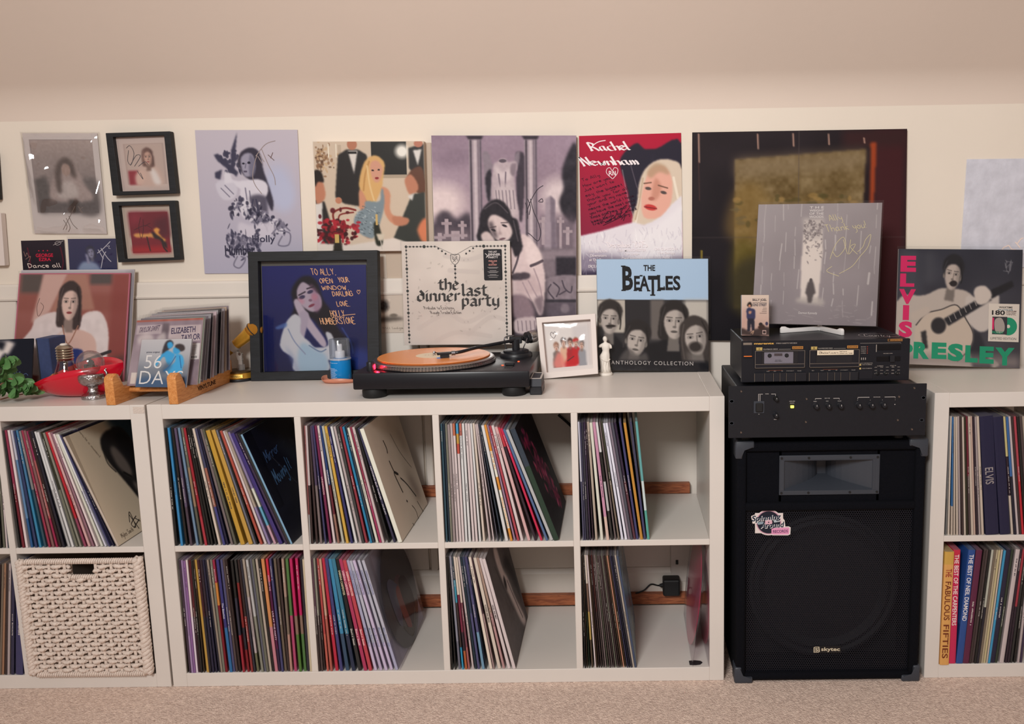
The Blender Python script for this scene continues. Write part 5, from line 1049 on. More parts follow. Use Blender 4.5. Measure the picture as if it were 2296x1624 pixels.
a.poly('16,80 30,60 40,90 20,94', (226,130,120), 2, .9, True).poly('44,78 66,70 66,92 40,94', (196,34,40), 2, .9, True).poly('60,38 70,36 72,40 60,42', (196,30,40), 1).line('46,80 60,72', .9, (70,44,40)).rect(0, 92, 100, 100, (222,214,210))
picture('printed_picture', a, FI, o, None, -.017); k = Ink(FI, -.0164); heart(k, 20, 26, 6, .9, (90,80,84), 1.2, 0); k.done(o, 'handwriting'); pouch(FI, o, off=-.011, amp=.002, seed=12, n=20, m=CLEAR)
# ================================================================ things on the left of the shelf top
def xform(loc, rz=0): return Matrix.Translation(Vector(loc)) @ Matrix.Rotation(rz, 4, 'Z')
# ---- leafy sprig
LEAF = mat('eucalyptus_leaf', (96,140,84), .5, noise=.25, nscale=40); STEM = mat('pinkish_stem', (150,98,80), .6)
c = PZ(4, 896, ZT); t = thing('leafy_sprig', (c.x-.03, c.y+.02, ZT), 'green leafy sprig lying at the left end of the shelf top', 'plant')
lm = None; rs = np.random.RandomState(3)
def leaf_mesh():
    bm = NB(); n = 10; cv = bm.verts.new((0, 0, -.0015)); rim = []
    for i in range(n):
        a = 2*PI*i/n; r = 1+.25*math.cos(a); rim.append(bm.verts.new((.5*r*math.cos(a)+.5, .42*math.sin(a), .16*abs(math.sin(a))**1.5)))
    cv.co = (.5, 0, 0)
    for i in range(n): bm.faces.new((cv, rim[i], rim[(i+1) % n]))
    me = bpy.data.meshes.new('leaf'); bm.to_mesh(me); bm.free(); me.shade_smooth(); me.materials.append(LEAF); return me
LM = leaf_mesh()
stems = []
for q in ([(-60, 905), (-20, 880), (20, 850), (42, 862), (70, 880)], [(-60, 900), (-30, 860), (0, 825), (14, 815), (20, 806)], [(-60, 908), (-10, 898), (30, 888), (52, 884)]):
    pts = [P(x, y, .07+.02*i/4) for i, (x, y) in enumerate(q)]; pts = [Vector((p.x, p.y, max(p.z, ZT+.003))) for p in pts]
    sp_ = smoothpts(pts, 7); stems.append(sp_); bm = NB(); tube(bm, sp_, .0018, 6); obj('stem', bm, STEM, t, True)
for sp_ in stems:
    for i in range(3, len(sp_), 2):
        for sd in (-1, 1):
            p = Vector(sp_[i])+Vector((0, rs.uniform(-.012, .012), 0)); s = .026+.012*rs.rand(); o = bpy.data.objects.new('leaf', LM); COL.objects.link(o); o.scale = (s, s, s)
            a_ = sd*rs.uniform(.5, 1.6)+PI*rs.rand()*.2; o.rotation_euler = (rs.uniform(.7, 1.5), rs.uniform(-.4, .4), a_*.8+rs.uniform(-.5, .5))
            o.parent = t; p.z = max(p.z, ZT+.012+s*.45); o.location = p-wloc(t)
# ---- red boat-shaped bowl
RED = mat('glossy_red_glaze', (206,14,44), .18, coat=.6); x0, x1 = P(60, 857, .12).x, P(270, 800, .12).x
t = thing('red_bowl', ((x0+x1)/2, .13, ZT), 'glossy red boat-shaped bowl holding the light bulb', 'bowl')
bm = NB(); ns, nc = 34, 14; rows_o, rows_i = [], []
for i in range(ns+1):
    s_ = i/ns; w = math.sin(PI*min(1, max(0, s_)))**.75; zt = .797+.052*s_+.020*math.sin(PI*s_)+.012*s_**3; zb = ZT+.0004+(zt-ZT-.004)*abs(2*s_-1.05)**3.2
    zb = min(zb, zt-.001); F_ = np.array((x0+(x1-x0)*s_, .13-.072*w, zt)); K_ = np.array((x0+(x1-x0)*s_, .13+.072*w, zt+.016*w)); B_ = np.array((x0+(x1-x0)*s_, .13, zb))
    ro, ri = [], []
    for j in range(nc+1):
        v = j/nc; C1 = 2*B_-.5*(F_+K_); p = (1-v)**2*F_+2*v*(1-v)*C1+v*v*K_; p[2] = max(p[2], ZT+.0004); ro.append(bm.verts.new(p)); ri.append(bm.verts.new(p+np.array((0, (.13-p[1])*.05, .0035 if 0 < j < nc else 0))))
    rows_o.append(ro); rows_i.append(ri)
for i in range(ns):
    for j in range(nc):
        bm.faces.new((rows_o[i][j], rows_o[i+1][j], rows_o[i+1][j+1], rows_o[i][j+1])); bm.faces.new((rows_i[i][j], rows_i[i][j+1], rows_i[i+1][j+1], rows_i[i+1][j]))
    for j in (0, nc): bm.faces.new((rows_o[i][j], rows_i[i][j], rows_i[i+1][j], rows_o[i+1][j]))
obj('bowl_body', bm, RED, t, True)
# ---- light bulb, cap up
c = P(147, 812, .13); zt = P(147, 734, .13).z; zb = .792; H_ = zt-zb; t = thing('light_bulb', (c.x, .13, zb), 'large clear light bulb standing cap up in the red bowl', 'light bulb')
M = Matrix.Translation((c.x, .13, zb)); bm = NB(); lathe(bm, [(0, 0), (.016, .002), (.028, .010), (.0335, .024), (.031, .040), (.0245, .056), (.0205, .068), (.0195, .078)], 32, M); obj('glass_envelope', bm, clear_mat('bulb_glass', (238,232,228), .10, .02), t, True)
bm = NB(); pr = [(.0185, .076)]; n = 5
for i in range(n): z_ = .080+i*.0068; pr += [(.0195, z_), (.0212, z_+.0022), (.0195, z_+.0046), (.0183, z_+.0056)]
pr += [(.017, .1145), (.013, .1175), (0, .1185)]; lathe(bm, pr, 32, M); obj('screw_cap', bm, mat('brass_grey_cap', (176,166,152), .28, 1), t, True, 50)
bm = NB(); lathe(bm, [(.009, .1175), (.009, .1205), (.006, .122), (0, .122)], 20, M); obj('contact', bm, mat('white_contact', (226,218,210), .4), t)
bm = NB(); cyl(bm, (c.x, .13, zb+.05), (c.x, .13, zb+.078), .004, .006, 12); tube(bm, [(c.x-.003, .13, zb+.052), (c.x-.012, .13, zb+.030), (c.x-.004, .13, zb+.026), (c.x+.004, .13, zb+.028), (c.x+.012, .13, zb+.030), (c.x+.003, .13, zb+.052)], .0007, 5); obj('filament', bm, mat('filament_wire', (150,146,140), .3, 1), t, True)
# ---- amber stone
c = P(110, 812, .10); bm = NB(); bmesh.ops.create_icosphere(bm, subdivisions=3, radius=1); rs = np.random.RandomState(8)
for v in bm.verts:
    q = v.co.copy(); f = 1+.10*math.sin(q.x*7+q.z*3)+.07*math.sin(q.y*9+q.x*4); v.co = Vector((c.x+q.x*.024*f, .125+q.y*.02*f, .812+q.z*.022*f*(1 if q.z > -.4 else .85)))
tag(obj('amber_stone', bm, mat('amber_resin', (190,96,44), .3, noise=.45, nscale=25, coat=.3), smooth=True), 'orange brown amber stone in the red bowl beside the light bulb', 'stone')
# ---- silver goblet snow globe
SIL = mat('antique_silver', (176,172,172), .26, 1, noise=.25, nscale=160, bump=.9, bscale=170)
c = PZ(211, 893, ZT); M = Matrix.Translation((c.x, c.y, ZT)); t = thing('snow_globe', (c.x, c.y, ZT), 'silver goblet snow globe with two scroll handles in front of the red bowl', 'snow globe')
bm = NB(); lathe(bm, [(.0, 0), (.029, 0), (.030, .004), (.029, .009), (.026, .012), (.019, .0145), (.0145, .019), (.0120, .026), (.0125, .031), (.015, .034), (.025, .038), (.032, .046), (.0345, .056), (.035, .063), (.0335, .067), (.029, .068), (0, .068)], 40, M); obj('goblet', bm, SIL, t, True, 60)
for sgn in (-1, 1):
    bm = NB(); tube(bm, smoothpts([(c.x+sgn*.031, c.y, ZT+.05), (c.x+sgn*.040, c.y, ZT+.055), (c.x+sgn*.0405, c.y, ZT+.067), (c.x+sgn*.036, c.y, ZT+.076), (c.x+sgn*.041, c.y, ZT+.079)], 5), [.0032]*16+[.0025]*5, 8); obj('handle', bm, SIL, t, True)
bm = NB(); pr = [(.034*math.sin(a), .094-.034*math.cos(a)) for a in np.linspace(.62, PI, 16)]; lathe(bm, pr[:-1]+[(0, .128)], 36, M); obj('glass_dome', bm, clear_mat('dome_glass', (240,238,240), .14, .02, haze=.05), t, True)
bm = NB(); rs = np.random.RandomState(5)
for i in range(12):
    a, r_ = rs.rand()*6.28, .02*rs.rand(); h_ = .014+.030*rs.rand()*(1-r_/.03); box(bm, c.x+r_*math.cos(a)-.004, c.x+r_*math.cos(a)+.004, c.y+r_*math.sin(a)-.004, c.y+r_*math.sin(a)+.004, ZT+.068, ZT+.068+h_, .0015)
obj('tiny_village', bm, mat('pewter_dark', (96,98,96), .4, .8, noise=.3, nscale=200), t)
# ---- wooden record holder
WOOD = wood_mat('warm_pine', (196,124,64), (222,156,92), 22, 1, .45)
xa, xb = P(243, 900, .01).x, P(383, 900, .01).x
t = thing('record_holder', ((xa+xb)/2+.01, .17, ZT), 'wooden desk holder with two rails carrying small records', 'record holder')
def rail(x):
    pr = [(.000, ZT), (.002, ZT), (.040, ZT), (.33, ZT), (.33, ZT+.062), (.322, ZT+.064), (.314, ZT+.058), (.306, ZT+.036), (.060, ZT+.036), (.051, ZT+.034), (.047, ZT+.040), (.028, ZT+.075), (.020, ZT+.079), (.002, ZT+.073), (-.002, ZT+.066), (.0, ZT+.03)]
    bm = NB(); prism(bm, [(x, y, z) for y, z in pr], (.023, 0, 0)); es = [e for e in bm.edges]; bmesh.ops.bevel(bm, geom=es, offset=.0016, segments=2, profile=.5, affect='EDGES'); return obj('side_rail', bm, WOOD, t, True, 40)
rail(xa); r2 = rail(xb)
for yy in (.075, .28):
    bm = NB(); cyl(bm, (xa+.012, yy, ZT+.026), (xb+.012, yy, ZT+.026), .0062, seg=14); obj('dowel', bm, WOOD, t, True)
pn = Panel((xb+.0232, .10, ZT+.033), (xb+.0232, .29, ZT+.033), (xb+.0232, .29, ZT+.002), (xb+.0232, .10, ZT+.002)); k = Ink(pn, .0004); k.text('VINYLTUNE', 6, 26, 62, 66, (60,30,18), .02); k.done(t)
# small records in the holder, back to front
B0 = [(284, 863), (307, 717), (456, 711), (442, 860)]; B1 = [(352, 826), (366, 684), (512, 674), (513, 818)]
names = ['mauve grey', 'dark framed cream', 'clear sleeved grey', 'black', 'pale grey', 'rose edged white', 'dark grey', 'silver grey', 'smoky', 'dusky green edged']
cols = [(150,136,146), (206,180,160), (176,168,172), (40,38,44), (188,182,186), (200,178,184), (70,66,74), (170,166,172), (120,112,122), (140,150,136)]
for i in range(10):
    f = 1-(i)/9*.92; yb = .062+.022*9*f/1.0*1.0; yb = .064+.205*f
    q = [(B0[j][0]*(1-f)+B1[j][0]*f+rs.uniform(-2, 2), B0[j][1]*(1-f)+B1[j][1]*f+rs.uniform(-1, 1)) for j in range(4)]
    pn = px4((yb+.042, yb), q[1], q[2], q[3], q[0]); d = ZT+.0366-min(c.z for c in pn.c); pn.c = [c+Vector((0, 0, d)) for c in pn.c]
    a = Art(30, 30, cols[i]); a.noise(4, 12); a.rect(6, 5, 94, 94, tuple(v*.9 for v in cols[i]), .02)
    if i == 1: a.rect(4, 3, 96, 5, (60,52,50)).rect(4, 3, 6, 90, (60,52,50))
    o = lean('small_record', pn, a, f'{names[i]} seven-inch record, {ordinal(i+1)} from the back in the wooden holder', 'record', .003, mat('sleeve_edge_%d' % (i % 3), [(196,188,190), (64,60,68), (150,142,150)][i % 3], .5), PRINTG, 'small records in the wooden holder')
    pouch(pn.sub(-.03, -.05, 1.03, 1.0), o, 'plastic_sleeve', .0015, .0015, seed=20+i, n=12)
pn = px4((.118, .072), (307,717), (456,711), (442,861), (284,864)); d = ZT+.0366-min(c.z for c in pn.c); pn.c = [c+Vector((0, 0, d)) for c in pn.c]
a = Art(110, 110, (150,132,142)); a.rect(0, 0, 100, 3, (176,96,80), .02).rect(2, 8, 40, 22, (192,176,180), .02).rect(50, 10, 98, 34, (196,178,180), .02).rect(40, 6, 50, 40, (110,96,104), .04).poly('6,24 24,22 30,36 10,40', (206,192,192), 2, .9, True).poly('34,28 44,20 48,38 36,40', (206,192,192), 2, .9, True).rect(0, 40, 100, 100, (140,122,132), .05).poly('0,40 24,44 20,100 0,100', (170,152,160), 3, .8, True).noise(12, 10)
a.rect(84, 38, 99, 62, (226,218,216), .01).rect(4, 80, 12, 97, (226,214,206), .01)
o = lean('small_record', pn, a, 'mauve seven-inch record with white letter strips behind the blue and grey disc case', 'record', .003, None, PRINTG, 'small records in the wooden holder'); k = Ink(pn); PL = (58,46,84)
k.text('TAYLOR SWIFT', 6, 10, 36, 18, (92,70,96), .01, .3, rot=-5); k.text('ELIZABETH', 54, 13, 90, 22, PL, .02, rot=-3); k.text('TAYLOR', 70, 24, 98, 33, PL, .02, rot=-3)
for i in range(9): k.rect(86, 41+i*1.7, 92+3*rs.rand(), 41.5+i*1.7, (120,112,116))
for i in range(6): k.rect(86+i*1.8, 57, 86.9+i*1.8, 60.5, (60,56,60))
k.done(o); pouch(pn.sub(-.05, -.03, 1.03, 1.0), o, 'plastic_sleeve', .002, .003, seed=44, n=20)
# disc case in front
pn = px4((.073, .046), (318,756), (430,754), (416,863), (303,862)); d = ZT+.0352-min(c.z for c in pn.c); pn.c = [c+Vector((0, 0, d)) for c in pn.c]
a = Art(100, 100, (190,186,190)); a.grad((206,202,204), (96,108,124)); a.ell(50, 20, 60, 30, (202,200,204), .9, 0, .6); BLU = (64,170,226)
a.poly('0,84 30,78 60,84 100,80 100,100 0,100', (64,96,136), 4, .8, True)
a.poly('46,12 50,4 58,2 64,8 62,16 56,22 50,36 44,30', (58,54,62), 1, 1, True).poly('52,8 60,6 64,14 58,20 54,18', BLU, 1, 1, True).poly('68,14 76,10 86,14 88,22 82,26 72,24', (64,54,56), 1, 1, True).poly('66,18 74,20 80,26 74,32 66,28', BLU, 1, 1, True)
a.poly('48,28 54,24 64,28 70,34 62,54 56,50 48,36 36,56 32,54 42,34', BLU, 1, 1, True).poly('72,32 84,34 90,48 88,62 86,74 66,74 54,66 64,56 72,46', (72,176,230), 1, 1, True).poly('54,50 66,54 58,70 46,68', (70,96,124), 3, .7, True).line('72,36 62,56 52,66', .9, (40,110,170)).line('80,36 86,60', .8, (40,110,170))
o = lean('disc_case', pn, a, 'grey and blue disc case with thin white lettering at the front of the wooden holder', 'case', .006, mat('clear_case_edge', (170,172,180), .3), PRINTG); k = Ink(pn); WH = (236,232,230)
k.text('56', 12, 33, 46, 61, WH, -.008); k.text('DAYS', 6, 66, 92, 94, WH, -.008); k.text('prime original', 13, 25, 39, 29.5, (50,60,80), .01); k.done(o)
bm = NB(); slab(bm, pn.sub(-.015, -.012, 1.012, 1.012), .0006, 0, .0022); obj('case_front', bm, GLASS, o)
# ---- gold microphone trophy
GOLD = mat('gold_lacquer', (216,160,60), .34, .55, noise=.06, nscale=60); c = PZ(538, 851, ZT); yb = c.y
def Q(x, y): return P(x, y, yb)
t = thing('microphone_trophy', (c.x, yb, ZT), 'gold microphone trophy on a round black and gold base', 'trophy')
M = Matrix.Translation((c.x, yb, ZT)); bm = NB(); lathe(bm, [(0, 0), (.049, 0), (.050, .003), (.049, .0065), (.047, .008), (0, .008)], 48, M); obj('base_plinth', bm, BLACKP, t, True, 40)
bm = NB(); lathe(bm, [(.0455, .008), (.0455, .010), (.043, .022), (.0435, .0235), (.0, .0235)], 48, M); base_band = obj('base_band', bm, GOLD, t, True, 40)
bm = NB(); lathe(bm, [(.0425, .0236), (.0425, .0265), (.040, .0285), (0, .0285)], 48, M); obj('base_cap', bm, mat('dark_gold_cap', (92,74,48), .3, .6), t, True, 40)
pa = Panel((c.x-.012, yb-.0462, ZT+.021), (c.x+.026, yb-.0405, ZT+.021), (c.x+.027, yb-.0425, ZT+.0115), (c.x-.012, yb-.048, ZT+.0115)); bm = NB(); slab(bm, pa, .001, 0, .001); pl = obj('name_plate', bm, mat('brass_plate', (216,176,92), .3, 1), t)
k = Ink(pa, .0014); k.pen('14,55 22,40 26,60 34,46 40,58 50,44 58,60 66,46 74,58 86,48', 2.5, (50,40,30)); k.done(t, 'engraving')
bm = NB(); s0, s1 = Q(541, 829), Q(538, 792); cyl(bm, (s0.x, yb, ZT+.0285), (s0.x, yb, ZT+.045), .011, .011, 4); obj('clear_socket', bm, clear_mat('acrylic', (240,238,238), .12, .05, haze=.2), t)
bm = NB(); box(bm, s0.x-.006, s0.x+.006, yb-.005, yb+.005, ZT+.028, s1.z, .0015); obj('stand_stem', bm, mat('grey_bracket', (186,178,172), .45), t)
h0, h1 = Q(482, 811), Q(572, 738); ax = (h1-h0).normalized(); L_ = (h1-h0).length; M = Matrix.Translation(h0) @ ax.to_track_quat('Z', 'Y').to_matrix().to_4x4()
bm = NB(); lathe(bm, [(0, -.002), (.010, 0), (.0125, .004), (.0135, .022), (.0135, .026)], 28, M); obj('tail_cap', bm, BLACKP, t, True, 40)
bm = NB(); lathe(bm, [(.0130, .026), (.0148, L_*.55), (.0185, L_*.80), (.0205, L_*.86), (.0205, L_*.88), (0, L_*.88)], 28, M); obj('microphone_body', bm, GOLD, t, True, 40)
cb = h0+ax*(L_*.96); MB_ = Matrix.Translation(cb) @ ax.to_track_quat('Z', 'Y').to_matrix().to_4x4()
bm = NB(); lathe(bm, [(.0185, -.014), (.0225, -.006), (.0242, .002), (.0235, .010), (.0205, .017), (.0155, .0225), (.008, .0255), (0, .0262)], 32, MB_); obj('microphone_head', bm, mat('gold_mesh', (206,140,48), .45, .5, bump=1.0, bscale=900), t, True)
bm = NB(); lathe(bm, [(.0236, -.0015), (.0250, -.0012), (.0250, .0012), (.0236, .0015)], 32, MB_); obj('head_ring', bm, BLACKP, t, True)
cc = h0+ax*(L_*.47); MC = Matrix.Translation(cc) @ ax.to_track_quat('Z', 'Y').to_matrix().to_4x4(); bm = NB(); lathe(bm, [(.0152, -.009), (.0175, -.009), (.0175, .009), (.0155, .009)], 24, MC); obj('clip', bm, mat('grey_bracket'), t, True, 30)
bm = NB(); prism(bm, [(cc.x+.004, yb-.006, cc.z-.012), (cc.x+.014, yb-.006, cc.z-.016), (s1.x+.007, yb-.006, s1.z-.02), (s1.x-.006, yb-.006, s1.z-.02)], (0, .012, 0)); obj('clip_bracket', bm, mat('grey_bracket'), t)
bm = NB(); cyl(bm, (s1.x+.001, yb-.0075, s1.z-.002), (s1.x+.001, yb+.0075, s1.z-.002), .004, seg=14); obj('pivot_screw', bm, CHROME, t)
# ---- peach tray and blue spray bottle
c = PZ(766, 853, ZT+.002); zt0 = ZT; TR = clear_mat('peach_silicone', (244,178,150), .08, .3, haze=.55, hazecol=(240,168,138))
bm = NB(); cx_, cy_ = c.x+.004, c.y-.006; n = 36; rows_ = []
for r_, z_ in ((0.02, .0008), (.055, .0008), (.060, .006), (.0615, .0125), (.060, .0125), (.0585, .006), (.053, .0022), (.02, .0022)):
    rows_.append([bm.verts.new((cx_+r_*(1+.06*math.sin(3*a+.6))*math.cos(a), cy_+r_*.72*(1+.08*math.sin(2*a+1))*math.sin(a), ZT+z_+(.003*math.sin(3*a) if z_ > .01 else 0))) for a in np.linspace(0, 2*PI, n, endpoint=False)])
for a_, b_ in zip(rows_, rows_[1:]):
    for i in range(n): bm.faces.new((a_[i], a_[(i+1) % n], b_[(i+1) % n], b_[i]))
bm.faces.new(rows_[0]); bm.faces.new(rows_[-1][::-1]); tag(obj('peach_tray', bm, TR, smooth=True), 'peach translucent wavy tray under the blue spray bottle', 'tray')
zb = ZT+.0026; t = thing('spray_bottle', (c.x, c.y, zb), 'blue spray bottle with clear cap beside the turntable', 'bottle'); M = Matrix.Translation((c.x, c.y, zb))
bm = NB(); lathe(bm, [(0, 0), (.026, 0), (.0285, .003), (.029, .010), (.0285, .060), (.0265, .064), (.012, .066), (0, .066)], 36, M); obj('bottle_body', bm, mat('blue_liquid', (30,146,222), .12, trans=.3, ior=1.33), t, True, 40)
bm = NB(); lathe(bm, [(.0135, .064), (.0135, .083), (.0125, .085), (.0075, .086), (.0075, .103), (.0065, .105), (0, .105)], 28, M); obj('pump_head', bm, mat('white_pump', (238,234,232), .35), t, True, 40)
bm = NB(); cyl(bm, (c.x, c.y, zb+.097), (c.x, c.y-.0085, zb+.098), .0022, seg=10); obj('nozzle', bm, mat('white_pump'), t)
bm = NB(); lathe(bm, [(.0292, .062), (.0285, .118), (.0275, .1195), (0, .1195)], 36, M); obj('clear_cap', bm, clear_mat('frosted_cap', (236,240,246), .07, .08, haze=.07, hazecol=(220,228,238)), t, True, 40)
bm = NB(); lathe(bm, [(.0292, .0605), (.0298, .0615), (.0298, .0640), (.0292, .065)], 36, M); obj('cap_rim', bm, clear_mat('pale_rim', (230,238,246), .15, .1, haze=.5, hazecol=(226,232,240)), t, True)
bm = NB(); tube(bm, [(c.x+.003, c.y-.02, zb+.06), (c.x+.006, c.y-.024, zb+.03), (c.x+.008, c.y-.024, zb+.01)], .0012, 6); obj('dip_tube', bm, mat('pale_tube', (150,200,230), .4), t)
def ring_panel(a0, a1, z0, z1, r_):
    return [Vector((c.x+r_*math.sin(a), c.y-r_*math.cos(a), 0)) for a in (a0, a1)]
k = None; V_, F_, C_ = [], [], []
rs = np.random.RandomState(9)
for (z_, L0, L1, hgt) in ((.054, -1.2, .0, .0010),)+tuple((.038-.0028*i, -1.2, -1.2+.8+.6*rs.rand(), .0009) for i in range(11)):
    a_ = L0
    while a_ < L1:
        w = .05+.05*rs.rand(); o0 = len(V_)
        for aa, zz in ((a_, z_), (a_+w, z_), (a_+w, z_-hgt), (a_, z_-hgt)): V_.append((c.x+.0293*math.sin(aa), c.y-.0293*math.cos(aa), zb+zz)); C_.append((206,224,240))
        F_.append((o0, o0+1, o0+2, o0+3)); a_ += w+.03
colmesh('printed_label', V_, F_, C_, PRINT, t)
# ================================================================ turntable
TTX0, TTX1, TTY0, TTY1 = P(790, 850, .03).x, P(1187, 850, .03).x, .03, .372
zt = P(990, 835, .03).z; zb = P(990, 872, .03).z; tcx = (TTX0+TTX1)/2
t = thing('turntable', (tcx, .2, ZT), 'black direct-drive turntable playing an orange record', 'turntable')
TTB = mat('turntable_black', (19,20,26), .34, noise=.06, nscale=120)
bm = NB(); box(bm, TTX0, TTX1, TTY0, TTY1, zb, zt, .004, 2); obj('plinth', bm, TTB, t, True, 40)
for fx, fy in ((TTX0+.045, TTY0+.035), (TTX1-.045, TTY0+.035), (TTX0+.045, TTY1-.045), (TTX1-.045, TTY1-.045)):
    bm = NB(); lathe(bm, [(0, 0), (.028, 0), (.0305, .003), (.031, .015), (.030, zb-ZT-.0015), (.020, zb-ZT)], 32, Matrix.Translation((fx, fy, ZT))); obj('foot', bm, RUB, t, True, 40)
PLC = PZ(972, 798, zt+.02); PLX, PLY = PLC.x, TTY0+.163
M = Matrix.Translation((PLX, PLY, zt)); bm = NB()
lathe(bm, [(0, 0), (.158, 0), (.166, .002), (.1665, .005), (.1655, .006), (.1655, .0075), (.1648, .008), (.1648, .0095), (.1635, .010), (.1635, .0125), (.1615, .0145), (.158, .0155), (.152, .016), (.004, .016), (.004, .0161), (0, .0161)], 96, M); plat = obj('platter', bm, mat('machined_aluminium', (170,166,164), .28, 1), t, True, 35)
# strobe dots around the rim
bm = NB(); nd = 120
for ring_, zz, rr in ((0, .0035, .1668), (1, .0070, .1660), (2, .0112, .1643)):
    for i in range(nd):
        a0 = 2*PI*i/nd; a1 = a0+PI/nd
        bm.faces.new([bm.verts.new((PLX+rr*math.cos(a), PLY+rr*math.sin(a), zt+zz+dz_)) for a, dz_ in ((a0, -.0008), (a1, -.0008), (a1, .0008), (a0, .0008))])
ob_ = obj('strobe_dots', bm, mat('strobe_dark', (52,50,52), .5), plat); ob_['kind'] = 'stuff'
bm = NB(); lathe(bm, [(0, .0162), (.1515, .0162), (.152, .0175), (0, .0176)], 80, M); obj('slip_mat', bm, mat('orange_mat', (196,110,48), .5), t)
rec = thing('orange_record', (PLX, PLY, zt+.0178), 'translucent orange vinyl record lying on the turntable platter', 'record')
vin = mat('orange_vinyl', (226,142,78), .34, noise=.03, nscale=4); nt = vin.node_tree
wv = nt.nodes.new('ShaderNodeTexWave'); wv.wave_type = 'RINGS'; wv.rings_direction = 'Z'; wv.inputs['Scale'].default_value = 260; wv.inputs['Distortion'].default_value = .4
bp = nt.nodes.new('ShaderNodeBump'); bp.inputs['Strength'].default_value = .10; bp.inputs['Distance'].default_value = .0004; tc_ = nt.nodes.new('ShaderNodeTexCoord'); nt.links.new(tc_.outputs['Object'], wv.inputs[0]); nt.links.new(wv.outputs[1], bp.inputs['Height']); nt.links.new(bp.outputs[0], nt.nodes['Principled BSDF'].inputs['Normal'])
bm = NB(); lathe(bm, [(.0037, .0178), (.149, .0178), (.151, .0190), (.150, .0200), (.0037, .0200)], 96, M); obj('vinyl_disc', bm, vin, rec, True, 30)
bm = NB(); lathe(bm, [(.0037, .02005), (.0495, .02005), (.0495, .0203), (.0037, .0203)], 48, M); lb = obj('centre_label', bm, mat('cream_label', (230,212,186), .6), rec)
pn = Panel((PLX-.04, PLY+.04, zt+.0204), (PLX+.04, PLY+.04, zt+.0204), (PLX+.04, PLY-.04, zt+.0204), (PLX-.04, PLY-.04, zt+.0204)); k = Ink(pn, .0002)
for i in range(16): x = 18+i*4; k.pen([(x, 42), (x+1.5, 56-8*(i % 3))], 1.0, (110,96,84), False)
k.pen('48,30 50,70', 1.6, (110,96,84), False); k.done(lb, 'label_print')
bm = NB(); lathe(bm, [(0, .0205), (.0036, .0205), (.0036, .029), (.0025, .031), (0, .031)], 16, M); obj('spindle', bm, CHROME, t, True, 40)
# strobe lamp
sx, sy = P(835, 822, .07).x, .075; bm = NB(); lathe(bm, [(0, 0), (.0105, 0), (.0105, .020), (.0095, .0225), (0, .0225)], 24, Matrix.Translation((TTX0+.036, TTY0+.045, zt))); sl_ = obj('strobe_housing', bm, BLACKP, t, True, 40)
bm = NB(); box(bm, TTX0+.0455, TTX0+.0475, TTY0+.040, TTY0+.050, zt+.003, zt+.016, .0005); obj('strobe_lamp', bm, mat('red_led', (255,30,40), .4, emit=(255,20,40), estr=14), sl_)
l = bpy.data.lights.new('strobe_glow', 'POINT'); l.energy = .045; l.color = (1, .03, .08); l.shadow_soft_size = .003; lo = bpy.data.objects.new('strobe_glow', l); COL.objects.link(lo); lo.location = (TTX0+.052, TTY0+.040, zt+.011)
# dust-cover upright seen left of the platter
# tonearm
AX, AY = TTX1-.062, TTY1-.085; M = Matrix.Translation((AX, AY, zt))
bm = NB(); lathe(bm, [(0, 0), (.046, 0), (.046, .007), (.043, .011), (.036, .012), (.036, .017), (.031, .019), (0, .019)], 40, M); arm = obj('tonearm_base', bm, BLACKP, t, True, 40)
bm = NB(); cyl(bm, (AX, AY, zt+.019), (AX, AY, zt+.048), .011, seg=20); box(bm, AX-.018, AX+.018, AY-.004, AY+.004, zt+.036, zt+.056, .002); obj('bearing_housing', bm, BLACKP, arm)
bm = NB(); tube(bm, smoothpts([(AX-.026, AY-.012, zt+.022), (AX-.030, AY-.016, zt+.05), (AX-.022, AY-.008, zt+.058), (AX-.004, AY+.004, zt+.058)], 5), .002, 8); obj('arm_lift', bm, mat('grey_metal', (120,120,124), .35, .8), arm, True)
ah = zt+.046; tip = Vector((PLX+.032, PLY-.052, zt+.031)); pts = smoothpts([(AX+.02, AY+.012, ah+.002), (AX, AY, ah), (AX-.055, AY-.052, ah-.004), (AX-.10, AY-.082, ah-.009), tuple(tip+Vector((.052, .012, .004))), tuple(tip+Vector((.030, .006, .001)))], 8)
bm = NB(); tube(bm, pts, .0046, 12); obj('arm_tube', bm, mat('satin_black_tube', (34,35,40), .25, .3), arm, True)
d_ = (tip-(tip+Vector((.03, .006, .001)))).normalized(); p1 = tip+Vector((.030, .006, .001)); bm = NB(); cyl(bm, p1+d_*-.004, p1+d_*.006, .0062, seg=16); obj('arm_collar', bm, mat('grey_metal'), arm, True, 40)
Mh = Matrix.Translation(p1+d_*.006) @ d_.to_track_quat('X', 'Z').to_matrix().to_4x4(); bm = NB(); box(bm, 0, .038, -.009, .009, -.002, .004, .0012, 1, Mh); box(bm, .006, .03, -.0085, .0085, -.010, -.0019, .0008, 1, Mh); hs = obj('headshell', bm, BLACKP, arm)
bm = NB(); box(bm, .024, .040, -.006, .006, -.0135, -.0095, .0012, 1, Mh); obj('stylus', bm, mat('blue_stylus', (20,120,210), .3), hs); bm = NB(); tube(bm, [Mh @ Vector((.034, .008, .003)), Mh @ Vector((.038, .018, .006)), Mh @ Vector((.044, .022, .010))], .0012, 6); obj('finger_lift', bm, BLACKP, hs)
cw0 = Vector((AX+.02, AY+.012, ah+.002)); dd = Vector((.045, .034, .006)).normalized(); bm = NB(); cyl(bm, cw0, cw0+dd*.010, .007, seg=18); obj('weight_shaft', bm, BLACKP, arm)
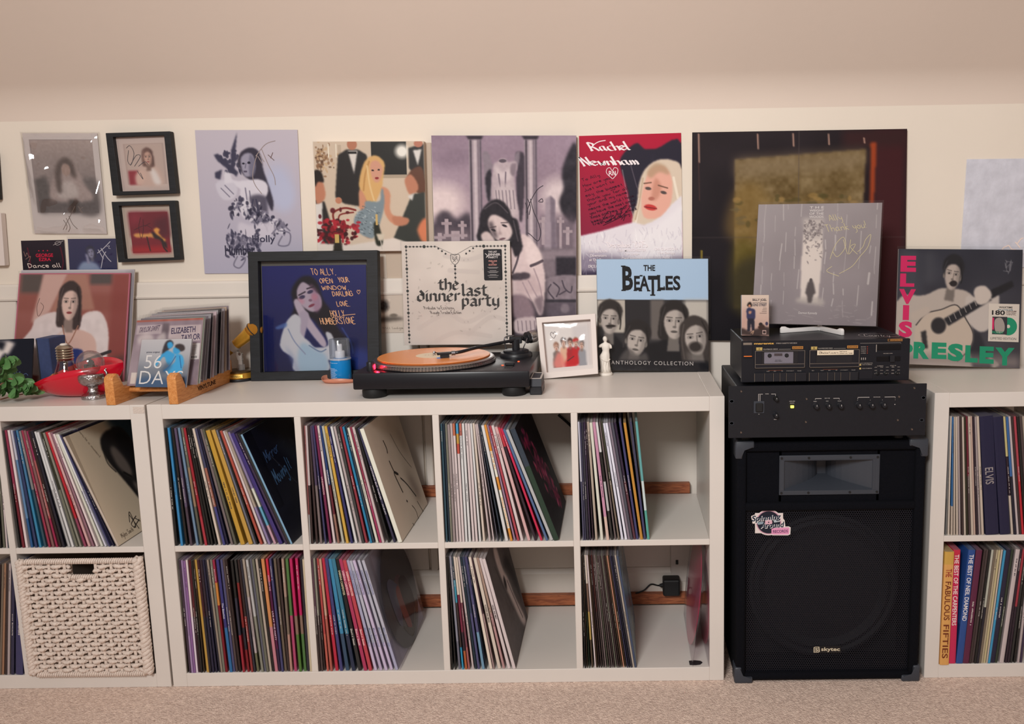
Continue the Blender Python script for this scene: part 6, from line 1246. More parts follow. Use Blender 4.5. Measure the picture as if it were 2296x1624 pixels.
bm = NB(); cyl(bm, cw0+dd*.010, cw0+dd*.020, .0165, seg=28, bev=.001); obj('weight_dial', bm, BLACKP, arm, True, 40); bm = NB(); cyl(bm, cw0+dd*.020, cw0+dd*.042, .018, seg=28, bev=.002); obj('counterweight', bm, mat('satin_steel', (178,176,176), .22, 1), arm, True, 40)
bm = NB(); tube(bm, smoothpts([(AX+.02, AY-.02, zt+.018), (AX+.03, AY-.03, zt+.04), (AX+.034, AY-.012, zt+.052)], 5), .0016, 6); obj('arm_rest', bm, mat('grey_metal'), arm, True)
# controls on the deck
bm = NB(); box(bm, TTX1-.070, TTX1-.050, TTY0+.050, TTY0+.125, zt, zt+.0012, .0004); sl2 = obj('pitch_slot', bm, RUB, t); bm = NB(); box(bm, TTX1-.073, TTX1-.047, TTY0+.082, TTY0+.096, zt+.0012, zt+.009, .002); obj('pitch_slider', bm, BLACKP, sl2)
for i, (dx, dy) in enumerate(((-.082, .09), (-.046, .150))):
    bm = NB(); box(bm, TTX1+dx, TTX1+dx+.005, TTY0+dy, TTY0+dy+.004, zt+.0002, zt+.0016); obj('indicator_light', bm, mat('orange_led', (255,90,40), .4, emit=(255,70,30), estr=3), t)
pn = Panel((TTX0+.02, TTY0+.05, zt+.0001), (TTX1-.01, TTY0+.05, zt+.0001), (TTX1-.01, TTY0+.004, zt+.0001), (TTX0+.02, TTY0+.004, zt+.0001)); k = Ink(pn, .0003)
k.rect(47, 50, 50, 70, (190,180,176)); k.text('DIRECT DRIVE TURNTABLE SYSTEM', 60, 54, 74, 66, (150,142,142), 0)
for i in range(9): k.rect(82+i*.4, 20, 82.12+i*.4, 46, (150,142,142))
k.done(t, 'panel_print')
for i, (fx, fz) in enumerate(((TTX0+.05, 0), (TTX1-.07, 0))):
    bm = NB(); box(bm, fx, fx+.03, TTY1-.001, TTY1+.012, zb+.004, zt+.004, .002); obj('lid_hinge', bm, BLACKP, t)
# ---- record brush beside the turntable
c0, c1 = P(1187, 888, .02), P(1215, 888, .02); bx0, bx1 = PZ(1188, 886, ZT).x, PZ(1215, 886, ZT).x; by = PZ(1200, 886, ZT).y
t = thing('record_brush', ((bx0+bx1)/2, by+.045, ZT), 'small black and silver record brush standing right of the turntable', 'brush')
bm = NB(); box(bm, bx0, bx1, by, by+.09, ZT, ZT+.022, .002); obj('brush_base', bm, BLACKP, t)
bm = NB(); pr = [(by, ZT+.022), (by+.09, ZT+.022), (by+.085, ZT+.044), (by+.004, ZT+.042)]; prism(bm, [(bx0+.001, y, z) for y, z in pr], (bx1-bx0-.002, 0, 0)); obj('brush_handle', bm, mat('navy_black_velvet', (24,26,38), .5), t)
bm = NB(); frame_bm(bm, Panel((bx0, by+.084, ZT+.0455), (bx1, by+.084, ZT+.0455), (bx1, by+.002, ZT+.0435), (bx0, by+.002, ZT+.0435)), Panel((bx0+.005, by+.079, ZT+.0455), (bx1-.005, by+.079, ZT+.0455), (bx1-.005, by+.008, ZT+.0436), (bx0+.005, by+.008, ZT+.0436)), .0016); obj('silver_edging', bm, mat('grey_bracket'), t)
# ---- white statuette
c = P(1358, 829, .338); c.z = ZT; t = thing('statuette', (c.x, c.y, ZT), 'small white armless goddess statuette in front of the boxed record set', 'statuette')
PLAS = mat('white_plaster', (232,224,214), .6, bump=.15, bscale=120)
bm = NB(); lathe(bm, [(0, 0), (.0195, 0), (.0205, .002), (.020, .005), (.0185, .0075), (.0, .0085)], 32, Matrix.Translation((c.x, c.y, ZT))); obj('round_base', bm, PLAS, t, True, 40)
sec = [(.000, .0155, .0125, .000, 1.0), (.012, .0145, .012, .000, 1.0), (.026, .0135, .0115, -.001, .9), (.038, .0140, .0115, -.002, .8), (.046, .0150, .0120, -.0025, .55), (.052, .0140, .0112, -.0015, .25), (.058, .0112, .0090, .0005, 0), (.064, .0098, .0080, .0015, 0), (.070, .0112, .0092, .0015, 0), (.076, .0128, .0098, .001, 0), (.081, .0138, .0085, .001, 0), (.0845, .0120, .0070, .001, 0), (.087, .0062, .0055, .0008, 0), (.0895, .0040, .0042, .0006, 0), (.0915, .0044, .0048, .0004, 0), (.0945, .0062, .0068, .0, 0), (.0985, .0068, .0076, -.0004, 0), (.1025, .0056, .0068, -.0006, 0), (.1055, .0030, .0042, -.0006, 0)]
bm = NB(); n = 40; R_ = []
for (z, rx, ry, ox, fold) in sec:
    R_.append([bm.verts.new((c.x+ox+rx*(1+.07*fold*math.sin(a*9+z*140)+.05*fold*math.sin(a*5-z*90))*math.cos(a), c.y+ry*(1+.10*fold*math.sin(a*9+z*140))*math.sin(a)-(.0022*math.exp(-((z-.076)/.004)**2)*max(0, -math.sin(a))*abs(math.cos(a)) if z > .06 else 0), ZT+.0075+z)) for a in np.linspace(0, 2*PI, n, endpoint=False)])
for a_, b_ in zip(R_, R_[1:]):
    for i in range(n): bm.faces.new((a_[i], a_[(i+1) % n], b_[(i+1) % n], b_[i]))
bm.faces.new(R_[0][::-1]); bm.faces.new(R_[-1])
for sg in (-1, 1): tube(bm, [(c.x+sg*.010+.001, c.y, ZT+.0885), (c.x+sg*.0155, c.y-.001, ZT+.084), (c.x+sg*.0165, c.y-.002, ZT+.0775+.004*(sg < 0))], [.0042, .0040, .0034], 10)
bmesh.ops.create_uvsphere(bm, u_segments=12, v_segments=8, radius=.0035, matrix=Matrix.Translation((c.x+.0002, c.y+.0075, ZT+.1065)))
tube(bm, smoothpts([(c.x-.013, c.y-.006, ZT+.05), (c.x-.004, c.y-.0125, ZT+.045), (c.x+.006, c.y-.0125, ZT+.042), (c.x+.013, c.y-.005, ZT+.047)], 4), .0018, 6)
for q in ([(-.006, .045), (-.008, .03), (-.006, .012)], [(.002, .044), (.0, .028), (.003, .010)], [(.008, .043), (.007, .026), (.010, .012)]): tube(bm, [(c.x+x, c.y-.0118, ZT+z) for x, z in q], .0013, 5)
obj('figure', bm, PLAS, t, True)
# ================================================================ loudspeaker
SX0, SX1, SY, SZ = 1.4985, 1.980, -.015, .655
t = thing('loudspeaker', ((SX0+SX1)/2, .16, 0), 'large black loudspeaker cabinet standing on the carpet between the shelf units', 'loudspeaker')
FELT = mat('black_carpet_covering', (11,12,18), .95, noise=.3, nscale=500, bump=.5, bscale=700, spec=.15); PLB = mat('dark_grey_plastic', (56,60,68), .42, bump=.1, bscale=500)
bm = NB(); R0 = .014
for a_ in ((SX0, SX0+.018, .004, SZ), (SX1-.018, SX1, .004, SZ), (SX0+.006, SX1-.006, .004, .022), (SX0+.006, SX1-.006, SZ-.018, SZ)): box(bm, a_[0], a_[1], SY+.022, .36, a_[2], a_[3], .004, 2)
box(bm, SX0+.004, SX1-.004, .34, .358, .008, SZ-.004); obj('cabinet', bm, FELT, t, True, 50)
def SP(x, y): return P(1620+x/2.706, 960+y/2.706, SY)          # crop pixels on the baffle
gx0, gx1 = SX0+.026, SX1-.026; gz0, gz1 = .026, .470; hz0_, hz1_ = .492, SZ-.028
for nm, a_ in (('front_frame', (SX0+.001, gx0, .006, SZ-.002)), ('front_frame', (gx1, SX1-.001, .006, SZ-.002))):
    bm = NB(); box(bm, a_[0], a_[1], SY, SY+.026, a_[2], a_[3], .006, 2); obj(nm, bm, FELT, t, True, 50)
for z0_, z1_ in ((.006, gz0), (gz1, hz0_), (hz1_, SZ-.002)):
    bm = NB(); box(bm, gx0-.004, gx1+.004, SY+.0005, SY+.026, z0_, z1_, .006, 2); obj('front_rail', bm, FELT, t, True, 50)
# horn
h0, h1 = SP(350, 175), SP(957, 408); X0, X1, Z1, Z0 = h0.x, h1.x, h0.z, h1.z; hy = SY+.010
bm = NB(); box(bm, gx0, X0+.006, SY+.014, SY+.02, hz0_, hz1_); box(bm, X1-.006, gx1, SY+.014, SY+.02, hz0_, hz1_); box(bm, X0, X1, SY+.014, SY+.02, hz0_, Z0+.006); box(bm, X0, X1, SY+.014, SY+.02, Z1-.006, hz1_); obj('horn_baffle', bm, FELT, t)
ou = Panel((X0, hy, Z1), (X1, hy, Z1), (X1, hy, Z0), (X0, hy, Z0)); inn = Panel((X0+.013, hy, Z1-.014), (X1-.018, hy, Z1-.014), (X1-.018, hy, Z0+.012), (X0+.013, hy, Z0+.012))
bm = NB(); frame_bm(bm, ou, inn, .004); hf = obj('horn_flange', bm, PLB, t)
bm = NB(); mz = (Z0+Z1)/2; mx = (X0+X1)/2; prev = None
for k_ in range(9):
    u = k_/8; f = (1-u)**1.8; ww, hh = .012+( (X1-X0)/2-.028)*f+.012*(1-f)*0, .020+((Z1-Z0)/2-.032)*f
    cxx = mx*(1-1)+ (X0+.013+X1-.018)/2; ring_ = [bm.verts.new((cxx+sx*(ww+.012*f), hy-.0005+.085*u, mz+sz*(hh+.0*f))) for sx, sz in ((-1, 1), (1, 1), (1, -1), (-1, -1))]
    if prev:
        for i in range(4): bm.faces.new((prev[i], prev[(i+1) % 4], ring_[(i+1) % 4], ring_[i]))
    prev = ring_
bm.faces.new(prev); obj('horn_throat', bm, PLB, hf)
for x in (X0+.006, X0+.075, X1-.075, X1-.006):
    for z in (Z1-.007, Z0+.006):
        bm = NB(); cyl(bm, (x, hy-.0012, z), (x, hy+.001, z), .0032, seg=10); obj('screw', bm, RUB, hf)
# driver behind the grille
wc = SP(640, 900); bm = NB(); box(bm, gx0, gx1, SY+.115, SY+.12, gz0, gz1); obj('driver_baffle', bm, mat('black_baffle', (8,9,13), .8), t)
M = Matrix.Translation((mx, SY+.062, .245)) @ Matrix.Rotation(PI/2, 4, 'X'); bm = NB(); lathe(bm, [(.198, 0), (.198, .010), (.190, .012), (.182, .006), (.172, .010), (.165, .004), (.055, -.035)], 56, M); obj('driver_cone', bm, mat('paper_cone', (12,14,21), .7), t, True, 40)
bm = NB(); lathe(bm, [(.056, -.033), (.045, -.018), (.025, -.008), (0, -.005)], 40, M); obj('dust_cap', bm, mat('paper_cone'), t, True)
# perforated steel grille: real holes, one joined lattice
pitch = .0058; r_o, r_i = pitch/math.sqrt(3), pitch/math.sqrt(3)*.66; V_, F_ = [], []; rows_n = int((gz1-gz0)/(pitch*.866)); cols_n = int((gx1-gx0)/pitch)
for r in range(rows_n):
    for q in range(cols_n):
        cx_ = gx0+pitch*(q+.5+.5*(r % 2)); cz_ = gz0+pitch*.866*(r+.5); b_ = len(V_)
        if cx_ > gx1: continue
        for rr in (r_o, r_i):
            for i in range(6): a_ = PI/6+i*PI/3; V_.append((cx_+rr*math.cos(a_), SY+.012, cz_+rr*math.sin(a_)))
        for i in range(6): F_.append((b_+i, b_+(i+1) % 6, b_+6+(i+1) % 6, b_+6+i))
me = bpy.data.meshes.new('grille_mesh'); me.from_pydata(V_, [], F_); g = link('grille_mesh', me, mat('black_steel_grille', (19,22,33), .42, .2), t); g['kind'] = 'stuff'
# corner protectors
for sx in (0, 1):
    for sz in (0, 1):
        cxx = SX0 if sx == 0 else SX1; s = 1 if sx == 0 else -1; cz_ = SZ if sz else 0; q = -1 if sz else 1
        L_ = .045; o_ = cxx-s*.003; bm = NB(); zc = max(0.0005, cz_-.003*q*-1*-1) if not sz else cz_+.002
        pts_ = [(o_, zc), (cxx+s*L_, zc), (cxx+s*L_, cz_+q*.018), (cxx+s*.016, cz_+q*.018), (cxx+s*.016, cz_+q*L_), (o_, cz_+q*L_)]
        prism(bm, [(x, SY-.004, z) for x, z in pts_], (0, .049, 0)); bmesh.ops.bevel(bm, geom=bm.edges[:], offset=.004, segments=2, profile=.5, affect='EDGES'); obj('corner_protector', bm, PLB, t, True, 50)
# stickers
pn = Panel(SP(176, 500), SP(420, 500), SP(420, 662), SP(176, 662)); pn = Panel(*[p+Vector((0, .0095, 0)) for p in pn.c])
stk = thing('round_sticker', pn.base(), 'pink and white shop sticker on the upper left of the loudspeaker grille', 'sticker')
bm = NB(); k = Ink(pn, .0012); WHT = (222,210,206); k.disc(44, 49, 34, WHT, 40); k.poly('0,26 8,20 60,16 74,14 78,30 84,42 86,70 24,72 20,52 4,54', WHT); k.poly('48,72 56,66 94,64 99,68 98,94 92,98 54,98 48,94', (226,214,212)); k.disc(44, 49, 31.5, (196,150,168), 40); k.disc(44, 49, 29, (34,36,48), 40); k.disc(44, 49, 9, (214,172,186), 24); k.disc(44, 49, 1.6, (34,36,48))
k.poly('14,48 30,46 34,54 18,58', (140,156,168)); k.poly('56,42 70,36 72,46 58,50', (176,186,194))
BL_ = (60,92,112)
for dx, dy, cl in ((1.2, 1.5, (238,232,230)), (0, 0, (30,44,62))):
    k.text('Spinning', 2+dx, 20+dy, 74+dx, 48+dy, cl, .03, .15, rot=-5); k.text('Around', 24+dx, 48+dy, 82+dx, 70+dy, cl, .03, .15, rot=-3)
k.poly('51,74 57,70 93,67.5 96,71 95,92 92,94.5 56,95 51,92', (222,150,186)); k.text('RECORDS', 55, 77, 92, 88, (70,40,80), .02, rot=-2); k.done(stk, 'sticker_print')
bm = NB(); slab(bm, pn.sub(.1, .14, .8, .9), .0008, 0, .001); obj('sticker_sheet', bm, mat('sticker_white', (222,210,206), .5), stk)
pn = Panel(SP(555, 1335), SP(725, 1335), SP(725, 1378), SP(555, 1378)); pn = Panel(*[p+Vector((0, .011, 0)) for p in pn.c]); bm = NB(); slab(bm, pn, .001, 0); bg_ = obj('badge_plate', bm, mat('badge_black', (16,16,20), .4), t); k = Ink(pn, .0006); GL_ = (206,194,170)
k.poly('2,20 8,10 22,10 24,80 18,92 2,92', GL_); k.poly('5,26 9,18 19,18 20,78 16,84 5,84', (16,16,20)); k.text('S', 7, 28, 18, 76, GL_, .03); k.text('skytec', 29, 18, 96, 86, GL_, .02); k.done(t, 'badge_lettering')
# ================================================================ rack amplifier
AY0 = -.05; A0 = P(1634, 867, AY0); A1 = P(2074, 984, AY0); AX0, AX1, AZ1, AZ0 = A0.x, A1.x, .8045, .6735
t = thing('rack_amplifier', ((AX0+AX1)/2, .12, SZ), 'black rack amplifier with small knobs on top of the loudspeaker', 'amplifier'); AMB = mat('amp_black_enamel', (15,17,25), .45, noise=.1, nscale=160, bump=.06, bscale=600)
bm = NB(); box(bm, AX0+.022, AX1-.022, AY0+.004, .30, AZ0+.004, AZ1-.004, .002); obj('chassis', bm, AMB, t)
bm = NB(); box(bm, AX0, AX1, AY0, AY0+.004, AZ0, AZ1, .0008); obj('front_panel', bm, AMB, t)
for fx in (AX0+.05, AX1-.05):
    for fy in (.01, .26): bm = NB(); cyl(bm, (fx, fy, SZ+.0002), (fx, fy, AZ0+.004), .014, .012, 16); obj('foot', bm, RUB, t)
AP = Panel((AX0, AY0, AZ1), (AX1, AY0, AZ1), (AX1, AY0, AZ0), (AX0, AY0, AZ0))
def AU(x, y): return ((x-165)/1975*100, (y-1015)/535*100)
def au(x, y, off=0): u, v = AU(x, y); return AP.pt(u/100, v/100, off)
SCR = mat('nickel_screw', (150,142,136), .3, 1)
for x, y in ((290, 1068), (2015, 1060), (290, 1492), (2005, 1485), (943, 1155), (940, 1393), (1866, 1147), (1860, 1387)):
    bm = NB(); p = au(x, y); cyl(bm, p, p+Vector((0, -.0018, 0)), .0032, .0022, 12); obj('screw', bm, SCR, t, True, 30)
for x, y in ((195, 1168), (2110, 1160), (195, 1395), (2100, 1390)):
    bm = NB(); p = au(x, y); M = Matrix.Translation(p) @ Matrix.Rotation(PI/2, 4, 'X') @ Matrix.Scale(1.35, 4, (1, 0, 0)); lathe(bm, [(.0033, 0), (.0033, .0006), (.0042, .0006), (.0042, 0)], 16, M); obj('rack_slot', bm, PLB, t)
KN = mat('black_knob', (30,31,36), .3)
for x, y, r_ in ((1035, 1228, .0072), (1158, 1228, .0072), (1278, 1228, .0072), (1462, 1228, .0072), (1588, 1228, .0072), (1708, 1225, .0072), (634, 1315, .0062), (634, 1145, .0055)):
    bm = NB(); p = au(x, y); M = Matrix.Translation(p) @ Matrix.Rotation(PI/2, 4, 'X'); lathe(bm, [(r_*1.15, 0), (r_*1.15, .002), (r_, .003), (r_*.86, .014), (r_*.7, .0155), (0, .0155)], 20, M); kn = obj('knob', bm, KN if y != 1145 else RUB, t, True, 40)
    bm = NB(); box(bm, p.x-.0005, p.x+.0005, p.y-.0162, p.y-.0154, p.z+.001, p.z+r_*.75); obj('pointer', bm, mat('white_mark', (190,186,184), .5), kn)
bm = NB(); p0, p1 = au(415, 1170), au(522, 1295); box(bm, p0.x, p1.x, AY0-.003, AY0, p1.z, p0.z, .001); sw = obj('power_switch', bm, PLB, t); bm = NB(); box(bm, p0.x+.004, p1.x-.004, AY0-.008, AY0-.003, p1.z+.004, p0.z-.004, .002); obj('rocker', bm, RUB, sw)
p = au(800, 1232); bm = NB(); box(bm, p.x-.004, p.x+.004, AY0-.003, AY0, p.z-.0032, p.z+.0032, .001, 2); obj('indicator_lamp', bm, mat('yellow_green_lamp', (240,230,80), .4, emit=(240,225,60), estr=5), t)
k = Ink(AP, .0003); TX = (196,188,184)
def at(s, x, y, w, h=12):
    u, v = AU(x, y); k.text(s, u-w/39.5, v-h/10.7, u+w/39.5, v+h/10.7, TX, .02)
at('POWER', 548, 1097, 34, 7); at('ON', 468, 1305, 13, 6); at('RESET', 634, 1362, 30, 6); at('LOCAL-GEN.', 800, 1176, 57, 7); at('REM-MCR', 800, 1196, 44, 6); at('DISC-TAPE', 1150, 1151, 52, 6); at('TREBLE', 1028, 1182, 34, 6); at('BASS', 1150, 1180, 24, 6); at('VOLUME', 1272, 1181, 37, 6); at('MICROPHONES', 1645, 1146, 68, 6)
for s, x in (('1', 1452), ('2', 1580), ('3', 1700), ('4', 1828)): at(s, x, 1177, 3 if s == '1' else 5, 6)
def ln(*q): k.pen([AU(q[i], q[i+1]) for i in range(0, len(q), 2)], .22, TX, False)
ln(505, 1099, 462, 1099, 462, 1170); ln(478, 1104, 478, 1170); ln(590, 1099, 632, 1099, 632, 1125); ln(1092, 1153, 1030, 1153, 1030, 1165); ln(1210, 1153, 1270, 1153, 1270, 1165); ln(1570, 1147, 1455, 1147, 1455, 1165); ln(1722, 1147, 1827, 1147, 1827, 1160); k.disc(*AU(1826, 1225), .25, TX, 8); k.done(t, 'panel_lettering')
# ================================================================ cassette deck
DY = -.03; DX0, DX1 = P(1663, 810, DY).x, P(2040, 810, DY).x; DZ1, DZ0 = P(1850, 763, DY).z, AZ1+.006; DB_ = .235
t = thing('cassette_deck', ((DX0+DX1)/2, .1, AZ1), 'black twin cassette deck with gold print standing on the amplifier', 'cassette deck'); DKB = mat('deck_black', (17,19,27), .38, noise=.08, nscale=140)
bm = NB(); box(bm, DX0+.004, DX1-.004, DY+.012, DB_, DZ0, DZ1, .002); obj('case', bm, DKB, t)
bm = NB(); box(bm, DX0, DX1, DY+.002, DY+.014, DZ0-.001, DZ1+.0005, .001); obj('front_panel', bm, DKB, t)
for fx in (DX0+.04, DX1-.04):
    for fy in (.02, .19): bm = NB(); cyl(bm, (fx, fy, AZ1+.0002-.004+.0042), (fx, fy, DZ0+.001), .012, seg=16); obj('foot', bm, RUB, t)
DP = Panel((DX0, DY+.002, DZ1), (DX1, DY+.002, DZ1), (DX1, DY+.002, DZ0), (DX0, DY+.002, DZ0))
def DU(x, y): return ((x-285)/1700*100, (y-550)/440*100)
def du(x, y, off=0): u, v = DU(x, y); return DP.pt(u/100, v/100, off)
def dbox(name, x0, y0, x1, y1, d0, d1, m, parent=None, bev=.0006):
    a_, b_ = du(x0, y0), du(x1, y1); bm = NB(); box(bm, a_.x, b_.x, DP.c[0].y-d1, DP.c[0].y-d0, b_.z, a_.z, bev); return obj(name, bm, m, parent or t)
SMOK = clear_mat('smoked_window', (226,226,232), .05, .05); EDG = mat('silver_edge', (168,158,148), .3, .8)
for nm, xa_, xb_ in (('tape_door', 415, 922), ('tape_door', 965, 1472)):
    fo = Panel(du(xa_, 655, .006), du(xb_, 655, .006), du(xb_, 840, .006), du(xa_, 840, .006)); fi = Panel(du(xa_+70, 664, .006), du(xb_-70, 664, .006), du(xb_-70, 795, .006), du(xa_+70, 795, .006)); bm = NB(); frame_bm(bm, fo, fi, .006); dr = obj(nm, bm, mat('door_black', (26,27,34), .3), t)
    bm = NB(); slab(bm, fi, .0008, 0, -.0006); obj('door_window', bm, SMOK, dr)
    dbox('door_trim', xa_+3, 795, xb_-3, 799, .0061, .0068, EDG, dr, 0); dbox('door_trim', xa_+3, 652, xb_-3, 656, .0061, .0068, EDG, dr, 0); dbox('door_trim', xa_+2, 834, xb_-3, 838, .0061, .0068, EDG, dr, 0)
    for xx in (xa_+2, xb_-6): dbox('door_trim', xx, 655, xx+4, 838, .0061, .0068, EDG, dr, 0)
for a_ in ((415, 515, 605, 670, 735, 825, 945), (968, 1060, 1152, 1222, 1286, 1376, 1466)):
    for b0_, b1_ in zip(a_, a_[1:]): kk = dbox('transport_key', b0_+2, 892, b1_-4, 984, .0, .008, mat('key_black', (30,31,37), .32), None, .001)
    for b0_ in a_[:-1]: dbox('key_edge', b0_-2, 894, b0_+1, 982, .0, .0082, EDG, None, 0)
dbox('power_button', 302, 600, 392, 725, 0, .003, mat('door_black')); dbox('power_stripe', 305, 704, 388, 714, .003, .0036, mat('orange_stripe', (216,116,44), .5)); dbox('badge_silver', 300, 566, 390, 592, 0, .0012, EDG)
dbox('meter_window', 1650, 606, 1890, 668, 0, .0012, mat('meter_black', (10,10,14), .15)); dbox('level_slot', 1650, 735, 1890, 788, 0, .0010, mat('meter_black')); dbox('level_slider', 1780, 722, 1828, 795, .001, .006, KN); dbox('logo_plate', 1478, 890, 1616, 975, 0, .0014, mat('door_black'))
for x in (1662, 1745, 1858):
    p = du(x, 915); bm = NB(); M = Matrix.Translation(p) @ Matrix.Rotation(PI/2, 4, 'X'); lathe(bm, [(.005, 0), (.005, .0022), (.0036, .0030), (.0032, .0006), (0, .0006)], 18, M); obj('jack_socket', bm, RUB, t, True, 40)
k = Ink(DP, .0005); GD = (206,160,84); GR = (170,160,152)
def dt(s, x0, y0, x1, y1, col=GR, bold=.01): k.text(s, *DU(x0, y0), *DU(x1, y1), col, bold)
dt('marantz', 410, 568, 612, 586, GD, .04); dt('STEREO CASSETTE TAPE DECK', 632, 571, 845, 583); k.rect(*DU(1758, 548), *DU(1906, 574), (150,104,56)); k.rect(*DU(1764, 552), *DU(1784, 570), (40,32,26)); dt('DOLBY B-C NR', 1790, 555, 1898, 568, (60,42,30), .02)
for x, s in ((432, 'PLAYBACK DECK'), (986, 'PLAY/RECORD DECK')):
    k.rect(*DU(x, 618), *DU(x+62, 650), (186,160,96)); dt('A' if x < 900 else 'B', x+24, 624, x+38, 644, (60,44,30), .02); dt(s, x+74, 632, x+220, 646); k.rect(*DU(x+228, 640), *DU(x+350, 643), GR); k.rect(*DU(x+364, 612), *DU(x+474, 642), (176,120,60)); dt('AUTO STOP', x+370, 620, x+468, 636, (50,36,28), .03)
for x in (580, 1130): dt('HARD PERMALLOY HEAD', x, 827, x+176, 833, (150,120,90))
for x, s in ((540, 'PLAY'), (612, 'REW'), (690, 'FF'), (740, 'STOP/EJECT'), (852, 'PAUSE'), (998, 'REC'), (1088, 'PLAY'), (1165, 'REW'), (1240, 'FF'), (1288, 'STOP/EJECT'), (1400, 'PAUSE')): dt(s, x, 872, x+9*len(s)*.85, 880)
k.rect(*DU(555, 866), *DU(700, 867.6), (180,90,50)); k.rect(*DU(1110, 864), *DU(1260, 865.6), (180,90,50))
for i, s in enumerate(('RECORD', 'PULSE', 'DUBBING', 'X-SPEED')): dt(s, 1490, 625+22*i, 1540, 634+22*i); k.rect(*DU(1550, 626+22*i), *DU(1560, 633+22*i), (170,70,50))
for i in range(3): k.rect(*DU(1494+i*20, 744), *DU(1501+i*20, 768), GR)
dt('AUTO TAPE SELECTOR', 1480, 800, 1612, 808); 
for y in (818, 858): k.rect(*DU(1478, y-6), *DU(1496, y+12), (196,170,110)); dt('HIGH DUBBING', 1508, y-2, 1606, y+6)
dt('PEAK LEVEL', 1720, 614, 1790, 622); dt('RECORD LEVEL', 1718, 699, 1812, 707)
for i in range(6): dt('643135'[i], 1706+i*32, 640, 1716+i*32, 654)
for i in range(10): k.rect(*DU(1668+i*22, 738), *DU(1671+i*22, 782), GR)
dt('DUBBING', 1660, 832, 1720, 840); dt('DOLBY NR', 1790, 830, 1850, 838)
for r_ in range(3):
    for q_ in range(5): dt(('OFF', 'ON', 'HIGH', 'B', 'C')[q_], 1632+q_*58, 846+r_*34, 1632+q_*58+26, 853+r_*34)
k.rect(*DU(1642, 606), *DU(1648, 685), GR); k.pen([DU(1480, 590), DU(1890, 590), DU(1890, 600)], .12, GR, False)
k.disc(*DU(1541, 915), 1.0, (196,160,90), 16); k.rect(*DU(1536, 918), *DU(1548, 945), (196,160,90)); dt('TWIN DECK', 1508, 950, 1578, 956, (196,160,90)); dt('SYSTEM', 1520, 960, 1566, 966, (196,160,90)); k.disc(*DU(1014, 915), .35, (200,50,50), 8); k.done(t, 'panel_lettering')
k2 = Ink(DP, .0088); k2.rect(*DU(1042, 655), *DU(1408, 705), (222,206,182))
k2.rect(*DU(1060, 668), *DU(1084, 692), (90,80,74)); k2.rect(*DU(1064, 672), *DU(1080, 688), (222,206,182)); IK = (70,58,52)
k2.hand('Nickle Covers', *DU(1090, 672), *DU(1256, 690), IK, .16, -.2); k2.hand('before', *DU(1272, 664), *DU(1340, 674), IK, .14, -.2); k2.hand('tomorrow tape', *DU(1266, 682), *DU(1398, 692), IK, .14, -.2)
ct = thing('paper_label', du(1225, 705, .009), 'handwritten cream paper label stuck on the right tape door', 'label'); k2.done(ct, 'handwriting'); bm = NB(); slab(bm, Panel(du(1042, 655, .0086), du(1408, 655, .0086), du(1408, 705, .0086), du(1042, 705, .0086)), .0004, 0); obj('paper', bm, PAPER, ct)
# tape in the left door
ta, tb = du(512, 668, -.001), du(806, 792, -.001); t2 = thing('cassette_tape', ((ta.x+tb.x)/2, DP.c[0].y-.001, tb.z), 'white cassette tape inside the left tape door', 'cassette')
bm = NB(); box(bm, ta.x, tb.x, DP.c[0].y-.0040, DP.c[0].y-.0004, tb.z, ta.z, .0006); obj('shell', bm, mat('white_cassette', (206,198,194), .4), t2)
for x in (566, 738):
    bm = NB(); p = du(x, 706); M = Matrix.Translation((p.x, DP.c[0].y-.0040, p.z)) @ Matrix.Rotation(PI/2, 4, 'X'); lathe(bm, [(.0052, 0), (.0052, .0006), (.0022, .0006), (.0022, .0002), (0, .0002)], 18, M); obj('reel_hub', bm, RUB, t2)
tp = Panel((ta.x, DP.c[0].y-.0041, ta.z), (tb.x, DP.c[0].y-.0041, ta.z), (tb.x, DP.c[0].y-.0041, tb.z), (ta.x, DP.c[0].y-.0041, tb.z)); k = Ink(tp, .0003); k.rect(34, 12, 62, 34, (120,104,98)); k.text('BILLY JOEL', 38, 66, 58, 73, (60,54,54), .02); k.text('52ND STREET', 36, 76, 62, 83, (60,54,54), .02); k.done(t2)
# oval sticker on the deck's lid
q = [PZ(x, y, DZ1+.0008) for x, y in ((1920, 747), (2018, 750), (2020, 757), (1926, 757))]; pn = Panel(*q); pn.n = Vector((0, 0, 1)); st = thing('oval_sticker', pn.base(), 'long white lettered sticker on the lid of the cassette deck', 'sticker')
k = Ink(pn, .0003); k.pen([(50+48*math.cos(a), 50+46*math.sin(a)) for a in np.linspace(0, 2*PI, 30)], 1.2, (176,168,168), False); k.hand('Country', 16, 24, 74, 76, (186,180,180), 1.3, 0, smooth=True); k.pen('60,84 96,70', 2.2, (170,120,126), False); k.done(st, 'sticker_print')
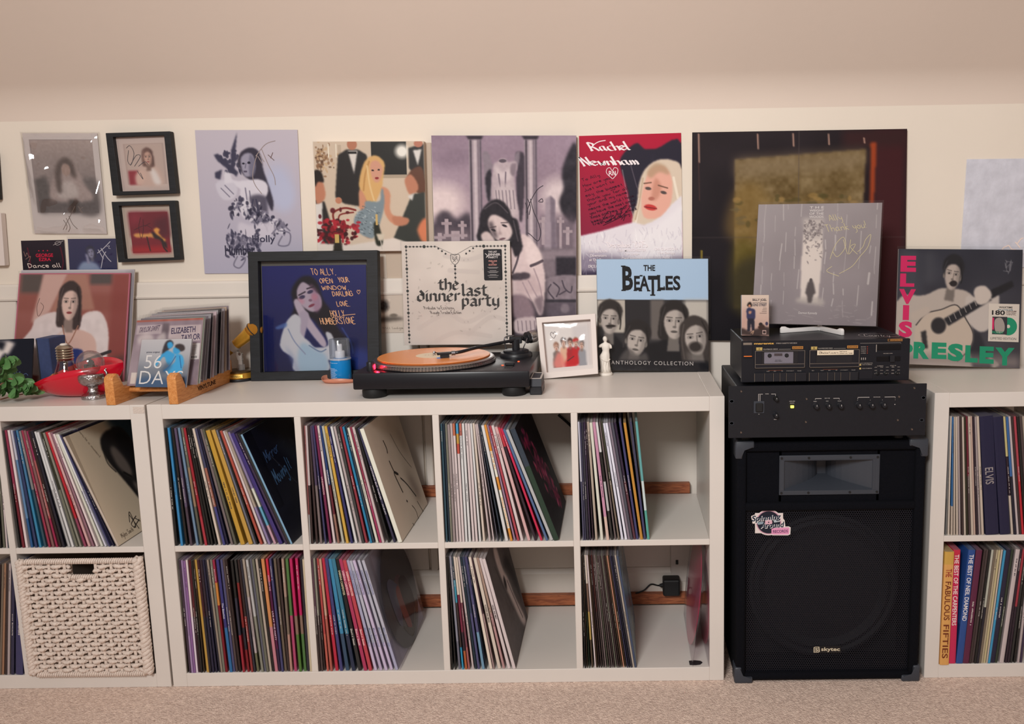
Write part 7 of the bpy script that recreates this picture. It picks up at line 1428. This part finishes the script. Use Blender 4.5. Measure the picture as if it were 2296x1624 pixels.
# ---- cassette box
CT = px4((.072, .060), (1663,653), (1724,653), (1724,745), (1663,744)); d = DZ1+.0006-min(c.z for c in CT.c); CT.c = [c+Vector((0, 0, d)) for c in CT.c]
a = Art(70, 104, (222,198,180)); a.grad((226,206,190), (206,164,150)); a.poly('8,30 18,36 14,70 4,80', (200,150,140), 4, .6)
a.poly('20,24 26,18 34,18 38,26 32,30 22,28', (40,30,28), 1, 1, True).ell(29, 27, 4.4, 3.6, (200,140,110), .3).poly('18,36 26,31 36,33 48,36 50,46 46,60 22,60 18,48', (54,56,92), 1, 1, True).poly('22,58 46,58 48,86 38,88 34,68 30,90 20,90', (34,34,52), 1, 1).poly('26,40 36,40 34,46 26,46', (206,150,120), 1, 1, True).poly('2,82 30,90 50,84 96,78 98,98 2,98', (52,38,38), 2, .9, True).ell(70, 72, 7, 4.5, (40,32,34), .5).ell(92, 70, 5, 4.5, (60,54,84), .5).poly('60,78 78,72 86,80 70,86', (66,42,36), 1, 1, True).line('34,94 44,88 40,96', 1.2, (214,170,140))
o = lean('cassette_box', CT, a, 'cassette box with a standing man in blue jacket, on the cassette deck', 'cassette', .015, mat('clear_case_edge'), PRINTG); k = Ink(CT); k.text('BILLY JOEL', 40, 9, 92, 16.5, (50,44,52), .02); k.rect(40, 18.4, 92, 19.2, (50,44,52)); k.text('52ND STREET', 40, 20.8, 92, 27.5, (40,46,70), .02)
for i, w in enumerate((14, 16, 18, 26)): k.rect(92-w, 31.5+i*4.2, 92, 32.7+i*4.2, (130,110,104))
k.rect(76, 86, 90, 96, (206,170,160)); k.rect(78, 88, 88, 94, (60,44,44)); k.done(o); bm = NB(); slab(bm, CT.sub(-.02, -.012, 1.02, 1.012), .001, 0, .002); obj('case_front', bm, GLASS, o)
# ---- white stand with the silver record
SV = px4((.205, .135), (1701,465), (1978,461), (1964,738), (1686,731))
d = DZ1+.012-min(c.z for c in SV.c); SV.c = [c+Vector((0, 0, d)) for c in SV.c]
a = Art(200, 200, (150,140,143)); a.grad((162,153,155), (144,134,138)); a.noise(5, 6)
a.poly('38,14 52,14 54,40 52,82 38,80 37,50', (226,214,206), 1).poly('36,12 54,12 52,30 40,30', (196,186,182), 3, .8)
for i in range(130): x, y = 38+NR.rand()*15, 14+abs(NR.randn())*14; a.ell(x, y, .5+NR.rand()*1.1, .3+NR.rand()*.6, [(120,110,112), (150,140,140)][NR.randint(2)], .5, NR.rand()*180, .7)
for x, w in ((6, .4), (14, .5), (20, .6), (24, .3), (31, .5), (35, .7), (56, .9), (64, .8), (72, .5), (84, .8), (92, 1.4), (96, 1.0)):
    y = 0
    while y < 82:
        L_ = 4+NR.rand()*14
        if NR.rand() < .6: a.line([((x+NR.randn()*.3)/100, y/100), ((x+NR.randn()*.4)/100, (y+L_)/100)], w*.55*NR.rand()+.12, (206,198,196), .75, False)
        y += L_+NR.rand()*5
for i in range(40): x, y = NR.rand()*100, 84+NR.rand()*14; a.line([(x/100, y/100), ((x+NR.randn()*4)/100, (y+NR.randn())/100)], .2, (180,170,170), .6, False)
a.poly('37,78 54,78 56,84 36,82', (190,180,174), 2, .8, True).poly('43,66 46,62 48,66 50,74 48,76 47,82 44,82 43,76 41.5,74', (86,78,80), 1, 1).ell(45.5, 63.5, 1.2, 1.6, (86,78,80), .3)
o = lean('record_sleeve', SV, a, 'silver grey record of a walker between tall trees, on the cassette deck', 'record', .004, mat('silver_sleeve_edge', (150,142,146), .35, .4), mat('silver_print', rough=.3, metal=.12, vc=True)); k = Ink(SV); WH = (226,218,214)
for s, y in (('T H E', 2.2), ('WEIGHT', 4.8), ('OF THE', 7.4), ('WOODS', 10)): k.text(s, 41.5, y, 53, y+1.9, WH, .01)
k.text('Dermot Kennedy', 37, 89.6, 52, 92, WH, .0); CR_ = (222,208,158)
k.hand('Ally', 58, 9, 68, 14, CR_, .35, -.3, rot=-6); k.hand('Thank you!', 56, 16, 88, 22, CR_, .35, -.3, rot=-6)
for q in ('60,46 64,34 70,28 72,36 66,44 62,40', '70,30 74,42', '76,30 75,42 80,34 76,36 82,42', '82,40 86,36 88,30 92,26 90,36 84,44 78,52 68,58', '62,52 58,56 68,60'): k.pen(q, .35, CR_)
k.done(o); pouch(SV.sub(-.006, -.02, 1.012, 1.006), o, 'plastic_sleeve', .0015, .0012, clear_mat('tight_clear_wrap', gloss=.07, rough=.10, bump=.6, bscale=30), 26, 31, 8)
t = thing('record_stand', ((P(1800, 742, .1).x+P(1850, 742, .1).x)/2, .13, DZ1), 'white folding stand under the silver record on the cassette deck', 'stand')
WST = mat('white_stand_plastic', (224,220,218), .4)
pA, pB, pC = PZ(1750, 747, DZ1+.0005), PZ(1890, 752, DZ1+.0005), PZ(1824, 733, DZ1+.0005); pC.y = .16
def leg(p):
    v = (pC-p); bm = NB(); L_ = v.length; M = Matrix.Translation(p) @ Matrix.Rotation(math.atan2(v.y, v.x), 4, 'Z')
    pr = [(0, 0), (L_, 0), (L_, .012), (.028, .0095), (.022, .0115), (.014, .0165), (.004, .0165), (0, .012)]
    prism(bm, [M @ Vector((x, -.004, z)) for x, z in pr], M.to_3x3() @ Vector((0, .008, 0))); bmesh.ops.bevel(bm, geom=bm.edges[:], offset=.0012, segments=2, profile=.5, affect='EDGES'); obj('stand_leg', bm, WST, t, True, 40)
leg(pA); leg(pB); bm = NB(); cyl(bm, (pC.x, pC.y, DZ1+.0005), (pC.x, pC.y, DZ1+.10), .006, seg=12); obj('stand_back', bm, WST, t, True, 40)
